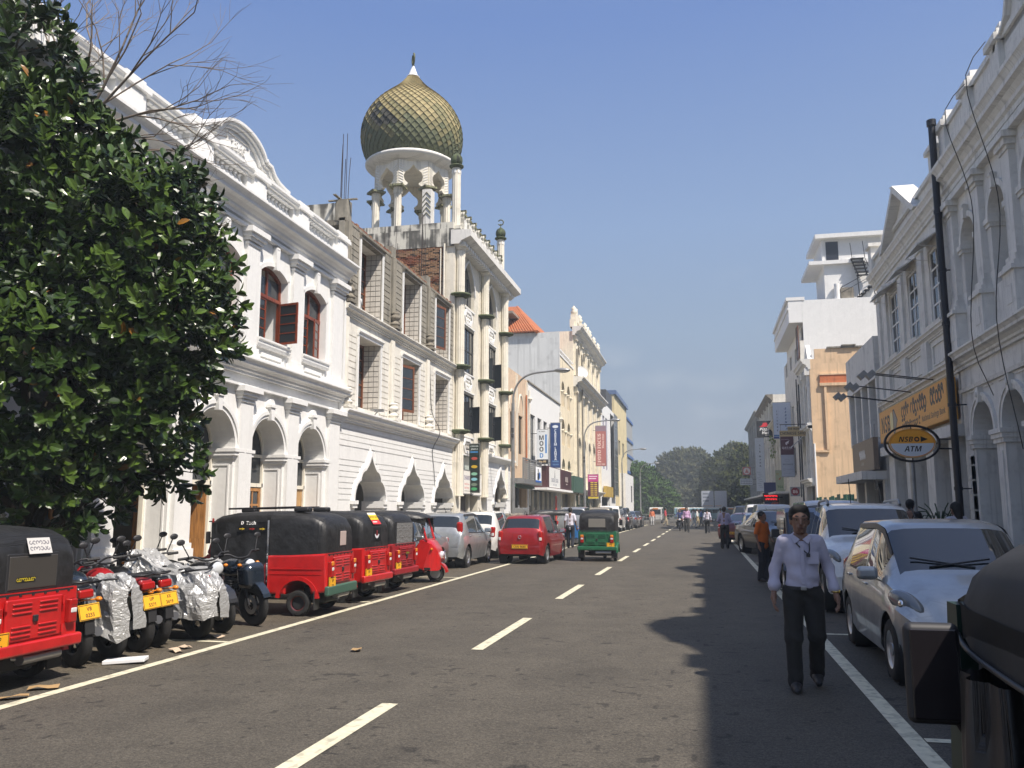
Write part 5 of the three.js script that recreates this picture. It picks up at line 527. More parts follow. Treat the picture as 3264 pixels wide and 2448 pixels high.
hangSign('airline_sign', 'tall white banner sign with vertical black lettering', 6.72, 6.8, 1.05, 6.4, -105, (x, W, H) => { x.fillStyle = '#c9cfd6'; x.fillRect(0, 0, W, H); vtext(x, 'AIR', W * .52, H * .15, H * .06, `bold ${W * .26}px serif`, '#14171d'); vtext(x, 'MARK', W * .52, H * .36, H * .06, `bold ${W * .26}px serif`, '#14171d'); x.fillStyle = '#9aa4ae'; for (let k = 0; k < 9; k++) x.fillRect(W * (.1 + (k % 3) * .12), H * (.64 + k * .035), W * .4, H * .008); x.strokeStyle = '#777'; x.strokeRect(W * .2, H * .03, W * .5, H * .03); }, { px: 128 });
hangSign('travel_sign', 'double white banner sign with blue vertical lettering', 6.72, 9.0, 1.46, 3.1, -75, (x, W, H) => { x.fillStyle = '#c5cede'; x.fillRect(0, 0, W, H); vtext(x, 'SERENDIB', W * .70, H * .2, H * .095, `italic bold ${W * .17}px sans-serif`, '#1c4a86'); vtext(x, 'LEISURE', W * .22, H * .26, H * .09, `bold ${W * .13}px sans-serif`, '#22304e'); x.fillStyle = '#3a6ea8'; x.fillRect(0, H * .9, W * .3, H * .04); x.fillStyle = '#27418a'; x.fillRect(0, H * .95, W * .3, H * .05); x.fillStyle = '#aab3c4'; x.fillRect(W * .3, 0, 3, H); }, {});
{ const t = thing('chinese_shop_sign', 'yellow hanging shop name board with stepped top', 'sign', { pos: [6.5, 7.0, -64] }); mesh('panel', ext([[-.98, -.24], [.98, -.24], [.98, .18], [.38, .18], [.38, .46], [-.42, .46], [-.42, .18], [-.98, .18]], -.05, .05), mat([.42, .32, .16], .7), t); const m = mat([.03, .022, .012], .7); mesh('lettering', [text3('THE NEW', .15, .01, -.02, .3, .05), text3('CHINESE SHOP', .2, .01, 0, -.02, .05)], m, t); mesh('bracket', [rod([-.95, .62, 0], [1.0, .62, 0], .03), rod([-.9, .62, 0], [-.9, .18, 0], .01, 4), rod([.9, .62, 0], [.9, .18, 0], .01, 4)], M.iron, t); }
hangSign('airline_office_sign', 'maroon over pale grey airline office banner', 6.93, 5.95, 1.06, 3.45, -74, (x, W, H) => { x.fillStyle = '#4a1428'; x.fillRect(0, 0, W, H * .47); x.fillStyle = '#aab0bd'; x.fillRect(0, H * .47, W, H); x.fillStyle = '#c9c0c6'; x.beginPath(); x.arc(W * .5, H * .19, W * .13, 0, 7); x.fill(); x.fillStyle = '#4a1428'; x.beginPath(); x.arc(W * .57, H * .21, W * .07, 0, 7); x.fill(); x.fillStyle = '#d2ccd2'; x.beginPath(); x.moveTo(W * .5, H * .15); x.lineTo(W * .72, H * .11); x.lineTo(W * .58, H * .17); x.fill(); x.textAlign = 'center'; x.font = `bold ${W * .22}px serif`; x.fillText('QATAR', W * .5, H * .32); x.font = `${W * .08}px serif`; x.fillText('Representation', W * .36, H * .1); x.fillRect(W * .28, H * .34, W * .5, 3); x.fillStyle = '#4b4f66'; x.font = `bold ${W * .15}px serif`; x.fillText('RELIANCE', W * .5, H * .72); x.strokeStyle = '#666b80'; x.lineWidth = 3; x.beginPath(); x.ellipse(W * .45, H * .61, W * .17, H * .035, .2, 0, 7); x.stroke(); x.beginPath(); x.arc(W * .22, H * .83, W * .08, 0, 7); x.stroke(); x.fillStyle = '#7a8194'; x.fillRect(W * .4, H * .82, W * .45, 6); x.fillRect(W * .15, H * .92, W * .6, 4); }, {});
hangSign('logistics_sign', 'pale green banner sign with dark green letters', 7.02, 4.15, .8, 2.05, -83, (x, W, H) => { x.fillStyle = '#a9b08e'; x.fillRect(0, 0, W, H); x.fillStyle = '#b4542c'; x.beginPath(); x.moveTo(W * .3, H * .4); x.lineTo(W * .6, H * .3); x.lineTo(W * .5, H * .42); x.fill(); x.fillStyle = '#b8862a'; x.fillRect(W * .1, H * .14, W * .25, H * .03); x.fillStyle = '#2c6a3c'; x.font = `bold ${W * .38}px sans-serif`; x.textAlign = 'center'; x.fillText('TGL', W * .5, H * .8); x.fillRect(W * .15, H * .86, W * .7, 3); }, {});
hangSign('house_number_sign', 'small red octagonal number plate with pale digits', 6.9, 2.95, .7, .7, -69, (x, W, H) => { x.fillStyle = '#8e9396'; x.fillRect(0, 0, W, H); x.fillStyle = '#8b2430'; x.beginPath(); for (let k = 0; k < 8; k++) x.lineTo(W / 2 + W * .46 * Math.cos(k * PI / 4 + PI / 8), H / 2 + H * .46 * Math.sin(k * PI / 4 + PI / 8)); x.fill(); x.fillStyle = '#e5dcd4'; x.font = `bold ${H * .5}px sans-serif`; x.textAlign = 'center'; x.fillText('86', W / 2, H * .68); }, {});
hangSign('octagon_sign', 'small octagonal white sign with pale red emblem over text board', 5.9, 6.7, 1.1, 1.1, -120, (x, W, H) => { x.fillStyle = '#b6655d'; x.fillRect(0, 0, W, H); x.fillStyle = '#ddd3cd'; x.beginPath(); x.arc(W / 2, H / 2, W * .42, 0, 7); x.fill(); x.fillStyle = '#c9837b'; x.beginPath(); x.moveTo(W * .5, H * .2); x.lineTo(W * .75, H * .75); x.lineTo(W * .25, H * .75); x.fill(); }, { px: 64 });
hangSign('text_board', 'small white text board with grey script hung by the far columns', 5.7, 5.2, 1.6, .85, -118, (x, W, H) => { x.fillStyle = '#c4c9cf'; x.fillRect(0, 0, W, H); x.fillStyle = '#5c6470'; for (let j = 0; j < 3; j++) for (let k = 0; k < 7; k++) x.fillRect(W * (.06 + k * .13), H * (.15 + j * .28), W * .09, H * .13); }, { px: 128 });
{ const t = thing('led_display', 'black panel with glowing red scrolling text above parked cars', 'display', { pos: [6.5, 2.75, -88] }); mesh('panel', bx(1.5, .85, .16), M.black, t); const m = print(1.4, .75, 128, (x, W, H) => { x.fillStyle = '#120404'; x.fillRect(0, 0, W, H); x.fillStyle = '#ff2a30'; for (let k = 0; k < 12; k++) { x.fillRect(W * (.06 + k * .075), H * .2, W * .055, H * (.16 + (k % 3) * .04)); if (k > 0 && k < 10) x.fillRect(W * (.06 + k * .085), H * .62, W * .06, H * (.15 + (k % 2) * .06)); } }); m.emissive = new THREE.Color(1, 1, 1); m.emissiveMap = m.map; m.emissiveIntensity = .9; mesh('screen', plane(1.4, .75, 0, 0, .083), m, t, true); mesh('bracket', rod([.7, 0, 0], [1.1, 0, 0], .03), M.iron, t); }
{ const b = thing('blue_shop_board', 'deep blue shop front board with red triangle under the signs', 'sign', { pos: [7.3, 3.0, -91] }); mesh('panel', bx(1.4, 2.6, .1, -.5, 0, 0), mat([.012, .02, .11], .6), b); mesh('triangle', ext([[-.75, -1.1], [.15, -1.1], [.15, .1]], .05, .07), mat([.55, .06, .03], .6), b); }
{ const t = thing('creeper_plant', 'yellow green creeper hanging beside the black rounded sign', 'plant', { pos: [7.2, 8.6, -91] }); const r = rng(8); for (let k = 0; k < 60; k++) { const g = ext([[0, 0], [.08, .1], [0, .26], [-.08, .1]], 0, .005); g.rotateX(r() * 6).rotateY(r() * 6).scale(1.2, 1.2, 1.2).translate((r() - .6) * .6, (r() - .75) * 2.6, (r() - .5) * .5); mesh('leaf', g, mat([.16, .24, .04], .6), t); } mesh('stem', tube([[.1, .6, 0], [0, -.4, .05], [-.1, -1.8, 0]], .02, 4), M.twig, t); }
// signs on the left side
hangSign('mood_sign', 'white vertical shop sign with large black letters and a blue one', -10.35, 5.75, .78, 2.35, -56.5, (x, W, H) => { x.fillStyle = '#dfe3e5'; x.fillRect(0, 0, W, H); vtext(x, 'MOO', W * .4, H * .3, H * .17, `bold ${W * .56}px sans-serif`, '#17181b'); vtext(x, 'D', W * .4, H * .82, 0, `bold ${W * .56}px sans-serif`, '#2b7cc4'); x.fillStyle = '#2b7cc4'; x.fillRect(W * .74, H * .14, W * .14, H * .55); x.fillStyle = '#17181b'; x.fillRect(0, H * .87, W, H * .13); x.fillStyle = '#e2c9a0'; x.font = `bold ${W * .24}px sans-serif`; x.fillText('No.80', W * .48, H * .96); x.fillStyle = '#222'; x.font = `bold ${W * .13}px sans-serif`; x.fillText('De TRUST', W * .45, H * .07); }, {});
hangSign('careem_sign', 'tall blue vertical sign with white letters and small emblem', -10.4, 6.25, .74, 3.35, -62, (x, W, H) => { x.fillStyle = '#2a4478'; x.fillRect(0, 0, W, H); x.fillStyle = '#dfe5ea'; x.beginPath(); x.ellipse(W * .5, H * .08, W * .3, H * .035, 0, 0, 7); x.fill(); vtext(x, 'CAREEM', W * .5, H * .2, H * .062, `bold ${W * .38}px sans-serif`, '#e6ecef'); vtext(x, 'LANKA', W * .5, H * .6, H * .06, `bold ${W * .38}px sans-serif`, '#e6ecef'); x.fillStyle = '#7aa6cf'; x.font = `bold ${W * .2}px sans-serif`; x.fillText('TRAVEL', W * .5, H * .88); x.fillText('TOURS', W * .5, H * .95); }, {});
hangSign('foto_sign', 'large faded pink banner sign with white sideways lettering', -10.05, 8.05, 1.12, 4.2, -88, (x, W, H) => { x.fillStyle = '#ab6a66'; x.fillRect(0, 0, W, H); x.fillStyle = '#8d7684'; x.fillRect(0, 0, W, H * .13); x.save(); x.translate(W * .5, H * .92); x.rotate(-PI / 2); x.fillStyle = '#f0ddd5'; x.font = `bold ${W * .42}px serif`; x.fillText('FOTO FOCUS', 0, 0, H * .74); x.font = `bold ${W * .24}px serif`; x.fillText('Photo Citys', H * .36, W * .3); x.restore(); x.fillStyle = '#e8d2ca'; x.font = `bold ${W * .16}px sans-serif`; x.textAlign = 'center'; x.fillText('ESTD 1960', W * .5, H * .975); }, {});
hangSign('gem_sign', 'narrow dark green sign with pictures of gems beside grey lamp post', -10.55, 3.55, .52, 2.35, -39.6, (x, W, H) => { x.fillStyle = '#12211a'; x.fillRect(0, 0, W, H); x.fillStyle = '#c8d0d0'; x.font = `bold ${W * .2}px sans-serif`; x.textAlign = 'center'; x.fillText('CEYLON', W / 2, H * .06); x.fillText('JEWELS', W / 2, H * .12); x.fillStyle = '#3a7fb8'; x.fillRect(W * .1, H * .15, W * .75, H * .03); [['#b04a40', .3], ['#c9a52a', .47], ['#7fb59a', .62], ['#7fb8c4', .73], ['#6a7a6a', .84], ['#3f9a62', .93]].forEach(([c, y]) => { x.fillStyle = c; x.beginPath(); x.ellipse(W * .5, H * y, W * .3, H * .032, 0, 0, 7); x.fill(); }); }, { body: M.galv, arm: .3 });
hangSign('menu_sign', 'purple and yellow menu board on the pavement beside the cream building', -9.9, 3.7, 1.0, 2.3, -80, (x, W, H) => { x.fillStyle = '#57203f'; x.fillRect(0, 0, W, H); x.fillStyle = '#b63a80'; x.fillRect(0, 0, W, H * .3); x.fillStyle = '#d9c23a'; for (let j = 0; j < 7; j++) for (let k = 0; k < 2; k++) x.fillRect(W * (.25 + k * .36), H * (.32 + j * .085), W * .28, H * .04); x.fillRect(0, H * .92, W, H * .08); x.fillStyle = '#e7d7e0'; x.fillRect(W * .1, H * .06, W * .8, H * .04); x.fillRect(W * .1, H * .15, W * .7, H * .04); }, { arm: 1 });
// ---------------------------------------------------------------- street lamps
function streetLamp(x, z, h, label) { const t = thing('street_lamp', label, 'street lamp', { pos: [x, .1, z], group: 'street lamps along the left kerb' }); mesh('pole', [cyl(.11, .075, h, 0, h / 2, 0, 14), cyl(.14, .14, 1.1, 0, .55, 0, 14)], M.galv, t); mesh('arm', tube([[0, h - .05, 0], [.05, h + .5, 0], [.35, h + 1.1, 0], [.95, h + 1.45, 0], [2.2, h + 1.58, 0]], .05, 8), M.galv, t); const hd = mesh('lamp_head', sph(.32, 2.5, h + 1.58, 0, 1.3, .36, .6, 18), M.galv, t); mesh('lens', sph(.26, 2.55, h + 1.53, 0, 1.2, .34, .55, 16), M.clearlens, hd); mesh('junction_box', [rb(.12, .22, .1, .02, 0, h * .8, .1), rb(.12, .18, .1, .02, 0, h * .76, .1)], M.darkgrey, t); return t; }
streetLamp(-9.1, -41.5, 6.75, 'tall grey street lamp standing before the domed building'); streetLamp(-9.1, -68.0, 6.95, 'grey street lamp beside pink banner sign'); streetLamp(-9.1, -101, 6.9, 'grey street lamp before yellow building'); streetLamp(-9.1, -131, 6.8, 'farthest street lamp standing before the green tree');
// ================================================================ VEHICLES (local: nose towards +x, z across)
const paintM = (c, metal = .35, r = .42) => mat(c, r, { metal, clearcoat: 1, clearcoatRoughness: .06, map: T.dust, tile: 1.6 });
const P = { red: paintM([.33, .007, .011]), silver: paintM([.40, .42, .44], .7, .36), silver2: paintM([.44, .47, .50], .6, .36), white: paintM([.72, .73, .73], 0, .4), black: paintM([.010, .010, .012], .2), navy: paintM([.012, .022, .05], .2), maroon: paintM([.13, .02, .022], .35), grey: paintM([.15, .155, .16], .6), blue: paintM([.05, .09, .16], .4), gold: paintM([.40, .36, .28], .6) };
const lampM = mat([.15, .16, .165], .1, { metal: .1, clearcoat: 1, clearcoatRoughness: .02 });
const carGlass = mat([.014, .018, .021], .03, { clearcoat: 1, clearcoatRoughness: .02 });
const plateM = (s1, s2, bg = '#e3a51c') => print(.5, s2 ? .28 : .12, 128, (x, W, H) => { x.fillStyle = bg; x.fillRect(0, 0, W, H); x.strokeStyle = '#2a2010'; x.lineWidth = 3; x.strokeRect(2, 2, W - 4, H - 4); x.fillStyle = '#1b1712'; x.textAlign = 'center'; x.font = `bold ${s2 ? H * .36 : H * .72}px sans-serif`; x.fillText(s1, W / 2, s2 ? H * .42 : H * .76, W * .9); if (s2) x.fillText(s2, W / 2, H * .85, W * .9); });
function wheel(parent, x, y, z, r, w, kind = 'steel', side = 1) {
  const t = mesh('wheel', lathe([[r * .58, -w * .36], [r * .62, -w * .48], [r * .86, -w * .5], [r * .96, -w * .4], [r, -w * .22], [r, w * .22], [r * .96, w * .4], [r * .86, w * .5], [r * .62, w * .48], [r * .58, w * .36]], 32).rotateX(PI / 2), M.tyre, parent); t.position.set(x, y, z);
  const gs = [lathe([[r * .52, -w * .3], [r * .62, -w * .42], [r * .64, -w * .42], [r * .64, w * .42], [r * .6, w * .46], [r * .54, w * .3]], 28).rotateX(PI / 2)];
  const fz = side * w * .30;
  if (kind === 'alloy') { for (let k = 0; k < 8; k++) gs.push(bx(r * .46, r * .13, w * .12, r * .33, 0, fz).rotateZ(k * PI / 4)); gs.push(cyl(r * .16, r * .16, w * .16, 0, 0, fz, 14, 'z')); }
  else if (kind === 'steel') { gs.push(cyl(r * .5, r * .56, w * .06, 0, 0, fz, 24, 'z'), cyl(r * .16, r * .2, w * .2, 0, 0, fz, 12, 'z')); for (let k = 0; k < 9; k++) gs.push(cyl(r * .05, r * .05, w * .1, Math.cos(k * .698) * r * .38, Math.sin(k * .698) * r * .38, fz, 6, 'z')); }
  else if (kind === 'spoke') { for (let k = 0; k < 6; k++) gs.push(bx(r * .6, r * .07, w * .16, r * .32, 0, 0).rotateZ(k * PI / 3)); gs.push(cyl(r * .12, r * .12, w * 1.1, 0, 0, 0, 12, 'z')); }
  mesh('rim', gs, kind === 'spoke' ? M.iron : kind === 'red' ? P.maroon : M.alu, t); if (kind !== 'spoke') mesh('brake', cyl(r * .5, r * .5, w * .2, 0, 0, -side * w * .05, 20, 'z'), M.plastic, t); return t;
}
const CARS = {
  hatch: { st: [[-1.71, .60, .48, .55, .58, .62, .46, .30], [-1.68, .93, .54, .85, .63, .69, .55, .27], [-1.60, 1.02, .57, .91, .69, .735, .6, .25], [-1.32, 1.39, .53, .93, .71, .755, .6, .22], [-1.12, 1.45, .55, .92, .71, .755, .62, .2], [0, 1.475, .56, .89, .71, .755, .62, .2], [.35, 1.43, .55, .88, .71, .755, .62, .2], [1.02, .98, .57, .87, .70, .755, .62, .2], [1.35, .885, .54, .81, .68, .745, .6, .2], [1.58, .79, .48, .71, .63, .71, .55, .22], [1.68, .66, .44, .60, .56, .64, .5, .25], [1.72, .52, .40, .48, .48, .56, .42, .28]], screen: [.42, .98], rear: [-1.56, -1.34], side: [[-1.02, -.10], [-.02, .70]], wh: [1.14, -1.14, .285, .17, .34] },
  sedan: { st: [[-2.2, .62, .5, .57, .66, .72, .46, .32], [-2.16, .92, .6, .86, .73, .79, .58, .28], [-1.95, 1.02, .62, .93, .77, .83, .62, .25], [-1.5, 1.05, .62, .95, .78, .845, .62, .22], [-.75, 1.41, .54, .93, .77, .845, .64, .2], [-.3, 1.46, .56, .92, .77, .845, .64, .2], [.25, 1.43, .55, .91, .77, .845, .64, .2], [1.08, 1.0, .6, .90, .76, .845, .64, .2], [1.6, .91, .58, .84, .75, .835, .62, .2], [1.98, .80, .52, .73, .7, .79, .56, .22], [2.12, .67, .46, .62, .62, .71, .5, .26], [2.18, .52, .42, .48, .54, .62, .42, .3]], screen: [.32, 1.04], rear: [-1.45, -.8], side: [[-.95, -.14], [-.04, .72]], wh: [1.35, -1.25, .31, .2, .37] },
  suv: { st: [[-2.25, .75, .6, .7, .72, .78, .55, .42], [-2.2, 1.1, .66, 1.02, .8, .85, .7, .38], [-2.1, 1.2, .7, 1.1, .83, .88, .74, .34], [-1.92, 1.66, .64, 1.12, .83, .89, .74, .32], [-1.7, 1.73, .66, 1.12, .83, .89, .76, .3], [-.1, 1.76, .67, 1.1, .83, .89, .76, .3], [.3, 1.71, .66, 1.09, .83, .89, .76, .3], [.95, 1.2, .68, 1.08, .82, .89, .76, .3], [1.5, 1.12, .68, 1.03, .81, .88, .74, .3], [1.95, 1.02, .62, .93, .77, .84, .68, .32], [2.1, .82, .58, .76, .72, .78, .6, .36], [2.16, .62, .54, .58, .66, .72, .5, .4]], screen: [.36, .92], rear: [-2.06, -1.93], side: [[-1.75, -1.15], [-1.05, -.2], [-.1, .62]], wh: [1.35, -1.3, .37, .24, .45] },
  van: { st: [[-2.2, .7, .66, .66, .76, .8, .5, .36], [-2.18, 1.2, .72, 1.05, .8, .83, .6, .34], [-2.12, 1.75, .66, 1.08, .81, .84, .66, .3], [-1.9, 1.86, .68, 1.08, .81, .84, .66, .28], [1.0, 1.87, .68, 1.06, .81, .84, .66, .28], [1.25, 1.8, .66, 1.05, .81, .84, .66, .28], [1.9, 1.08, .68, 1.0, .79, .83, .64, .28], [2.1, .92, .62, .86, .75, .8, .6, .3], [2.18, .6, .56, .55, .66, .72, .48, .34]], screen: [1.3, 1.86], rear: [-2.17, -2.12], side: [[-1.9, -1.1], [-1.0, -.1], [0, .9], [1.0, 1.4]], wh: [1.4, -1.3, .31, .2, .38] },
};
function makeCar(kind, paint, label, o = {}) {
  const C = CARS[kind], t = thing(o.name || 'parked_car', label, o.category || 'car', { group: o.group, pos: o.pos, ry: o.ry }); if (o.s) t.scale.setScalar(o.s);
  const st = C.st, x0 = st[0][0], x1 = st[st.length - 1][0], [wf, wr, rW, wW, aR] = C.wh;
  const raw = x => { x = clamp(x, x0, x1); let k = 0; while (k < st.length - 2 && x > st[k + 1][0]) k++; const a = st[k], b = st[k + 1], q = (x - a[0]) / (b[0] - a[0]); return a.map((v, i) => lerp(v, b[i], q)); };
  const par = x => { const e = .05, w = Math.min(e, x - x0, x1 - x); if (w < .004) return raw(x); const A = raw(x - w), B = raw(x), D = raw(x + w); return B.map((v, i) => i ? (A[i] + 2 * v + D[i]) / 4 : x); };
  const sec = x => { const [, yT, wT, yB, wB, wM, yM, yS] = par(x); let ys = yS, lip = 0; for (const wc of [wf, wr]) { const d = Math.abs(x - wc); if (d < aR) { const ya = rW + Math.sqrt(aR * aR - d * d); if (ya > ys) { ys = Math.min(ya, yB - .05); lip = 1; } } }
    const mid = (a, b, q) => [lerp(a[0], b[0], q), lerp(a[1], b[1], q)], sill = [lip ? wM * .985 : wM * .93, ys], m1 = [wM, Math.max(yM - .06, ys + .01)], m2 = [wM * .992, Math.max(yM + .1, ys + .02)], belt = [wB, Math.max(yB, ys + .03)], re = [wT, Math.max(yT - .055, yB + .005)];
    const side = mid(belt, re, .5); side[0] += .012; return [sill, mid(sill, m1, .5), m1, m2, mid(m2, belt, .6), belt, mid(belt, side, .5), side, mid(side, re, .55), re, [wT * .93, lerp(re[1], yT, .55)], [wT * .7, lerp(re[1], yT, .88)], [wT * .35, lerp(re[1], yT, .98)], [0, yT]]; };
  const xs = new Set(); for (let x = x0; x < x1; x += .055) xs.add(+x.toFixed(3)); xs.add(x1); for (const w of [C.screen, C.rear, ...C.side]) { xs.add(w[0]); xs.add(w[1]); } for (const wc of [wf, wr]) for (let k = -8; k <= 8; k++) xs.add(+(wc + aR * Math.sin(k / 8 * PI / 2)).toFixed(3)); const X = [...xs].sort((a, b) => a - b).filter((v, i, a) => !i || v - a[i - 1] > .004);
  const S = X.map(sec), NR = S[0].length; const body = [], glass = { screen: [], rear: [], side: [] };
  const quad = (out, a, b, c, d) => { for (const v of [a, b, c, a, c, d]) out.push(...v); };
  const pt = (i, j, s) => [X[i], S[i][j][1], S[i][j][0] * s];
  for (let i = 0; i < X.length - 1; i++) { const xm = (X[i] + X[i + 1]) / 2; for (let j = 0; j < NR - 1; j++) for (const s of [1, -1]) { let dst = body; if (j >= 9 && xm > C.screen[0] && xm < C.screen[1]) dst = glass.screen; else if (j >= 9 && xm > C.rear[0] && xm < C.rear[1]) dst = glass.rear; else if (j >= 5 && j < 9) { const k = C.side.findIndex(w => xm > w[0] && xm < w[1]); if (k >= 0) dst = (glass['s' + k + (s > 0 ? 'r' : 'l')] ??= []); }
    const a = pt(i, j, s), b = pt(i + 1, j, s), c = pt(i + 1, j + 1, s), d = pt(i, j + 1, s); s > 0 ? quad(dst, a, b, c, d) : quad(dst, d, c, b, a); } }
  for (const [i, f] of [[0, 1], [X.length - 1, -1]]) for (let j = 0; j < NR - 1; j++) { const a = pt(i, j, 1), b = pt(i, j + 1, 1), c = pt(i, j + 1, -1), d = pt(i, j, -1); f > 0 ? quad(body, a, b, c, d) : quad(body, d, c, b, a); }
  const geo = (arr, crease = .6) => { let g = new THREE.BufferGeometry(); g.setAttribute('position', new THREE.BufferAttribute(new Float32Array(arr), 3)); g = mergeVertices(g, 1e-4); g = toCreasedNormals(g, crease); return prep(g); };
  const bm = mesh('body', geo(body), paint, t); mesh('windscreen', geo(glass.screen), carGlass, t); mesh('rear_window', geo(glass.rear), carGlass, t); for (const k of Object.keys(glass)) if (k.length === 3) mesh('side_window', geo(glass[k]), carGlass, t);
  const half = S[Math.floor(X.length / 2)][2][0];
  mesh('underbody', [bx(x1 - x0 - .5, .2, half * 1.5, (x0 + x1) / 2, .32, 0), bx(.6, .55, half * 1.3, wf, .5, 0), bx(.6, .55, half * 1.3, wr, .5, 0)], M.dark, t);
  for (const [wx] of [[wf], [wr]]) for (const s of [-1, 1]) { mesh('wheel_arch_liner', new THREE.CylinderGeometry(aR + .01, aR + .01, .26, 24, 1, true).rotateX(PI / 2).translate(wx, rW, s * (half - .17)), M.dark, t); wheel(t, wx, rW, s * (half - wW / 2 - .02), rW, wW, o.rim || 'steel', s); }
  // surface patch sampled from the body, lifted off it
  const patch = (xa, xb, ja, jb, s, off, n = 6, fnA, fnB) => { const out = [], P2 = (x, j) => { const q = sec(x), k = clamp(Math.floor(j), 0, NR - 2), f = j - k; return V(x, lerp(q[k][1], q[k + 1][1], f), lerp(q[k][0], q[k + 1][0], f) * s); }, N = (x, j) => { const du = P2(Math.min(x + .01, x1), j).sub(P2(Math.max(x - .01, x0), j)), dv = P2(x, Math.min(j + .2, NR - 1.001)).sub(P2(x, Math.max(j - .2, 0))); const n = du.cross(dv).normalize(); if (n.z * s < 0 || (Math.abs(n.z) < .05 && n.y < 0)) n.negate(); return n; }; const G = []; for (let i = 0; i <= n; i++) { const x = lerp(xa, xb, i / n), a = fnA ? fnA(i / n) : ja, b = fnB ? fnB(i / n) : jb; const row = []; for (let k = 0; k <= 4; k++) { const j = lerp(a, b, k / 4), p = P2(x, j); p.addScaledVector(N(x, j), off); row.push([p.x, p.y, p.z]); } G.push(row); } for (let i = 0; i < n; i++) for (let k = 0; k < 4; k++) quad(out, G[i][k], G[i + 1][k], G[i + 1][k + 1], G[i][k + 1]); return geo(out, 1); };
  for (const s of [-1, 1]) {
    const lx = x1 - .29, lq = sec(lx), ly = lq[5][1] - .045, lz = (lq[4][0] + lq[5][0]) / 2 - .05, lens = (kx, ky, kz, m, nm, par2) => mesh(nm, sph(1, 0, 0, 0, kx, ky, kz, 20).rotateZ(-.32).rotateY(s * .5).translate(lx, ly, s * lz), m, par2); const hl = lens(.22, .10, .08, lampM, 'headlight', t); mesh('lamp_bulb', sph(.052, lx + .02, ly - .005, s * (lz + .045), 1.2, 1, .62, 12), M.chrome, hl);
    for (const [ja, jb] of [[1, 5]]) for (const sx of [C.side[0][0] + .03, C.side[C.side.length - 1][0] - .05, C.side[C.side.length - 1][1] + .1]) if (Math.abs(sx - wf) > aR + .02 && Math.abs(sx - wr) > aR + .02) mesh('door_seam', patch(sx - .006, sx + .006, .7, 5, s, .002, 1), M.black, t);
    for (const w of C.side.slice(-2)) mesh('door_handle', rb(.15, .025, .03, .01, w[0] + .1, par(w[0])[3] - .09, s * (par(w[0] + .1)[4] + .028)), o.handle || paint, t);
    const mx = C.side[C.side.length - 1][1] - .02, my = par(mx)[3] + .07, mz = par(mx)[4] + .11; const mm = mesh('mirror', rb(.1, .13, .2, .045, mx, my, s * mz, 3), paint, t); mesh('mirror_glass', rb(.008, .1, .16, .003, mx - .052, my, s * mz), M.mirror, mm);
    mesh('belt_trim', patch(C.side[0][0], C.side[C.side.length - 1][1] + .1, 4.92, 5.12, s, .006, 12), M.black, t);
  }
  // rear lamps
  const lampH = o.tall ? [.98, .46] : kind === 'sedan' ? [.82, .2] : [.82, .34], rx = x0 + (o.tall ? .16 : .07); for (const s of [-1, 1]) { const y = lampH[0], q = sec(rx + .03); let w = .66; for (let j = 0; j < NR - 1; j++) if (q[j][1] <= y && q[j + 1][1] > y) w = q[j][0]; const lm = mesh('tail_light', rb(.2, lampH[1], .15, .06, rx + .045, y, s * (w - .075), 4), M.lens, t); mesh('reverse_light', rb(.2, lampH[1] * .42, .11, .04, rx + .043, y - lampH[1] * .2, s * (w - .068), 4), M.clearlens, lm); }
  mesh('rear_bumper_gap', rb(.03, .05, half * 1.1, .01, x0 + .02, .36, 0), M.black, t); mesh('grille', [rb(.05, .1, half * .95, .02, x1 - .02, .37, 0), rb(.06, .05, half * .7, .02, x1 - .055, sec(x1 - .06)[9][1] - .06, 0)], M.black, t); for (const s of [-1, 1]) mesh('fog_light_recess', rb(.08, .13, .16, .03, x1 - .09, .4, s * half * .72), M.black, t);
  const pl2 = mesh('number_plate', bx(.012, .13, .5, x0 - .008, o.plateY || .52, 0), M.plate, t); mesh('plate_print', plane(.49, .12).rotateY(-PI / 2).translate(x0 - .0155, o.plateY || .52, 0), plateM(o.plate || 'KC-4821'), pl2, true); mesh('number_plate', bx(.012, .12, .5, x1 + .008, .42, 0), M.whiteTrim, t);
  mesh('wiper', [rod([C.screen[1] - .02, par(C.screen[1])[1] + .02, -.1], [C.screen[1] - .12, par(C.screen[1] - .12)[1] + .02, .45], .009), rod([C.screen[1] - .02, par(C.screen[1])[1] + .02, .3], [C.screen[1] - .1, par(C.screen[1] - .1)[1] + .03, -.25], .009)], M.black, t); mesh('aerial', [rod([C.side[0][0] + .2, par(-.6)[1], 0], [C.side[0][0] + .02, par(-.6)[1] + (o.aerial || .12), 0], .008), bx(.05, .03, .04, C.side[0][0] + .2, par(C.side[0][0] + .2)[1] + .01, 0)], M.black, t);
  if (o.badge) mesh('badge', new THREE.TorusGeometry(.045, .012, 6, 14).rotateY(PI / 2).translate(x0 + .0, .8, 0), M.chrome, t);
  if (o.rails) for (const s of [-1, 1]) mesh('roof_rail', tube([[-1.6, 1.7, s * .6], [-1.4, 1.79, s * .6], [.0, 1.81, s * .6], [.2, 1.73, s * .6]], .025, 6), M.galv, t);
  if (o.visor) for (const s of [-1, 1]) mesh('window_visor', patch(C.side[0][0], C.side[C.side.length - 1][1], 8.55, 9, s, .016, 10), M.plastic, t);
  return t;
}
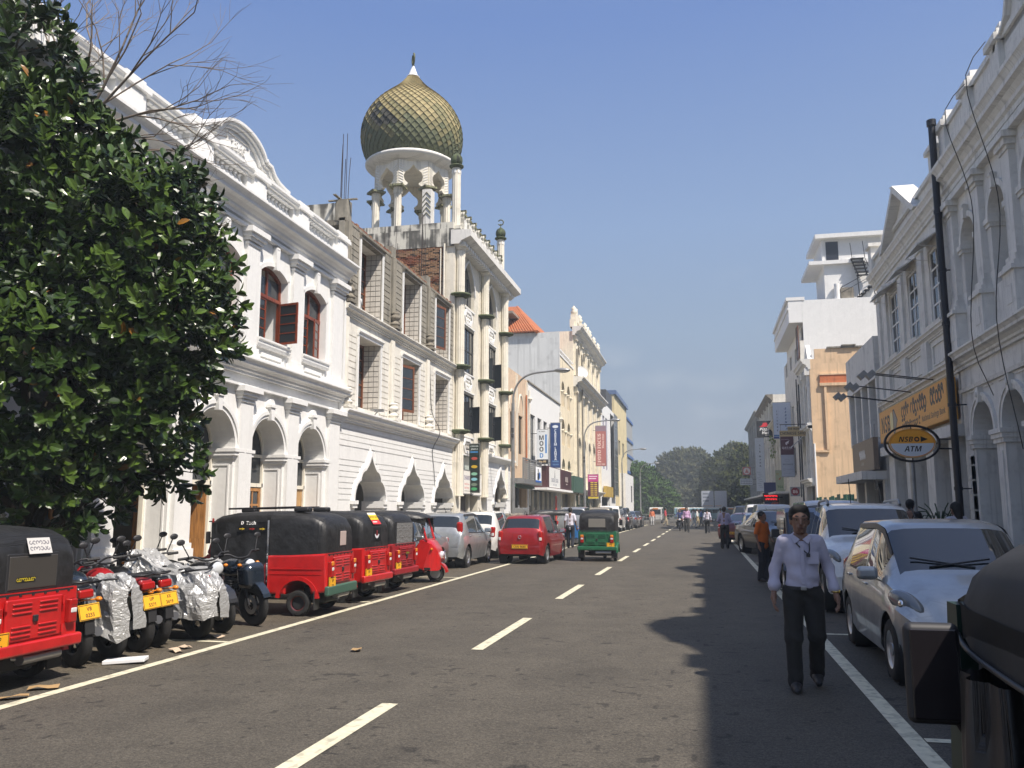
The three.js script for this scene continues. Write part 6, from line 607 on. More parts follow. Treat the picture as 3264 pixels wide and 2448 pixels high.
// position by heading: 'a' degrees, 0 = nose to +x (towards the right pavement), 90 = nose away from the camera (-z), -90 = nose to the camera
const H = a => a * RAD;
makeCar('hatch', P.red, 'bright red hatchback pulling out across the left edge line', { name: 'moving_car', pos: [-5.28, 0, -27.1], ry: H(87), s: .99, badge: 1, plate: 'CAN 9640' });
makeCar('sedan', P.silver, 'silver grey sedan parked beside the red three-wheeler nose', { pos: [-7.42, 0, -20.4], ry: H(-90), s: .96, group: 'cars parked along the left kerb', handle: M.chrome });
makeCar('hatch', P.silver2, 'silver minicar with tall red tail lights behind the silver sedan', { pos: [-7.25, 0, -24.9], ry: H(90), s: 1.05, tall: 1, visor: 1, group: 'cars parked along the left kerb', rim: 'alloy' });
makeCar('hatch', P.white, 'white hatchback parked just beyond silver minicar', { pos: [-7.45, 0, -29.6], ry: H(90), s: 1.06, group: 'cars parked along the left kerb' });
makeCar('sedan', P.gold, 'pale gold sedan hidden behind the red hatchback', { pos: [-7.5, 0, -34.4], ry: H(90), group: 'cars parked along the left kerb' });
makeCar('sedan', P.black, 'dark blue black sedan parked beyond the red hatchback', { pos: [-6.6, 0, -32.6], ry: H(95), s: .97, group: 'cars parked along the left kerb' });
const farL = [['suv', P.silver, 'silver grey car parked just past the green three-wheeler', -49, -7.0], ['hatch', P.silver2, 'small silver car behind the silver grey car', -54, -6.9], ['suv', P.gold, 'beige four wheel drive parked on the left', -59, -6.7], ['van', P.white, 'white topped van with dark rear parked on the left', -64.5, -6.6], ['suv', P.black, 'black four wheel drive parked past the white topped van', -70, -6.5], ['sedan', P.grey, 'dark grey sedan near the far railings', -76, -6.3], ['hatch', P.black, 'last dark car in the left parked row', -81, -6.2]];
for (const [k, p, l, z, x] of farL) makeCar(k, p, l, { pos: [x, 0, z], ry: H(90), group: 'cars parked along the left kerb' });
makeCar('hatch', P.silver2, 'silver minicar facing the camera beside the walking man', { pos: [2.46, 0, -10.25], ry: H(-90), s: 1.03, group: 'cars parked along the right kerb', visor: 1, handle: P.silver2 });
makeCar('hatch', P.white, 'white hatchback half hidden behind the black hooded three-wheeler', { pos: [2.62, 0, -5.75], ry: H(90), s: 1.0, group: 'cars parked along the right kerb' });
makeCar('suv', P.white, 'white four wheel drive with roof rails behind the silver minicar', { pos: [2.75, 0, -16.3], ry: H(-92), s: .98, rails: 1, aerial: .5, group: 'cars parked along the right kerb' });
makeCar('sedan', P.black, 'glossy black sedan behind the man in orange', { pos: [2.55, 0, -33.0], ry: H(-76), s: 1.08, rim: 'alloy', group: 'cars parked along the right kerb' });
makeCar('sedan', P.silver2, 'pale blue silver car behind the black sedan', { pos: [2.3, 0, -38.6], ry: H(90), group: 'cars parked along the right kerb' });
makeCar('sedan', P.maroon, 'maroon car backing into the right parking row', { pos: [2.1, 0, -43.6], ry: H(70), group: 'cars parked along the right kerb' });
makeCar('van', P.white, 'white van with brown tinted rear window', { pos: [2.9, 0, -39.8], ry: H(90), s: .98, group: 'cars parked along the right kerb' });
makeCar('suv', P.white, 'white four wheel drive with spare light bar behind the white van', { pos: [3.0, 0, -49.5], ry: H(90), s: 1.08, group: 'cars parked along the right kerb' });
makeCar('van', P.white, 'white high roofed van beside the old blue jeep', { pos: [3.25, 0, -24.6], ry: H(-90), s: .99, group: 'cars parked along the right kerb' });
makeCar('suv', P.black, 'black jeep parked beyond the maroon car', { pos: [2.6, 0, -56], ry: H(90), s: 1.05, group: 'cars parked along the right kerb' });
makeCar('sedan', P.white, 'white car near the end of the right row', { pos: [2.6, 0, -63], ry: H(90), group: 'cars parked along the right kerb' });
{ // old dark blue jeep
  const t = thing('old_jeep', 'old dark blue jeep with round headlights behind the walking man', 'jeep', { pos: [2.25, 0, -19.2], ry: H(-90) }); t.scale.set(.97, .88, .97);
  mesh('body', [rb(2.4, .62, 1.34, .08, -.45, .82, 0, 3), ext([[.7, .55], [1.6, .55], [1.66, .8], [1.55, 1.06], [.7, 1.16]], -.44, .44, { bevelEnabled: true, bevelSize: .05, bevelThickness: .06, bevelSegments: 3 })], P.navy, t); mesh('cabin', [ext([[-1.6, 1.1], [.68, 1.1], [.5, 1.72], [.3, 1.8], [-1.5, 1.78], [-1.62, 1.6]], -.56, .56, { bevelEnabled: true, bevelSize: .07, bevelThickness: .07, bevelSegments: 4 })], P.navy, t); mesh('windscreen', rb(.02, .46, 1.04, .01, 0, 0, 0).rotateZ(.28).translate(.69, 1.42, 0), carGlass, t); for (const s of [-1, 1]) { mesh('side_window', rb(.8, .38, .02, .01, .0, 1.45, s * .635), carGlass, t); const hl = mesh('headlight', cyl(.13, .13, .1, 1.62, .92, s * .47, 20, 'x'), M.headlamp, t); mesh('headlight_rim', new THREE.TorusGeometry(.135, .018, 8, 20).rotateY(PI / 2).translate(1.67, .92, s * .47), M.chrome, hl); mesh('fender', [ring(1.15, .42, .42, .5, -.17, .17, 10, 175, 16).translate(0, 0, s * .62)], P.navy, t); mesh('mirror', [rb(.04, .18, .16, .02, .85, 1.3, s * .86), rod([.8, 1.15, s * .62], [.85, 1.3, s * .82], .012)], M.plastic, t); mesh('indicator', rb(.07, .09, .12, .02, 1.52, .98, s * .68), M.amber, t); wheel(t, 1.15, .36, s * .64, .36, .26, 'steel', s); wheel(t, -1.1, .36, s * .62, .36, .24, 'steel', s); }
  mesh('grille', [rb(.06, .34, .62, .02, 1.68, .82, 0)], M.black, t); mesh('bumper', rb(.12, .14, 1.5, .03, 1.8, .52, 0), M.galv, t); mesh('underbody', bx(3, .25, 1.0, 0, .45, 0), M.dark, t);
}

// ---------------------------------------------------------------- three-wheelers
function makeTuk(o) {
  const t = thing('three_wheeler', o.label, 'three-wheeler', { pos: o.pos, ry: o.ry, group: o.group }); t.scale.set(.95, o.sy ?? .95, .95); const B = o.paint;
  const bev = { bevelEnabled: true, bevelSize: .035, bevelThickness: .035, bevelSegments: 3 };
  mesh('body', [ext([[-1.16, .42], [-.95, .40], [-.93, .48], [-.88, .56], [-.8, .61], [-.7, .625], [-.6, .61], [-.52, .56], [-.47, .48], [-.45, .38], [-.05, .38], [-.02, .5], [-.12, .82], [-.2, .93], [-1.14, .96]], -.59, .59, bev)], B, t);
  for (const s of [-1, 1]) { mesh('wheel_arch', ring(-.7, .26, .31, .37, -.02, .05, 5, 175, 18).translate(0, 0, s * .625), B, t); mesh('side_rib', [bb(-1.1, -.2, .74, .752, s * .622, s * .634), bb(-1.1, -.15, .66, .668, s * .622, s * .632)], B, t); }
  mesh('rear_bumper', o.darkBumper ? [rb(.09, .16, 1.26, .03, -1.2, .4, 0, 3)] : [rb(.09, .13, 1.3, .03, -1.2, .43, 0, 3)], o.darkBumper ? M.greenframe : B, t);
  const door = mesh('engine_door', rb(.03, .42, .72, .015, -1.2, .72, 0), B, t); for (const z of [-.17, .17]) for (let k = 0; k < 8; k++) if (k !== 3 && k !== 4) mesh('louvre', rb(.03, .018, .24, .009, -1.215, .56 + k * .046, z), B, door); mesh('latch', rb(.03, .07, .06, .01, -1.222, .72, 0), M.black, door); for (const z of [-.37, .37]) mesh('hinge', [cyl(.015, .015, .08, -1.22, .57, z, 6), cyl(.015, .015, .08, -1.22, .87, z, 6)], B, door);
  for (const s of [-1, 1]) { const l = mesh('tail_light', rb(.07, .26, .11, .02, -1.215, .74, s * .49, 3), M.lens, t); mesh('indicator', rb(.074, .08, .105, .02, -1.217, .83, s * .49), o.amberTop === false ? M.lens : M.amber, l); mesh('reverse_light', rb(.076, .06, .09, .015, -1.217, .745, s * .49), M.clearlens, l); mesh('mudflap', bx(.02, .3, .2, -1.0, .26, s * .55), M.rubber, t); }
  const pp = mesh('number_plate', bx(.015, .2, .26, -1.225, .52, o.plateSide === 0 ? -.45 : .45), M.plate, t); mesh('plate_print', plane(.25, .19).rotateY(-PI / 2).translate(-1.234, .52, o.plateSide === 0 ? -.45 : .45), plateM(o.plate[0], o.plate[1]), pp, true);
  mesh('silencer', [cyl(.055, .055, .5, -1.12, .3, .2, 14, 'z'), rod([-1.1, .3, 0], [-.9, .34, -.2], .025)], M.steel, t); mesh('engine', [rb(.4, .28, .6, .05, -.85, .32, 0), rb(.2, .12, .9, .03, -.72, .24, 0)], M.dark, t);
  for (const s of [-1, 1]) wheel(t, -.7, .205, s * .55, .205, .11, o.rim || 'steel', s); wheel(t, 1.12, .205, 0, .205, .11, 'steel', 1);
  // hood: lofted canvas
  const hood = o.hood || M.canvas, loft = (secs, name, m = hood) => { const out = [], N = 8, S = secs.map(([x, w, yb, yt]) => { const a = []; for (const s of [1, -1]) { const h = [[w, yb], [w, yb + (yt - yb) * .35], [w * 1.0, yt - .22], [w * .985, yt - .14], [w * .93, yt - .07], [w * .8, yt - .022], [w * .45, yt - .004], [0, yt]]; (s > 0 ? h : h.slice(0, -1).reverse()).forEach(p => a.push([x, p[1], p[0] * s])); } return a; }); for (let i = 0; i < S.length - 1; i++) for (let j = 0; j < S[0].length - 1; j++) { const a = S[i][j], b = S[i + 1][j], c = S[i + 1][j + 1], d = S[i][j + 1]; for (const v of [a, b, c, a, c, d]) out.push(...v); } const s0 = S[0], cx = s0.reduce((q, v) => [q[0] + v[0] / s0.length, q[1] + v[1] / s0.length, q[2] + v[2] / s0.length], [0, 0, 0]); if (name === 'hood') for (let j = 0; j < s0.length; j++) { const a = s0[j], b = s0[(j + 1) % s0.length]; for (const v of [a, b, cx]) out.push(...v); } let g = new THREE.BufferGeometry(); g.setAttribute('position', new THREE.BufferAttribute(new Float32Array(out), 3)); g = mergeVertices(g, 1e-4); return mesh(name, prep(toCreasedNormals(g, 1.1)), m, t); };
  loft([[-1.155, .555, .95, 1.38], [-1.13, .585, .95, 1.47], [-1.06, .6, .95, 1.57], [-.9, .61, .95, 1.64], [-.55, .615, .95, 1.67], [-.18, .61, .95, 1.675]], 'hood');
  loft([[-.18, .612, 1.40, 1.677], [.2, .6, 1.40, 1.67], [.55, .57, 1.40, 1.65], [.78, .53, 1.42, 1.61], [.9, .48, 1.45, 1.56], [.95, .45, 1.46, 1.52]], 'roof');
  mesh('rear_seam', [bx(.012, .02, 1.1, -1.17, .975, 0), ...Array.from({ length: 7 }, (_, k) => bx(.02, .03, .03, -1.172, .965, -.48 + k * .16))], o.studs ? M.chrome : M.black, t);
  const rw = o.window || { w: .5, h: .28, y: 1.2, m: mat([.22, .21, .19], .35) }; if (rw.w) { const fr = mesh('rear_window_frame', rb(.02, rw.h + .05, rw.w + .05, .03, -1.152, rw.y, rw.z || 0), M.black, t); const wm = mesh('rear_window', rb(.02, rw.h, rw.w, .03, -1.158, rw.y, rw.z || 0), rw.m, fr); if (rw.emblem) mesh('emblem', plane(.34, .24).rotateY(-PI / 2).translate(-1.17, rw.y, rw.z || 0), print(.34, .24, 96, (x, W, H) => { x.fillStyle = '#0c0d10'; x.fillRect(0, 0, W, H); x.strokeStyle = '#d8dadf'; x.lineWidth = 8; x.beginPath(); x.arc(W / 2, H * .45, H * .34, .3, 2.84); x.stroke(); x.beginPath(); x.arc(W / 2, H * .2, H * .5, .7, 2.44); x.stroke(); x.fillStyle = '#c44'; x.fillRect(W * .47, H * .2, 6, H * .5); }), fr, true); }
  for (const st of o.stickers || []) { const s = mesh('sticker', plane(st.w, st.h).rotateY(-PI / 2).rotateZ(st.tilt || 0).translate(st.x ?? -1.172, st.y, st.z || 0), print(st.w, st.h, 128, st.draw), t, true); }
  // nose, windscreen, floor, seats
  const cowl = new THREE.BufferGeometry(), cs = [[1.26, .2, .3, .62], [1.22, .3, .28, .78], [1.08, .4, .28, .95], [.9, .46, .3, 1.02], [.82, .47, .34, .98]], pos = []; const ring4 = c => [[c[0], c[2], c[1]], [c[0], c[3] - .05, c[1]], [c[0] - .01, c[3], c[1] * .85], [c[0] - .01, c[3], -c[1] * .85], [c[0], c[3] - .05, -c[1]], [c[0], c[2], -c[1]]]; for (let i = 0; i < cs.length - 1; i++) { const a = ring4(cs[i]), b = ring4(cs[i + 1]); for (let j = 0; j < 5; j++) for (const v of [a[j], b[j], b[j + 1], a[j], b[j + 1], a[j + 1]]) pos.push(...v); } { const a = ring4(cs[0]); for (let j = 1; j < 5; j++) for (const v of [a[0], a[j], a[j + 1 > 5 ? 0 : j + 1]]) pos.push(...v); } cowl.setAttribute('position', new THREE.BufferAttribute(new Float32Array(pos), 3)); mesh('cowl', prep(toCreasedNormals(mergeVertices(cowl, 1e-4), .7)), B, t);
  for (const s of [-1, 1]) mesh('door_panel', [ext([[.5, .36], [.92, .34], [1.08, .9], [.86, 1.0], [.72, .8]], -.012, .012).translate(0, 0, s * .475)], B, t);
  mesh('windscreen_frame', [rod([.98, .98, .44], [.82, 1.53, .42], .028), rod([.98, .98, -.44], [.82, 1.53, -.42], .028), rod([.82, 1.53, -.42], [.82, 1.53, .42], .028), rod([.98, .98, -.44], [.98, .98, .44], .022)], B, t); mesh('windscreen', bx(.008, .54, .84).rotateZ(.28).translate(.9, 1.255, 0), M.glass, t); mesh('wiper', rod([.96, 1.02, .1], [.85, 1.4, -.2], .01), M.black, t);
  mesh('visor', rb(.2, .02, .84, .01, .93, 1.5, 0).rotateZ(-.0), M.black, t);
  mesh('floor_pan', [bx(1.25, .05, .9, .45, .33, 0), rb(.4, .1, .3, .04, .75, .3, 0)], M.dark, t); mesh('driver_seat', [rb(.34, .12, .6, .05, .25, .72, 0), rb(.1, .36, .56, .04, .05, .98, 0), bx(.3, .35, .4, .22, .5, 0)], M.black, t); mesh('passenger_seat', [rb(.45, .14, 1.05, .05, -.45, .72, 0), rb(.12, .5, 1.05, .05, -.72, 1.05, 0)], M.black, t); mesh('handlebar', [rod([.78, .95, -.28], [.78, .95, .28], .018), rod([.78, .95, 0], [.95, .5, 0], .03)], M.black, t);
  const hl = mesh('headlight', [cyl(.1, .085, .1, 1.29, .62, .0, 18, 'x')], M.headlamp, t); mesh('headlight_rim', new THREE.TorusGeometry(.1, .014, 6, 18).rotateY(PI / 2).translate(1.34, .62, 0), M.chrome, hl);
  mesh('front_fender', [ring(1.12, .2, .25, .29, -.1, .1, 5, 175, 16)], B, t); for (const s of [-1, 1]) { mesh('indicator', rb(.04, .05, .11, .015, 1.1, .78, s * .41), M.amber, t); if (!o.foreground) mesh('mirror', [rb(.03, .2, .12, .02, .92, 1.24, s * .6), rod([.93, 1.22, s * .46], [.92, 1.24, s * .58], .012)], M.black, t); mesh('post', rod([-.16, .93, s * .585], [-.16, 1.45, s * .59], .02), M.black, t); mesh('grab_rail', rod([.3, .36, s * .42], [.3, .86, s * .42], .014), M.chrome, t); }
  if (o.curtain) for (const s of o.curtain) { const g = new THREE.PlaneGeometry(1.04, 1.12, 26, 10), p = g.attributes.position; for (let i = 0; i < p.count; i++) p.setZ(i, Math.sin(p.getX(i) * 17 + p.getY(i) * 2) * .018 * (1 - (p.getY(i) + .56) * .5)); g.computeVertexNormals(); mesh('side_curtain', g.translate(.34, .93, s * .612), M.canvas, t); mesh('curtain_edge', [bx(.03, 1.15, .02, -.17, .95, s * .635), ...Array.from({ length: 7 }, (_, k) => sph(.012, -.17, .55 + k * .14, s * .648, 1, 1, 1, 6))], M.chrome, t); mesh('arrow_sticker', plane(.5, .06, 0, 0, 0).translate(.12, 1.385, s * .634), print(.5, .06, 256, (x, W, H2) => { x.fillStyle = '#0a0a0a'; x.fillRect(0, 0, W, H2); [['#d8b52a', .14], ['#a82c22', .5], ['#d8b52a', .86]].forEach(([c, u], k) => { x.fillStyle = c; x.beginPath(); x.moveTo(W * (u - .1), H2 / 2); x.lineTo(W * (u + .02), H2 * .1); x.lineTo(W * (u - .02), H2 * .4); x.lineTo(W * (u + .1), H2 * .35); x.lineTo(W * (u + .1), H2 * .65); x.lineTo(W * (u - .02), H2 * .6); x.lineTo(W * (u + .02), H2 * .9); x.fill(); }); }), t, true); mesh('corner_stripe', bx(.025, .55, .02, .86, 1.28, s * .57), mat([.35, .02, .02], .5), t); mesh('roof_lettering', text3('D  Tuch', .055, .004, .5, 1.53, 0).rotateX(-.25).rotateY(s > 0 ? 0 : PI).translate(s > 0 ? 0 : .7, -.0, s * .99), M.whiteTrim, t).position.set(0, .0, 0); }
  if (o.foreground) { const mm = mesh('mirror', [rb(.035, .215, .115, .03, .55, 1.35, -.65, 4), tube([[.57, 1.3, -.63], [.68, 1.22, -.57], [.8, 1.12, -.5]], .012, 6)], M.black, t); mesh('mirror_glass', rb(.006, .19, .095, .02, .5305, 1.35, -.65, 3), mat([.016, .014, .016], .2), mm);  // mirror glass kept near black, its dark reflection put into the colour
    mesh('side_pillar', [ext([[.72, .34], [.9, .34], [.88, .95], [.80, 1.48], [.72, 1.48]], -.02, .02).translate(0, 0, -.53)], B, t);
    const g = new THREE.CylinderGeometry(.11, .14, .85, 40, 20, true), p = g.attributes.position; for (let i = 0; i < p.count; i++) { const a = Math.atan2(p.getZ(i), p.getX(i)), y = p.getY(i), k = 1 + .16 * Math.sin(a * 7 + y * 3) + .18 * Math.sin(y * 7); p.setX(i, p.getX(i) * k + y * y * .15); p.setZ(i, p.getZ(i) * k * .6); } g.computeVertexNormals(); mesh('rolled_curtain', g.translate(.34, .95, -.56), M.canvas, t); mesh('hood_piping', tube([[.95, 1.46, -.455], [.9, 1.45, -.485], [.78, 1.42, -.536], [.55, 1.40, -.576], [.2, 1.40, -.606], [-.15, 1.40, -.618]], .006, 6), M.black, t); }
  if (o.rack) mesh('roof_rack', [rod([-.6, 1.74, .38], [.7, 1.71, .36], .018), rod([-.6, 1.74, -.38], [.7, 1.71, -.36], .018), rb(.26, .08, .2, .03, -.65, 1.7, .38), rb(.26, .08, .2, .03, .68, 1.68, .36), rb(.26, .08, .2, .03, -.65, 1.7, -.38)], M.black, t);
  return t;
}
const tukRed = mat([.52, .012, .012], .35, { clearcoat: .6, clearcoatRoughness: .2, map: T.dust, tile: 1.2 }), tukRed2 = mat([.30, .014, .020], .45, { map: T.dust, tile: 1 }), tukGreen = mat([.010, .125, .052], .4, { clearcoat: .5, clearcoatRoughness: .25, map: T.dust, tile: 1.2 }), tukBlue = mat([.02, .13, .36], .4, { clearcoat: .5, map: T.dust, tile: 1.2 }), tukDark = mat([.004, .026, .017], .55, { map: T.dust, tile: 1.2 });
const plast = mat([.18, .18, .175], .28, { bump: T.tarp, bumpScale: .02, tile: .4 });
const yellowTag = (x, W, H2) => { x.fillStyle = '#1a1a1a'; x.fillRect(0, 0, W, H2); x.fillStyle = '#c9b41e'; for (let k = 0; k < 9; k++) { x.beginPath(); x.arc(W * (.08 + k * .105), H2 * .5, H2 * .3, k, k + 4.6); x.lineWidth = H2 * .14; x.strokeStyle = '#c9b41e'; x.stroke(); } };
const posterTag = (x, W, H2) => { x.fillStyle = '#c9c7c4'; x.fillRect(0, 0, W, H2); x.strokeStyle = '#77757a'; x.lineWidth = H2 * .07; for (let j = 0; j < 2; j++) for (let k = 0; k < 6; k++) { x.beginPath(); x.arc(W * (.14 + k * .145), H2 * (.3 + j * .38), H2 * .1, k + j, k + j + 4.8); x.stroke(); } };
const meterTag = (x, W, H2) => { x.fillStyle = '#e2dcc8'; x.fillRect(0, 0, W, H2 * .2); x.fillStyle = '#d9b81c'; x.fillRect(0, H2 * .2, W, H2 * .5); x.fillStyle = '#c4343a'; x.fillRect(0, H2 * .62, W, H2 * .38); x.fillStyle = '#2a1d12'; x.font = `bold ${H2 * .24}px sans-serif`; x.textAlign = 'center'; x.fillText('METER TAXI', W / 2, H2 * .46, W * .92); x.fillStyle = '#f0d8d0'; x.fillRect(W * .1, H2 * .76, W * .55, H2 * .08); };
makeTuk({ label: 'red three-wheeler with black hood and yellow tag under the tree', pos: [-7.16, 0, -6.95], ry: PI, paint: tukRed, sy: .88, plate: ['WP', '7703'], plateSide: 0, amberTop: false, group: 'three-wheelers parked on the left', window: { w: .62, h: .34, y: 1.19, m: mat([.05, .045, .04], .4) }, stickers: [{ w: .24, h: .05, y: 1.12, z: -.1, draw: yellowTag }, { w: .3, h: .17, y: 1.46, x: -1.165, tilt: -.3, z: .05, draw: posterTag }] });
makeTuk({ label: 'red three-wheeler with closed black side curtain and roof rack', pos: [-6.78, 0, -12.98], ry: PI + .03, paint: tukRed, plate: ['WP', '2291'], plateSide: 0, rim: 'red', darkBumper: 1, curtain: [-1, 1], rack: 1, group: 'three-wheelers parked on the left', window: { w: .26, h: .24, y: 1.22, z: .12, m: mat([.45, .36, .33], .4) } });
makeTuk({ label: 'red three-wheeler with meter taxi sticker and black emblem window', pos: [-6.9, 0, -14.95], ry: PI - .05, paint: tukRed, plate: ['WP', '4406'], plateSide: 0, studs: 1, group: 'three-wheelers parked on the left', window: { w: .4, h: .24, y: 1.24, m: M.black, emblem: 1 }, stickers: [{ w: .36, h: .26, y: 1.53, x: -1.10, tilt: -.6, z: .0, draw: meterTag }] });
makeTuk({ label: 'dark red three-wheeler with crumpled clear plastic rear sheet', pos: [-7.0, 0, -16.75], ry: PI - .05, paint: tukRed2, plate: ['WP', '6628'], plateSide: 0, group: 'three-wheelers parked on the left', window: { w: .86, h: .44, y: 1.2, m: plast }, stickers: [{ w: .2, h: .06, y: .8, x: -1.24, draw: (x, W, H2) => { x.fillStyle = '#7a1418'; x.fillRect(0, 0, W, H2); x.fillStyle = '#5da023'; x.font = `bold ${H2 * .9}px sans-serif`; x.fillText('oBo go', W * .05, H2 * .8); } }] });
makeTuk({ label: 'red three-wheeler parked nose towards the road with open side', pos: [-7.0, 0, -18.85], ry: .1, paint: tukRed, plate: ['WP', '1180'], group: 'three-wheelers parked on the left' });
makeTuk({ label: 'green three-wheeler with black hood driving away on the road', pos: [-3.27, 0, -28.3], ry: PI / 2, paint: tukGreen, plate: ['AAJ', '5896'], plateSide: 1, window: { w: .56, h: .28, y: 1.25, m: mat([.20, .19, .165], .4) } });
makeTuk({ label: 'blue three-wheeler parked beyond the man in white shirt', pos: [-6.7, 0, -39.2], ry: .45, paint: tukBlue, plate: ['WP', '3355'], group: 'three-wheelers parked on the left' });
makeTuk({ label: 'dark green three-wheeler with worn black hood and long black mirror', pos: [1.075, 0, -1.48], ry: PI / 2, paint: tukDark, plate: ['WP', '9012'], foreground: 1, hood: mat([.020, .020, .021], .78, { map: T.canvas, tile: 1.3 }) });
// ================================================================ TREES
function leafGeo(L, w) { const c = .18 * w, pts = [[0, 0, 0], [.3 * w, .22 * L, c * .6], [.5 * w, .52 * L, c], [.34 * w, .82 * L, c * .5], [0, L, -c * .6]], mid = [[0, .25 * L, 0], [0, .55 * L, 0], [0, .82 * L, -.02 * L]], out = []; for (const s of [1, -1]) { const p = pts.map(q => [q[0] * s, q[1], q[2]]); const T3 = (a, b, d) => s > 0 ? out.push(...a, ...b, ...d) : out.push(...a, ...d, ...b); T3(p[0], p[1], mid[0]); T3(p[1], p[2], mid[0]); T3(mid[0], p[2], mid[1]); T3(p[2], p[3], mid[1]); T3(mid[1], p[3], mid[2]); T3(p[3], p[4], mid[2]); } const g = new THREE.BufferGeometry(); g.setAttribute('position', new THREE.BufferAttribute(new Float32Array(out), 3)); g.computeVertexNormals(); const G = prep(g); for (let i = 0; i < G.attributes.uv.count; i++) G.attributes.uv.setXY(i, G.attributes.position.getX(i) / w + .5, G.attributes.position.getY(i) / L); G.userData.done = true; return G; }
function crown(parent, lobes, o) {
  const r = rng(o.seed), items = [], m4 = new THREE.Matrix4(), q = new THREE.Quaternion(), up = V(0, 1, 0); const tot = lobes.reduce((s, l) => s + l[3] * l[4] + l[4] * l[5], 0);
  for (const [cx, cy, cz, rx, ry, rz] of lobes) { const n = Math.round(o.twigs * (rx * ry + ry * rz) / tot); for (let k = 0; k < n; k++) { let d = V(r() * 2 - 1, r() * 2 - 1, r() * 2 - 1); if (d.lengthSq() > 1 || d.lengthSq() < .01) { k--; continue; } d.normalize(); const rad = lerp(o.inner ?? .55, 1.04, Math.pow(r(), .45)) * (1 + (fbm(d.x * 2.2 + cx, d.y * 2.2 + d.z * 2 + cy, 3) - .5) * .5); const p = V(cx + d.x * rx * rad, cy + d.y * ry * rad, cz + d.z * rz * rad); if (o.clip && o.clip(p)) continue; const dir = d.clone().add(V((r() - .5) * .9, .35 + (r() - .5) * .7, (r() - .5) * .9)).normalize(); items.push([p, dir]); } }
  const mats = []; const lg = leafGeo(o.L, o.w);
  for (const [p, dir] of items) { const side = Math.abs(dir.y) > .9 ? V(1, 0, 0) : V(0, 1, 0).cross(dir).normalize(), bin = dir.clone().cross(side), n = o.per; const tone = r(); for (let i = 0; i < n; i++) { const a = i * 2.4 + r() * .7, t = i / n, sp = lerp(1.15, .45, t) + (r() - .5) * .3; const ld = dir.clone().multiplyScalar(Math.cos(sp)).addScaledVector(side, Math.sin(sp) * Math.cos(a)).addScaledVector(bin, Math.sin(sp) * Math.sin(a)); ld.y -= .12; ld.normalize(); let nn = dir.clone().addScaledVector(ld, -dir.dot(ld)); if (nn.lengthSq() < .02) nn = side.clone(); nn.normalize(); const xx = ld.clone().cross(nn).normalize(); const s = lerp(.7, 1.2, r()); m4.makeBasis(xx, ld, nn).scale(V(s, s, s)).setPosition(p.clone().addScaledVector(dir, t * o.L * 1.1)); mats.push([m4.clone(), tone, r()]); } }
  const cam = camera.position; let parts = []; if (o.parts) { mats.forEach(m => { const e = m[0].elements; m[3] = Math.hypot(e[12] - cam.x, e[13] - cam.y, e[14] - cam.z); }); parts = mats.slice().sort((a, b) => a[3] - b[3]).slice(0, o.parts); const set = new Set(parts); const vm = o.colors.map(c => mat(c, o.rough ?? .35, { map: T.leaf, tile: 0 })); for (const m of parts) { const k = m[2] < .996 ? Math.min(o.colors.length - 2, Math.floor(m[1] * (o.colors.length - 1))) : o.colors.length - 1; const l = mesh('leaf', lg, vm[k], parent, true); l.applyMatrix4(m[0]); } mats.splice(0, mats.length, ...mats.filter(m => !set.has(m))); }
  const im = new THREE.InstancedMesh(lg, mat([1, 1, 1], o.rough ?? .35, { map: T.leaf, tile: 0 }), mats.length); im.name = 'crown'; im.userData.kind = 'stuff'; im.castShadow = im.receiveShadow = true; const c = new THREE.Color(); mats.forEach((m, i) => { im.setMatrixAt(i, m[0]); const k = m[2] < .996 ? Math.min(o.colors.length - 2, Math.floor(m[1] * (o.colors.length - 1))) : o.colors.length - 1, v = .8 + m[2] * .4, q = o.colors[k]; c.setRGB(q[0] * v, q[1] * v, q[2] * v); im.setColorAt(i, c); }); parent.add(im); return items;
}
const G1 = [[.022, .046, .011], [.034, .070, .015], [.052, .098, .019], [.085, .145, .028], [.22, .10, .012]];
{ // dense broad-leaved tree on the left pavement
  const t = thing('broadleaf_tree', 'dense dark glossy broadleaf tree in front of the white arcade', 'tree');
  const lobes = [[-8.5, 5.0, -11, 1.65, 1.8, 1.4], [-8.05, 6.0, -11, .9, .85, .9], [-7.6, 4.15, -10.9, .85, 1.0, .9], [-9.75, 6.5, -10.6, 1.05, 1.8, 1.3], [-10.35, 8.7, -10.6, .6, 1.2, 1.0], [-9.3, 3.4, -10.2, 1.4, 1.5, 1.3], [-8.1, 2.9, -10.9, .95, .85, .8], [-9.3, 7.3, -10.8, .6, .5, .8], [-9.3, 1.9, -10.5, 1.15, .8, .9], [-10.0, 4.9, -9.6, .8, 1.6, 1.1], [-7.65, 2.2, -11.4, .35, .3, .3], [-9.9, 2.2, -9.2, .8, 1.1, .9]];
  crown(t, lobes, { seed: 11, twigs: 4300, per: 7, L: .185, w: .1, colors: G1, parts: 290, rough: .3, inner: .5, clip: p => p.x < -10.85 });
  mesh('trunk', [tube([[-9.5, .1, -10.7], [-9.45, 1.2, -10.65], [-9.3, 2.4, -10.6], [-9.1, 3.6, -10.7]], .14, 10)], M.bark, t); const r = rng(3);
  for (const l of lobes) { const b = V(-9.3, clamp(l[1] - 1.5, 1.2, 3.4), -10.6), e = V(l[0], l[1], l[2]); mesh('limb', [tube([b, b.clone().lerp(e, .5).add(V((r() - .5) * .4, .3, (r() - .5) * .4)), e], .05, 6, 8), ...Array.from({ length: 7 }, () => { const d = V(r() - .5, r() - .3, r() - .5).normalize(); return rod(e, e.clone().add(V(d.x * l[3] * .9, d.y * l[4] * .9, d.z * l[5] * .9)), .015, 5, .005); })], M.bark, t); }
}
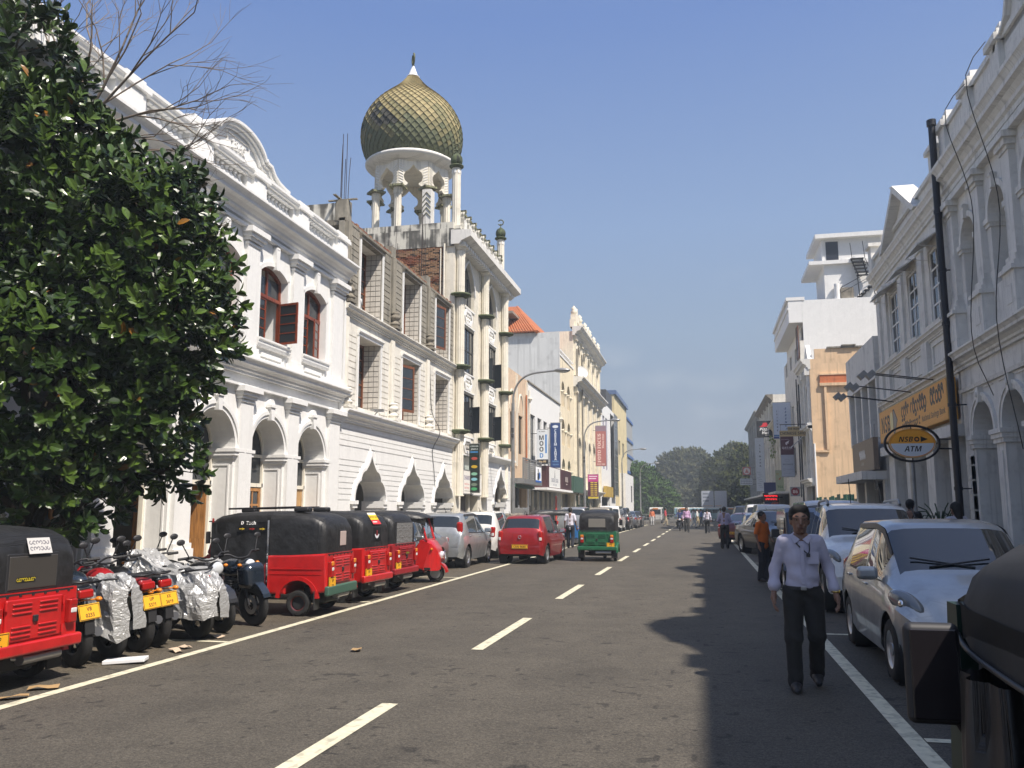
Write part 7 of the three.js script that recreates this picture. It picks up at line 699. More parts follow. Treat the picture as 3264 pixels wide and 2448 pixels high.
function bareBranch(gs, p, d, len, rad, depth, r) { const q = p.clone().addScaledVector(d, len * .5).add(V((r() - .5) * .08 * len, (r() - .5) * .1 * len, (r() - .5) * .08 * len)), e = p.clone().addScaledVector(d, len).add(V((r() - .5) * .1 * len, (r() - .5) * .12 * len, 0)); gs.push(rod(p, q, rad, 5, rad * .85), rod(q, e, rad * .85, 5, rad * .6)); if (!depth) return; const n = depth > 2 ? 3 : 2 + (r() < .6); for (let k = 0; k < n; k++) { const f = .35 + .65 * r(), s = k === 0 ? e : (f < .5 ? p.clone().lerp(q, f * 2) : q.clone().lerp(e, f * 2 - 1)); const nd = d.clone().add(V((r() - .5) * 1.25, (r() - .5) * 1.05, (r() - .5) * 1.1)).normalize(); bareBranch(gs, s, nd, len * (.55 + r() * .3), rad * .58, depth - 1, r); } }
{ const t = thing('bare_tree', 'leafless grey branched tree rising behind the dense tree', 'tree'), r = rng(19); mesh('trunk', tube([[-10.3, .1, -12.4], [-10.2, 3, -12.3], [-10.15, 6, -12], [-10.0, 8.0, -11.7]], .09, 8), M.bark, t);
  for (const [s, d, L] of [[[-10.0, 7.9, -11.7], [.75, .62, .05], 1.5], [[-10.0, 7.9, -11.7], [.55, .9, .1], 1.5], [[-10.0, 7.9, -11.7], [.95, .18, 0], 1.35], [[-10.0, 7.6, -11.7], [.95, -.12, 0], 1.3], [[-10.05, 8.0, -11.7], [.15, 1, 0], 1.4], [[-10, 8, -11.7], [-.3, 1, .1], 1.3], [[-9.9, 6.2, -11.6], [.9, .1, .2], 1.1], [[-9.8, 5.6, -11.5], [.95, -.1, .2], 1.0]]) { const gs = []; bareBranch(gs, V(...s), V(...d).normalize(), L, .028, 4, r); mesh('branch', gs, M.twig, t); } }
function farTree(name, label, lobes, o, trunk) { const t = thing(name, label, 'tree', { group: 'trees beyond the end of the street' }); crown(t, lobes, { per: 7, L: .5, w: .3, rough: .95, inner: .4, ...o }); for (const [x, z, h] of trunk) mesh('trunk', tube([[x, 0, z], [x + .2, h * .5, z], [x, h, z]], .4, 8), M.bark, t); return t; }
const G2 = [[.030, .070, .018], [.045, .10, .022], [.065, .135, .03], [.08, .16, .04], [.10, .15, .04]], G3 = [[.055, .068, .032], [.075, .085, .04], [.10, .105, .052], [.125, .125, .065], [.14, .12, .06]], G4 = [[.026, .038, .014], [.040, .055, .018], [.06, .078, .022], [.085, .10, .03], [.11, .09, .03]];
farTree('leafy_green_tree', 'bright green leafy tree behind the farthest street lamp', [[-10.2, 5.0, -138, 3.2, 3.6, 3], [-7.6, 3.6, -137, 2.8, 2.6, 3], [-12.5, 4.0, -139, 2.6, 3, 3], [-5.6, 2.6, -136, 1.8, 1.8, 2], [-8.8, 1.8, -136, 3.4, 1.8, 2.4]], { seed: 2, twigs: 3600, colors: G2 }, [[-10, -138, 4]]);
farTree('hazy_rain_tree', 'wide hazy olive rain tree closing the view down the street', [[-3.4, 9.6, -190, 6.2, 4.6, 5], [-7.4, 7.0, -190, 3.8, 3.6, 5], [.6, 7.6, -190, 4.4, 3.6, 5], [-4.6, 4.4, -188, 5.4, 3.4, 4], [1.2, 4.2, -188, 4, 3.2, 4], [-1.6, 12.0, -190, 3.4, 2.0, 4], [-9.5, 3.6, -187, 3.2, 3.2, 4], [2.8, 9.4, -190, 2.6, 2.2, 4]], { seed: 4, twigs: 6500, colors: G3, L: .6, w: .36 }, [[-3, -190, 8], [.5, -189, 6]]);
farTree('dark_tree', 'dark green tree standing behind the billboard', [[3.0, 5.4, -150, 3.0, 4.2, 3], [1.6, 3.4, -150, 2.2, 3, 3], [4.6, 8.0, -151, 2.6, 3.4, 3], [5.6, 4.0, -149, 2.6, 3.6, 3], [2.4, 8.0, -152, 1.8, 2.0, 2]], { seed: 6, twigs: 4800, colors: G4 }, [[3, -150, 5]]);
farTree('yellow_green_tree', 'yellow green tree beside the grey columned building', [[6.6, 9.4, -153, 2.4, 2.6, 2.6], [7.6, 6.2, -152, 2.6, 3.6, 3], [5.6, 11.0, -154, 1.6, 1.6, 2], [8.8, 9.6, -154, 2, 2.6, 2.4]], { seed: 8, twigs: 2600, colors: [[.06, .075, .018], [.085, .10, .022], [.11, .125, .03], [.05, .06, .02], [.12, .1, .03]] }, [[7, -152, 5]]);
farTree('background_tree', 'tall dark trees massed behind the far left buildings', [[-17, 4, -178, 5, 4, 4], [-22, 5, -180, 5, 5, 4], [14, 6, -175, 6, 6, 5], [22, 6, -180, 6, 6, 5]], { seed: 9, twigs: 2600, colors: G4 }, [[-17, -178, 3]]);
// ================================================================ MOTORCYCLES, LITTER, STREET BITS
function drape(secs0, seed, hem = .1) { const f0 = secs0[0], f1 = secs0[secs0.length - 1], secs = [[f0[0] - .05, f0[1] * .12, f0[2] + .02, f0[3] - .06], ...secs0, [f1[0] + .05, f1[1] * .12, f1[2] + .02, f1[3] - .06]]; const n = 36, rows = secs.length * 6, out = [], r = rng(seed); const at = f => { const k = clamp(Math.floor(f), 0, secs.length - 2), t = sst(0, 1, f - k); return secs[k].map((v, i) => lerp(v, secs[k + 1][i], t)); }; const Pt = (i, j) => { const [x, w, y0, y1] = at(i / rows * (secs.length - 1)), a = lerp(-1, 1, j / n), aa = Math.abs(a); const s = Math.sign(a); let yy, zz; if (aa < .35) { zz = s * w * .55 * (aa / .35); yy = y1 - .03 * Math.pow(aa / .35, 2); } else { const q = (aa - .35) / .65; zz = s * w * (.55 + .45 * Math.sin(q * PI / 2)); yy = lerp(y1 - .03, y0 + hem * (fbm(x * 4 + seed, a, 2) - .5), Math.pow(q, 1.2)); } const f = fbm(x * 5 + seed, a * 4, 4) - .5, g = Math.abs(fbm(x * 9 + seed * 3, a * 7, 3) - .5); const k = .22 * f - .20 * g; return [x + .03 * f, yy + k * .5, zz * (1 + k * 1.6) + k * .25 * s]; }; for (let i = 0; i < rows; i++) for (let j = 0; j < n; j++) { const a = Pt(i, j), b = Pt(i + 1, j), c = Pt(i + 1, j + 1), d = Pt(i, j + 1); for (const v of [a, b, c, a, c, d]) out.push(...v); } let g = new THREE.BufferGeometry(); g.setAttribute('position', new THREE.BufferAttribute(new Float32Array(out), 3)); g = mergeVertices(g, 1e-4); return prep(toCreasedNormals(g, .4)); }
function makeBike(o) {
  const t = thing('motorcycle', o.label, 'motorcycle', { pos: o.pos, ry: o.ry, group: o.group ?? 'motorcycles parked under the tree' }); t.rotation.order = 'YXZ'; t.rotation.x = o.lean ?? -.1; const c = o.paint, R0 = .3;
  const fw = wheel(t, .63, R0, 0, R0, .085, 'spoke'), rw = wheel(t, -.62, R0, 0, R0, .11, 'spoke'); mesh('brake_disc', [ring(0, 0, .07, .13, .05, .056, 0, 360, 28)], M.alu, fw);
  mesh('fork', [rod([.63, R0, .075], [.43, .92, .075], .024, 8), rod([.63, R0, -.075], [.43, .92, -.075], .024, 8), rod([.53, .62, .075], [.43, .92, .075], .032, 8), rod([.53, .62, -.075], [.43, .92, -.075], .032, 8), rb(.1, .04, .22, .015, .44, .88, 0)], M.iron, t);
  mesh('front_mudguard', ring(.63, R0, .32, .335, -.06, .06, 20, 150, 14), c, t); mesh('frame', [rod([.42, .86, 0], [-.1, .5, 0], .03), rod([.42, .8, 0], [.2, .3, 0], .028), rod([-.1, .5, .08], [-.62, R0, .08], .022), rod([-.1, .5, -.08], [-.62, R0, -.08], .022), rod([-.1, .52, .07], [-.6, .78, .07], .018), rod([-.62, R0, .11], [-.45, .7, .11], .022), rod([-.62, R0, -.11], [-.45, .7, -.11], .022)], M.iron, t);
  mesh('engine', [rb(.36, .26, .26, .04, .08, .36, 0), cyl(.1, .11, .26, .16, .54, 0, 12), ...Array.from({ length: 5 }, (_, k) => rb(.24, .014, .24, .005, .17, .48 + k * .035, 0)), cyl(.11, .11, .3, -.02, .34, 0, 14, 'z')], M.darkgrey, t);
  mesh('exhaust', [tube([[.26, .5, .06], [.34, .36, .1], [.2, .24, .13], [-.2, .24, .15]], .02, 8), rod([-.2, .25, .16], [-.78, .34, .17], .045, 10, .05)], M.steel, t); mesh('fuel_tank', [sph(.2, .18, .78, 0, 1.35, .72, .72, 18), rb(.2, .1, .16, .04, .02, .74, 0)], c, t); mesh('seat', [rb(.66, .09, .25, .04, -.34, .78, 0), rb(.28, .07, .2, .03, -.5, .84, 0)], M.black, t); mesh('tail', [rb(.36, .1, .17, .04, -.66, .79, 0), rb(.3, .14, .22, .04, -.3, .64, 0)], c, t); mesh('grab_rail', tube([[-.5, .84, .13], [-.78, .88, .12], [-.86, .88, 0], [-.78, .88, -.12], [-.5, .84, -.13]], .014, 6), M.iron, t);
  mesh('rear_mudguard', [ring(-.62, R0, .325, .338, -.05, .05, 70, 150, 14), bx(.02, .16, .1, -.93, .44, 0)], M.plastic, t); const tl = mesh('tail_light', rb(.07, .09, .16, .025, -.86, .76, 0), M.lens, t); for (const s of [-1, 1]) { mesh('indicator', [sph(.035, -.82, .68, s * .16, 1.3, .8, 1, 8), rod([-.8, .69, 0], [-.81, .68, s * .15], .008)], M.amber, t); mesh('mirror', [rod([.36, 1.0, s * .26], [.32, 1.2, s * .34], .009), sph(.055, .31, 1.22, s * .35, .35, .75, 1.15, 12)], M.black, t); mesh('indicator', sph(.03, .55, .86, s * .15, 1.2, .8, 1, 8), M.amber, t); }
  if (o.plate) { const p = mesh('number_plate', bx(.012, .16, .22).rotateZ(-.25).translate(-.935, .585, 0), M.plate, t); mesh('plate_print', plane(.21, .15).rotateY(-PI / 2).rotateZ(-.25).translate(-.943, .585, 0), plateM(...o.plate), p, true); }
  mesh('handlebar', [tube([[.3, 1.0, .34], [.36, 1.01, .2], [.42, .95, .08], [.42, .95, -.08], [.36, 1.01, -.2], [.3, 1.0, -.34]], .013, 6)], M.iron, t); for (const s of [-1, 1]) mesh('grip', rod([.3, 1.0, s * .24], [.28, 1.0, s * .38], .019, 8), M.rubber, t); const hl = mesh('headlight', [sph(.1, .55, .84, 0, .8, 1, 1, 16)], c, t); mesh('lens', sph(.088, .585, .84, 0, .6, 1, 1, 14), M.headlamp, hl); mesh('side_stand', rod([0, .25, -.1], [.05, .02, -.24], .012), M.iron, t);
  if (o.tarp) mesh('cover', drape(o.tarp, o.tseed || 1), M.tarp, t); if (o.basket) mesh('cowl', [rb(.3, .36, .34, .1, .6, .7, 0, 3)], c, t); return t;
}
const bk = P.black, br = mat([.30, .01, .015], .3, { clearcoat: 1 }), bb2 = mat([.012, .018, .028], .25, { clearcoat: 1 });
const rearAt = (x, z, a) => [x + .62 * Math.cos(a), 0, z - .62 * Math.sin(a)];
const aR2 = PI - .42;
makeBike({ label: 'black motorcycle with exposed rear wheel beside the first red three-wheeler', pos: rearAt(-6.42, -8.05, aR2), ry: aR2, paint: bk, plate: ['VB', '0233'] });
makeBike({ label: 'motorcycle with silver sheet hanging over its tail', pos: rearAt(-6.38, -8.55, aR2), ry: aR2, paint: bb2, tarp: [[-1.0, .2, .32, .86], [-.8, .24, .36, .92], [-.5, .22, .5, .93], [-.3, .12, .72, .88]], tseed: 2 });
makeBike({ label: 'motorcycle with red tail and yellow plate next to the covered scooter', pos: rearAt(-6.4, -9.05, aR2), ry: aR2, paint: br, plate: ['UP', '5371'] });
makeBike({ label: 'black motorcycle with amber indicators and yellow plate', pos: rearAt(-6.42, -9.4, aR2), ry: aR2, paint: bk, plate: ['XX', '3419'] });
makeBike({ label: 'motorcycle wrapped in a crumpled silver cover', pos: rearAt(-6.30, -10.1, aR2 + .05), ry: aR2 + .05, paint: bk, tarp: [[-1.0, .22, .3, .72], [-.85, .3, .3, .86], [-.5, .3, .34, .9], [0, .26, .5, .92], [.3, .32, .55, 1.05], [.5, .36, .6, 1.12], [.62, .2, .7, 1.05]], tseed: 5 });
makeBike({ label: 'black motorcycle facing the road with white front brake disc', pos: [-6.85, 0, -10.9], ry: -.45, paint: bk, lean: .1 });
makeBike({ label: 'dark blue motorcycle facing the road beside the closed three-wheeler', pos: [-6.78, 0, -11.6], ry: -.42, paint: bb2, lean: .1, basket: 1, tarp: [[-1.0, .22, .3, .72], [-.8, .28, .3, .86], [-.4, .26, .4, .9], [-.15, .2, .55, .86]], tseed: 8 });
makeBike({ label: 'motorcycle standing behind the silver covered one with mirrors raised', pos: [-7.75, 0, -11.2], ry: PI - .6, paint: bk });
makeBike({ label: 'dusty motorcycle close to the tree trunk', pos: [-8.0, 0, -9.0], ry: PI - .3, paint: bk });
makeBike({ label: 'red scooter parked beside the man in orange', pos: [2.05, 0, -22.2], ry: -1.9, paint: br, group: 'motorcycles parked under the tree' }).userData.group = undefined;
scene.children.forEach(o => { if (o.userData && o.userData.group === undefined) delete o.userData.group; });
// litter
{ const r = rng(44); const pm = mat([.70, .70, .70], .6), lf = mat([.34, .22, .10], .8);
  tag(mesh('paper_scrap', rb(.42, .04, .22, .008, 0, 0, 0).rotateY(.4).rotateZ(.05).translate(-6.05, .03, -8.35), pm), 'flat white paper lid lying by the motorcycle wheel', 'litter');
  const lb = ['crumpled orange wrapper on the road by the edge line', 'dry brown leaf on the asphalt between the lines', 'torn card scrap beside the motorcycles', 'dry leaf near the first red three-wheeler', 'small pale scrap beside covered motorcycle', 'withered leaf by the left edge line']; [[-5.95, -9.1], [-3.95, -9.6], [-6.0, -9.35], [-5.9, -7.0], [-6.1, -10.2], [-5.85, -6.6]].forEach(([x, z], i) => { const g = new THREE.PlaneGeometry(.16 + r() * .1, .09 + r() * .05, 3, 2), p = g.attributes.position; for (let k = 0; k < p.count; k++) p.setZ(k, r() * .03); g.rotateX(-PI / 2).rotateY(r() * 3).translate(x, .012, z); g.computeVertexNormals(); tag(mesh('litter_scrap', g, i % 2 ? lf : mat([.55, .42, .30], .7)), lb[i], 'litter'); }); }
{ const t = thing('utility_cabinet', 'grey metal street cabinet on the left pavement beside the lamp', 'cabinet', { pos: [-9.6, .14, -45.5] }); mesh('cabinet', rb(.7, 1.5, 1.3, .03, 0, .8, 0), M.galv, t); mesh('door', [rb(.02, 1.3, .6, .01, .36, .8, -.31), rb(.02, 1.3, .6, .01, .36, .8, .31)], M.galv, t); mesh('plinth', bx(.75, .1, 1.35, 0, .05, 0), M.concrete, t); mesh('beacon', cyl(.05, .05, .14, 0, 1.62, .3, 10), M.galv, t); }
// far end: buses, railings, billboards
function bus(x, z, ry, c, label, L = 8) { const t = thing('minibus', label, 'minibus', { pos: [x, 0, z], ry, group: 'minibuses at the far junction' }); mesh('body', [rb(L, 2.2, 2.3, .18, 0, 1.65, 0, 3)], c, t); t.scale.setScalar(.63); mesh('roof', rb(L - .2, .16, 2.1, .07, 0, 2.82, 0), M.whiteTrim, t); for (const s of [-1, 1]) for (let k = 0; k < 6; k++) mesh('window', rb(L / 7.4, .75, .03, .01, -L / 2 + (k + .8) * L / 6.9, 2.15, s * 1.152), carGlass, t); for (const e of [-1, 1]) mesh('windscreen', rb(.03, .95, 1.9, .01, e * (L / 2 + .005), 2.05, 0), carGlass, t); for (const e of [-1, 1]) { mesh('destination_board', rb(.04, .2, 1.0, .01, e * (L / 2 + .01), 2.64, 0), M.amber, t); for (const s of [-1, 1]) { mesh('lamp', rb(.04, .16, .26, .02, e * (L / 2 + .01), .85, s * .85), e > 0 ? M.headlamp : M.lens, t); wheel(t, e * L * .3, .45, s * 1.02, .45, .26, 'steel', s); } } }
const busW = paintM([.62, .64, .65], 0), busB = paintM([.18, .34, .42], 0); bus(-5.4, -104, H(-90), busW, 'white minibus with amber board stopped behind the railings', 7.5); bus(-2.4, -108, H(-88), busW, 'short white minibus facing down the street', 6); bus(-.6, -116, H(3), busB, 'long blue minibus crossing behind the white ones', 10); bus(3.2, -107, H(-90), busB, 'pale blue minibus with amber board beside parked cars', 8);
{ const t = thing('pedestrian_railing', 'grey metal pedestrian railing across the far junction', 'railing', { pos: [0, 0, -95.5] }); for (const y of [.35, .7, 1.05]) mesh('rail', rod([-9, y, 0], [-2.6, y, 0], .025), M.galv, t); for (let k = 0; k < 14; k++) mesh('post', rod([-9 + k * .49, 0, 0], [-9 + k * .49, 1.1, 0], .025), M.galv, t); }
{ const mk = (x, w, label, draw) => { const t = thing('billboard', label, 'billboard', { pos: [x, 0, -140] }); mesh('panel', bx(w, 2.6, .15, 0, 3.2, 0), M.greywall, t); mesh('print', plane(w * .98, 2.5, 0, 3.2, .08), print(w, 2.5, 128, draw), t, true); for (const s of [-1, 1]) mesh('post', cyl(.08, .08, 2, s * w * .35, 1, -.1, 8), M.galv, t); }; mk(.75, 1.9, 'pale grey billboard with rows of small text below the trees', (x, W, H2) => { x.fillStyle = '#a5abb8'; x.fillRect(0, 0, W, H2); x.fillStyle = '#6c7280'; for (let k = 0; k < 3; k++) x.fillRect(W * .1, H2 * (.12 + k * .22), W * .5, H2 * .1); x.fillStyle = '#b89a80'; x.fillRect(W * .1, H2 * .9, W * .8, H2 * .05); }); mk(2.75, 1.9, 'blank pale billboard partly hidden by a thin sapling', (x, W, H2) => { x.fillStyle = '#adb2be'; x.fillRect(0, 0, W, H2); x.fillStyle = '#b89a80'; x.fillRect(W * .05, H2 * .9, W * .5, H2 * .05); }); }
// ================================================================ PEOPLE: smooth bodies meshed from a distance field
const cap = (p, a, b, ra, rb) => { const bx_ = b[0] - a[0], by = b[1] - a[1], bz = b[2] - a[2], px = p[0] - a[0], py = p[1] - a[1], pz = p[2] - a[2]; const t = clamp((px * bx_ + py * by + pz * bz) / (bx_ * bx_ + by * by + bz * bz + 1e-9), 0, 1); return Math.hypot(px - bx_ * t, py - by * t, pz - bz * t) - lerp(ra, rb, t); };
const ell = (p, c, r) => { const x = (p[0] - c[0]) / r[0], y = (p[1] - c[1]) / r[1], z = (p[2] - c[2]) / r[2], k = Math.hypot(x, y, z); return (k - 1) * Math.min(r[0], r[1], r[2]) * (k > .3 ? 1 : 1); };
const smin = (a, b, k) => { const h = Math.max(k - Math.abs(a - b), 0) / k; return Math.min(a, b) - h * h * k * .25; };
function field(prims, k) { return p => { let d = 1e3; for (const q of prims) d = smin(d, q.length === 2 ? ell(p, q[0], q[1]) : cap(p, q[0], q[1], q[2], q[3]), k); return d; }; }
function nets(f, lo, hi, h) { // surface nets
  const n = [0, 1, 2].map(i => Math.ceil((hi[i] - lo[i]) / h) + 2), [nx, ny, nz] = n, F = new Float32Array(nx * ny * nz), id = (i, j, k) => (k * ny + j) * nx + i; for (let k = 0; k < nz; k++) for (let j = 0; j < ny; j++) for (let i = 0; i < nx; i++) F[id(i, j, k)] = f([lo[0] + i * h, lo[1] + j * h, lo[2] + k * h]);
  const vid = new Int32Array(nx * ny * nz).fill(-1), pos = [], idx = [];
  for (let k = 0; k < nz - 1; k++) for (let j = 0; j < ny - 1; j++) for (let i = 0; i < nx - 1; i++) { let m = 0, c = [0, 0, 0], e = 0; const v = []; for (let q = 0; q < 8; q++) { const a = F[id(i + (q & 1), j + (q >> 1 & 1), k + (q >> 2))]; v.push(a); if (a < 0) m |= 1 << q; } if (m === 0 || m === 255) continue; for (let a = 0; a < 8; a++) for (let bit = 1; bit < 8; bit <<= 1) { const b = a | bit; if (b === a) continue; if ((v[a] < 0) !== (v[b] < 0)) { const t = v[a] / (v[a] - v[b]); c[0] += (a & 1) + ((b & 1) - (a & 1)) * t; c[1] += (a >> 1 & 1) + ((b >> 1 & 1) - (a >> 1 & 1)) * t; c[2] += (a >> 2) + ((b >> 2) - (a >> 2)) * t; e++; } } vid[id(i, j, k)] = pos.length / 3; pos.push(lo[0] + (i + c[0] / e) * h, lo[1] + (j + c[1] / e) * h, lo[2] + (k + c[2] / e) * h); }
  for (let k = 1; k < nz - 1; k++) for (let j = 1; j < ny - 1; j++) for (let i = 1; i < nx - 1; i++) { const a = F[id(i, j, k)] < 0; const quad = (b, q) => { if (a === (F[b] < 0)) return; const [w, x, y, z] = q.map(g => vid[g]); if (Math.min(w, x, y, z) < 0) return; a ? idx.push(w, x, y, w, y, z) : idx.push(w, y, x, w, z, y); }; quad(id(i + 1, j, k), [id(i, j - 1, k - 1), id(i, j, k - 1), id(i, j, k), id(i, j - 1, k)]); quad(id(i, j + 1, k), [id(i - 1, j, k - 1), id(i - 1, j, k), id(i, j, k), id(i, j, k - 1)]); quad(id(i, j, k + 1), [id(i - 1, j - 1, k), id(i, j - 1, k), id(i, j, k), id(i - 1, j, k)]); }
  const nr = new Float32Array(pos.length), e = h * .5; for (let i = 0; i < pos.length; i += 3) { const p = [pos[i], pos[i + 1], pos[i + 2]]; const g = [0, 1, 2].map(a => { const q = p.slice(), r = p.slice(); q[a] += e; r[a] -= e; return f(q) - f(r); }), l = Math.hypot(...g) || 1; nr[i] = g[0] / l; nr[i + 1] = g[1] / l; nr[i + 2] = g[2] / l; }
  const g = new THREE.BufferGeometry(); g.setAttribute('position', new THREE.BufferAttribute(new Float32Array(pos), 3)); g.setAttribute('normal', new THREE.BufferAttribute(nr, 3)); g.setIndex(idx); return prep(g);
}
const bounds = (prims, m) => { const lo = [1e3, 1e3, 1e3], hi = [-1e3, -1e3, -1e3]; for (const q of prims) for (const [c, r] of (q.length === 2 ? [[q[0], Math.max(...q[1])]] : [[q[0], q[2]], [q[1], q[3]]])) for (let i = 0; i < 3; i++) { lo[i] = Math.min(lo[i], c[i] - r - m); hi[i] = Math.max(hi[i], c[i] + r + m); } return [lo, hi]; };
const sdf = (prims, k, h, disp) => { const [lo, hi] = bounds(prims, h * 2 + .02), f0 = field(prims, k); return nets(disp ? p => f0(p) + disp(p) : f0, lo, hi, h); };
const add = (a, b) => [a[0] + b[0], a[1] + b[1], a[2] + b[2]], mixp = (a, b, t) => [lerp(a[0], b[0], t), lerp(a[1], b[1], t), lerp(a[2], b[2], t)];
// figure faces +z, about 1.66 m tall
function person(o) {
  const t = thing('person', o.label, 'person', { pos: o.pos, ry: o.ry, group: o.group }); t.scale.setScalar(o.s ?? 1); const fine = o.fine, h = fine ? .012 : .026, J = { sL: [.158, 1.345, 0], sR: [-.158, 1.345, 0], eL: [.222, 1.09, -.03], eR: [-.222, 1.09, -.03], wL: [.245, .865, .06], wR: [-.245, .865, .06], hL: [.088, .86, 0], hR: [-.088, .86, 0], kL: [.10, .47, .03], kR: [-.10, .47, .03], aL: [.105, .085, -.03], aR: [-.105, .085, -.03], ...o.pose }, hd = o.head || [0, 1.525, .02];
  const up = p => add(p, [0, 0, 0]);
  const hand = (w, e, s) => { const d = [w[0] - e[0], w[1] - e[1], w[2] - e[2]], l = Math.hypot(...d); const u = d.map(v => v / l), pc = add(w, u.map(v => v * .05)), pe = add(w, u.map(v => v * .085)); return [pc, pe, u]; };
  const head = [[[hd[0], hd[1] + .03, hd[2] - .012], [.073, .098, .09]], [[hd[0], hd[1] - .035, hd[2] + .022], [.056, .072, .062]], [[hd[0], hd[1] - .085, hd[2] + .05], [.03, .022, .026]], [[hd[0], hd[1] + .018, hd[2] + .082], [hd[0], hd[1] - .026, hd[2] + .102], .008, .0135], [[hd[0] - .05, hd[1] + .028, hd[2] + .066], [hd[0] + .05, hd[1] + .028, hd[2] + .066], .014, .014], [[hd[0] - .074, hd[1] - .005, hd[2] - .008], [.012, .03, .02]], [[hd[0] + .074, hd[1] - .005, hd[2] - .008], [.012, .03, .02]], [[hd[0] - .018, hd[1] - .056, hd[2] + .078], [hd[0] + .018, hd[1] - .056, hd[2] + .078], .0125, .0125], [[hd[0], hd[1] - .06, hd[2] - .01], [hd[0], 1.36, -.01], .05, .056]];
  const core = [[[0, 1.36, -.01], [0, .95, 0], .09, .09], [J.sL, J.sR, .05, .05], [J.sL, J.eL, .044, .036], [J.eL, J.wL, .036, .026], [J.sR, J.eR, .044, .036], [J.eR, J.wR, .036, .026], [J.hL, J.kL, .065, .048], [J.kL, J.aL, .046, .036], [J.hR, J.kR, .065, .048], [J.kR, J.aR, .046, .036], [[0, .95, 0], J.hL, .09, .08], [[0, .95, 0], J.hR, .09, .08]];
  const geos = [sdf(core, .03, fine ? .014 : .03), sdf(head, .022, fine ? .006 : .014)];
  for (const [w, e, s] of [[J.wL, J.eL, 1], [J.wR, J.eR, -1]]) { const [pc, pe, u] = hand(w, e, s); const f = []; f.push([w, pc, .024, .029], [add(pc, [0, 0, -.015]), add(pe, [0, 0, -.018]), .02, .015], [add(pc, [0, 0, .015]), add(pe, [0, 0, .018]), .02, .015]); if (fine) { for (let k = 0; k < 4; k++) { const b = add(pe, [0, 0, -.03 + k * .02]), L = [.030, .036, .04, .034][k], m = add(b, add(u.map(v => v * L), [-s * .006, 0, .004])), m2 = add(m, add(u.map(v => v * L * .75), [-s * .016, 0, .008])), e2 = add(m2, add(u.map(v => v * L * .5), [-s * .02, 0, .008])); f.push([b, m, .0098, .0088], [m, m2, .0088, .008], [m2, e2, .008, .007]); } const tb = add(w, add(u.map(v => v * .03), [0, 0, .026])), tm = add(tb, add(u.map(v => v * .035), [-s * .006, 0, .022])), te = add(tm, add(u.map(v => v * .03), [-s * .01, 0, .004])); f.push([tb, tm, .0125, .010], [tm, te, .0098, .008]); geos.push(sdf(f, .007, .0045)); } else { f.push([pe, add(pe, u.map(v => v * .08)), .028, .015]); geos.push(sdf(f, .015, .014)); } }
  const HS = g => { const k = o.hs || 1; return (Array.isArray(g) ? g : [g]).map(q => q.translate(0, -1.40, 0).scale(k, k, k).translate(0, 1.40, 0)); }; geos[1] = HS(geos[1])[0];
  mesh('body', geos, o.skin || M.skin, t);
  const wr = o.wrinkle ?? (fine ? .007 : 0), ru = o.sleeve ?? .72; const cuff = (e, w) => mixp(e, w, ru); const disp = wr ? p => -wr * (fbm(p[0] * 9 + 20, p[1] * 7 + p[2] * 6, 3) - .5) * 2.4 - wr * .5 * Math.sin(p[1] * 46 + p[0] * 22 + Math.sin(p[0] * 15) * 2) * sst(1.12, .95, p[1]) : null;
  const short = o.short; const sl = s => short ? [[J['s' + s], mixp(J['s' + s], J['e' + s], .8), .06, .057]] : [[J['s' + s], J['e' + s], .058, .05], [J['e' + s], cuff(J['e' + s], J['w' + s]), .049, .044], [cuff(J['e' + s], J['w' + s]), mixp(J['e' + s], J['w' + s], ru + .06), .049, .048]];
  const shirt = [[[0, 1.30, .0], [.158, .10, .092]], [[-.13, 1.345, -.01], [.13, 1.345, -.01], .058, .058], [[0, 1.18, .012], [.156, .17, .108]], [[0, 1.02, .02], [.15, .13, .115]], [[0, .93, .012], [.148, .085, .11]], [[0, 1.385, -.012], [0, 1.40, -.01], .066, .062], ...sl('L'), ...sl('R')]; if (o.untuck) shirt.push([[0, .84, .0], [.172, .11, .125]]); if (o.belly) shirt.push([[0, 1.0, .05], [.15, .1, .1]]);
  mesh('shirt', sdf(shirt, .035, h, disp), o.shirt, t);
  const tro = [[[0, .905, .004], [.158, .07, .121]], [[J.hL[0] * .75, .84, J.hL[2] - .02], [.092, .09, .115]], [[J.hR[0] * .75, .84, J.hR[2] - .02], [.092, .09, .115]], [J.hL, J.kL, .098, .076], [J.kL, add(J.aL, [0, -.01, -.005]), .074, .068], [J.hR, J.kR, .098, .076], [J.kR, add(J.aR, [0, -.01, -.005]), .074, .068]]; mesh('trousers', sdf(tro, .03, h, fine ? p => -.011 * (fbm(p[0] * 8 + 11, p[1] * 7 + p[2] * 5, 3) - .5) * 2 - .004 * Math.sin(p[1] * 55 + p[0] * 30 + p[2] * 20) * (sst(.25, .12, p[1]) + sst(.4, .46, p[1]) * sst(.56, .5, p[1]) + sst(.74, .8, p[1])) : null), o.trousers, t);
  for (const s of ['L', 'R']) { const a = J['a' + s], lift = a[1] - .085, pit = o['foot' + s] || 0; mesh('shoe', sdf([[add(a, [0, -.035, -.03]), add(a, [0, -.045, .06]), .046, .044], [add(a, [0, -.045, .06]), add(a, [.0, -.055 - pit, .15]), .045, .032], [add(a, [0, .01, -.015]), add(a, [0, -.03, 0]), .046, .044]], .03, fine ? .009 : .02), o.shoe || M.black, t); }
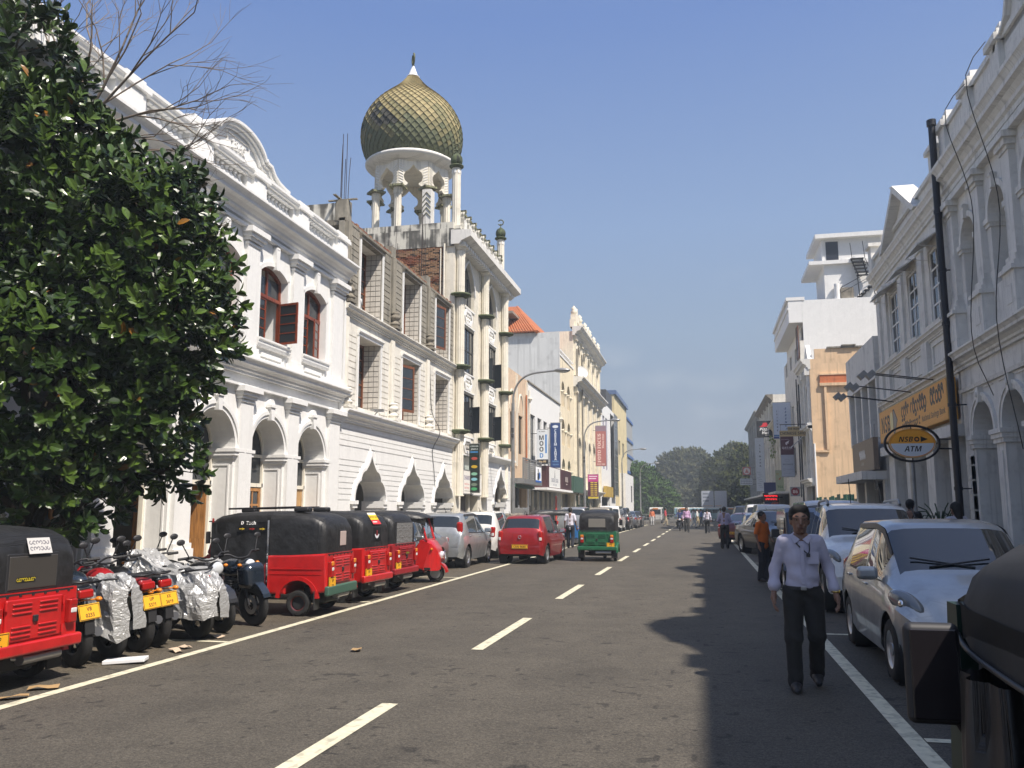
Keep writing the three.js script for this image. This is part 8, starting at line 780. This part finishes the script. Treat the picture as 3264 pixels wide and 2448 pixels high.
  const hair = o.hair === 'cap' ? null : [[[hd[0], hd[1] + .055, hd[2] - .026], [.083, .088, .096]], [[hd[0], hd[1] + .01, hd[2] - .055], [.074, .085, .055]], [[hd[0] - .068, hd[1] + .045, hd[2] - .005], [.018, .05, .05]], [[hd[0] + .068, hd[1] + .045, hd[2] - .005], [.018, .05, .05]], ...(fine ? [[[hd[0] - .035, hd[1] + .098, hd[2] + .045], [hd[0] + .04, hd[1] + .102, hd[2] + .04], .03, .032]] : []), ...(o.long ? [[[hd[0], hd[1], hd[2] - .06], [hd[0], hd[1] - .2, hd[2] - .08], .075, .06]] : [])]; const cutFace = p => { const d = ell(p, [hd[0], hd[1] - .02, hd[2] + .085], [.066, .088, .065]); return d; };
  if (hair) { const [lo, hi] = bounds(hair, .04), f0 = field(hair, .02); mesh('hair', HS(nets(p => Math.max(f0(p), -cutFace(p)), lo, hi, fine ? .006 : .014)), M.hair, t); } else mesh('skullcap', sdf([[[hd[0], hd[1] + .07, hd[2] - .012], [.082, .062, .096]]], .02, .012), M.whiteTrim, t);
  if (o.beard) mesh('beard', sdf([[[hd[0], hd[1] - .075, hd[2] + .04], [.052, .05, .05]]], .02, .012), M.hair, t);
  if (fine) { const eyeW = mat([.24, .21, .19], .3), lip = mat([.10, .035, .028], .5); for (const s of [-1, 1]) { const e = mesh('eye', HS(sph(.0105, hd[0] + s * .031, hd[1] + .008, hd[2] + .069, 1.25, .5, .7, 10)), eyeW, t); mesh('iris', HS(sph(.0058, hd[0] + s * .031, hd[1] + .008, hd[2] + .0775, 1, 1, .5, 8)), M.hair, e); mesh('eyebrow', HS(tube([[hd[0] + s * .014, hd[1] + .034, hd[2] + .082], [hd[0] + s * .032, hd[1] + .04, hd[2] + .079], [hd[0] + s * .05, hd[1] + .034, hd[2] + .069]], .0052, 5)), M.hair, t); } mesh('lips', HS([tube([[hd[0] - .022, hd[1] - .055, hd[2] + .084], [hd[0], hd[1] - .053, hd[2] + .0925], [hd[0] + .022, hd[1] - .055, hd[2] + .084]], .0055, 5), tube([[hd[0] - .018, hd[1] - .062, hd[2] + .083], [hd[0], hd[1] - .064, hd[2] + .091], [hd[0] + .018, hd[1] - .062, hd[2] + .083]], .0055, 5)]), lip, t);
    mesh('collar', [-1, 1].map(s => ext([[0, 0], [s * .062, .05], [s * .075, .022], [s * .05, -.045]], -.004, .004).rotateX(-.35).translate(s * .012, 1.365, .094)), o.shirt, t); mesh('placket', [bx(.03, .36, .006, 0, 1.14, .136), ...[1.0, 1.08, 1.16, 1.24].map(y => cyl(.006, .006, .004, 0, y, .141, 8, 'z'))], o.shirt, t); mesh('chest_pocket', bx(.1, .11, .006, .095, 1.2, .128), o.shirt, t);
    mesh('belt', lathe([[.150, 0], [.156, .002], [.156, .03], [.150, .032]], 28).scale(1.02, 1, .77).translate(0, .905, .008), M.black, t); mesh('buckle', rb(.05, .034, .01, .006, 0, .921, .128), M.steel, t);
    mesh('lanyard', [tube([[-.065, 1.40, .03], [-.045, 1.33, .10], [.02, 1.26, .135], [.055, 1.23, .138]], .006, 5), tube([[.065, 1.40, .03], [.068, 1.33, .1], [.065, 1.27, .132], [.055, 1.23, .138]], .006, 5), rb(.035, .03, .014, .005, .052, 1.222, .14)], M.black, t); mesh('wristwatch', [new THREE.TorusGeometry(.031, .008, 8, 18).rotateX(PI / 2).translate(...add(mixp(J.eL, J.wL, .93), [0, 0, 0])), cyl(.016, .016, .01, J.wL[0] + .03, J.wL[1] + .02, J.wL[2], 12, 'x')], mat([.6, .42, .12], .25, { metal: .9 }), t); }
  return t;
}
const fab = (c, o = {}) => mat(c, .9, { bump: T.fabric, bumpScale: .0025, tile: .35, ...o });
person({ label: 'man in pale lilac shirt and dark trousers walking towards the camera', pos: [.875, 0, -8.5], ry: -.02, s: .985, fine: 1, shirt: fab([.46, .44, .53]), trousers: fab([.016, .015, .014]), pose: { kR: [-.105, .47, .09], aR: [-.105, .085, .10], kL: [.105, .475, .03], aL: [.11, .125, -.2], wR: [-.262, .87, .05], eR: [-.238, 1.09, -.04], eL: [.245, 1.10, -.04], wL: [.285, .875, .07] }, footL: .02, hs: 1.1 });
person({ label: 'man in white short sleeved shirt walking away on the left', pos: [-5.5, 0, -36.4], ry: PI, s: 1.02, short: 1, untuck: 1, belly: 1, shirt: fab([.60, .58, .66]), trousers: fab([.014, .016, .024]), pose: { aL: [.105, .085, .12], kL: [.1, .47, .08], aR: [-.105, .12, -.16] } });
person({ label: 'man in orange shirt leaning by the dark blue jeep', pos: [1.3, 0, -20.6], ry: .9, s: .95, short: 1, untuck: 1, shirt: fab([.56, .12, .01]), trousers: fab([.012, .014, .022]), pose: { aL: [-.06, .085, .1], kL: [.03, .47, .1], wL: [.12, 1.0, .16], eL: [.23, 1.08, .0] } });
person({ label: 'man in lilac shirt standing with his back turned beside the maroon car', pos: [.85, 0, -37.2], ry: PI - .2, s: 1.04, sleeve: .5, shirt: fab([.36, .33, .48]), trousers: fab([.01, .01, .012]), pose: { wR: [-.12, 1.02, .16], eR: [-.25, 1.1, .03], wL: [.12, 1.04, .16], eL: [.26, 1.1, .03] } });
const walk = { aL: [.1, .085, .16], kL: [.1, .47, .12], aR: [-.1, .13, -.18] };
person({ label: 'man in pink shirt walking up the middle of the road', pos: [-1.15, 0, -62.5], ry: 0, s: 1.07, belly: 1, shirt: fab([.48, .30, .46]), trousers: fab([.02, .018, .016]), pose: walk, group: 'people walking in the far street' });
person({ label: 'man in white shirt and dark trousers walking away down the road', pos: [.25, 0, -60], ry: PI, shirt: fab([.55, .52, .6]), trousers: fab([.012, .012, .014]), pose: walk, group: 'people walking in the far street' });
person({ label: 'man in white shirt and pale trousers crossing the far road', pos: [-.85, 0, -78.5], ry: 1.2, shirt: fab([.6, .6, .6]), trousers: fab([.5, .5, .5]), pose: walk, group: 'people walking in the far street' });
person({ label: 'person in red shirt walking before the far railings', pos: [-3.7, 0, -88], ry: 1.5, s: 1.05, shirt: fab([.42, .05, .06]), trousers: fab([.4, .34, .24]), pose: walk, group: 'people walking in the far street' });
person({ label: 'person in grey shirt standing beside far parked cars', pos: [1.25, 0, -66], ry: PI, s: 1.03, shirt: fab([.3, .34, .36]), trousers: fab([.05, .05, .05]), group: 'people walking in the far street' });
person({ label: 'person in orange and white at the end of the left parked row', pos: [-4.9, 0, -86], ry: 0, shirt: fab([.6, .18, .08]), trousers: fab([.55, .55, .55]), group: 'people walking in the far street' });
person({ label: 'person in blue shirt crossing the far junction', pos: [-.2, 0, -84], ry: -1.4, shirt: fab([.10, .16, .4]), trousers: fab([.02, .02, .03]), pose: walk, group: 'people walking in the far street' });
person({ label: 'person in white shirt crossing near the far buses', pos: [-.6, 0, -90], ry: 1.4, shirt: fab([.6, .6, .6]), trousers: fab([.4, .33, .2]), pose: walk, group: 'people walking in the far street' });
person({ label: 'bearded man in white skullcap on the right pavement', pos: [4.35, .135, -22.5], ry: -.6, s: 1.0, hair: 'cap', beard: 1, shirt: fab([.55, .52, .46]), trousers: fab([.4, .38, .34]), group: 'people on the right pavement' });
person({ label: 'man in black shirt seen from behind on the right pavement', pos: [4.3, .135, -19.8], ry: PI - .3, s: 1.02, shirt: fab([.01, .01, .012]), trousers: fab([.02, .02, .02]), group: 'people on the right pavement' });
person({ label: 'person with long dark hair on the right pavement near the arches', pos: [4.25, .135, -16.2], ry: PI + .4, s: .97, long: 1, shirt: fab([.4, .4, .45]), trousers: fab([.02, .02, .03]), group: 'people on the right pavement' });
{ const b = makeBike({ label: 'motorcycle ridden towards the camera far up the road', pos: [-1.75, 0, -67.2], ry: -PI / 2, paint: bk, lean: 0 }); delete b.userData.group; person({ label: 'motorcycle rider in dark blue on the far road', pos: [-1.75, .0, -67.35], ry: 0, s: 1.0, shirt: fab([.03, .04, .12]), trousers: fab([.02, .02, .025]), pose: { kL: [.2, .62, .3], aL: [.2, .3, .1], kR: [-.2, .62, .3], aR: [-.2, .3, .1], wL: [.28, 1.0, .42], wR: [-.28, 1.0, .42], eL: [.28, 1.12, .15], eR: [-.28, 1.12, .15] } }); }
renderer.render(scene, camera);
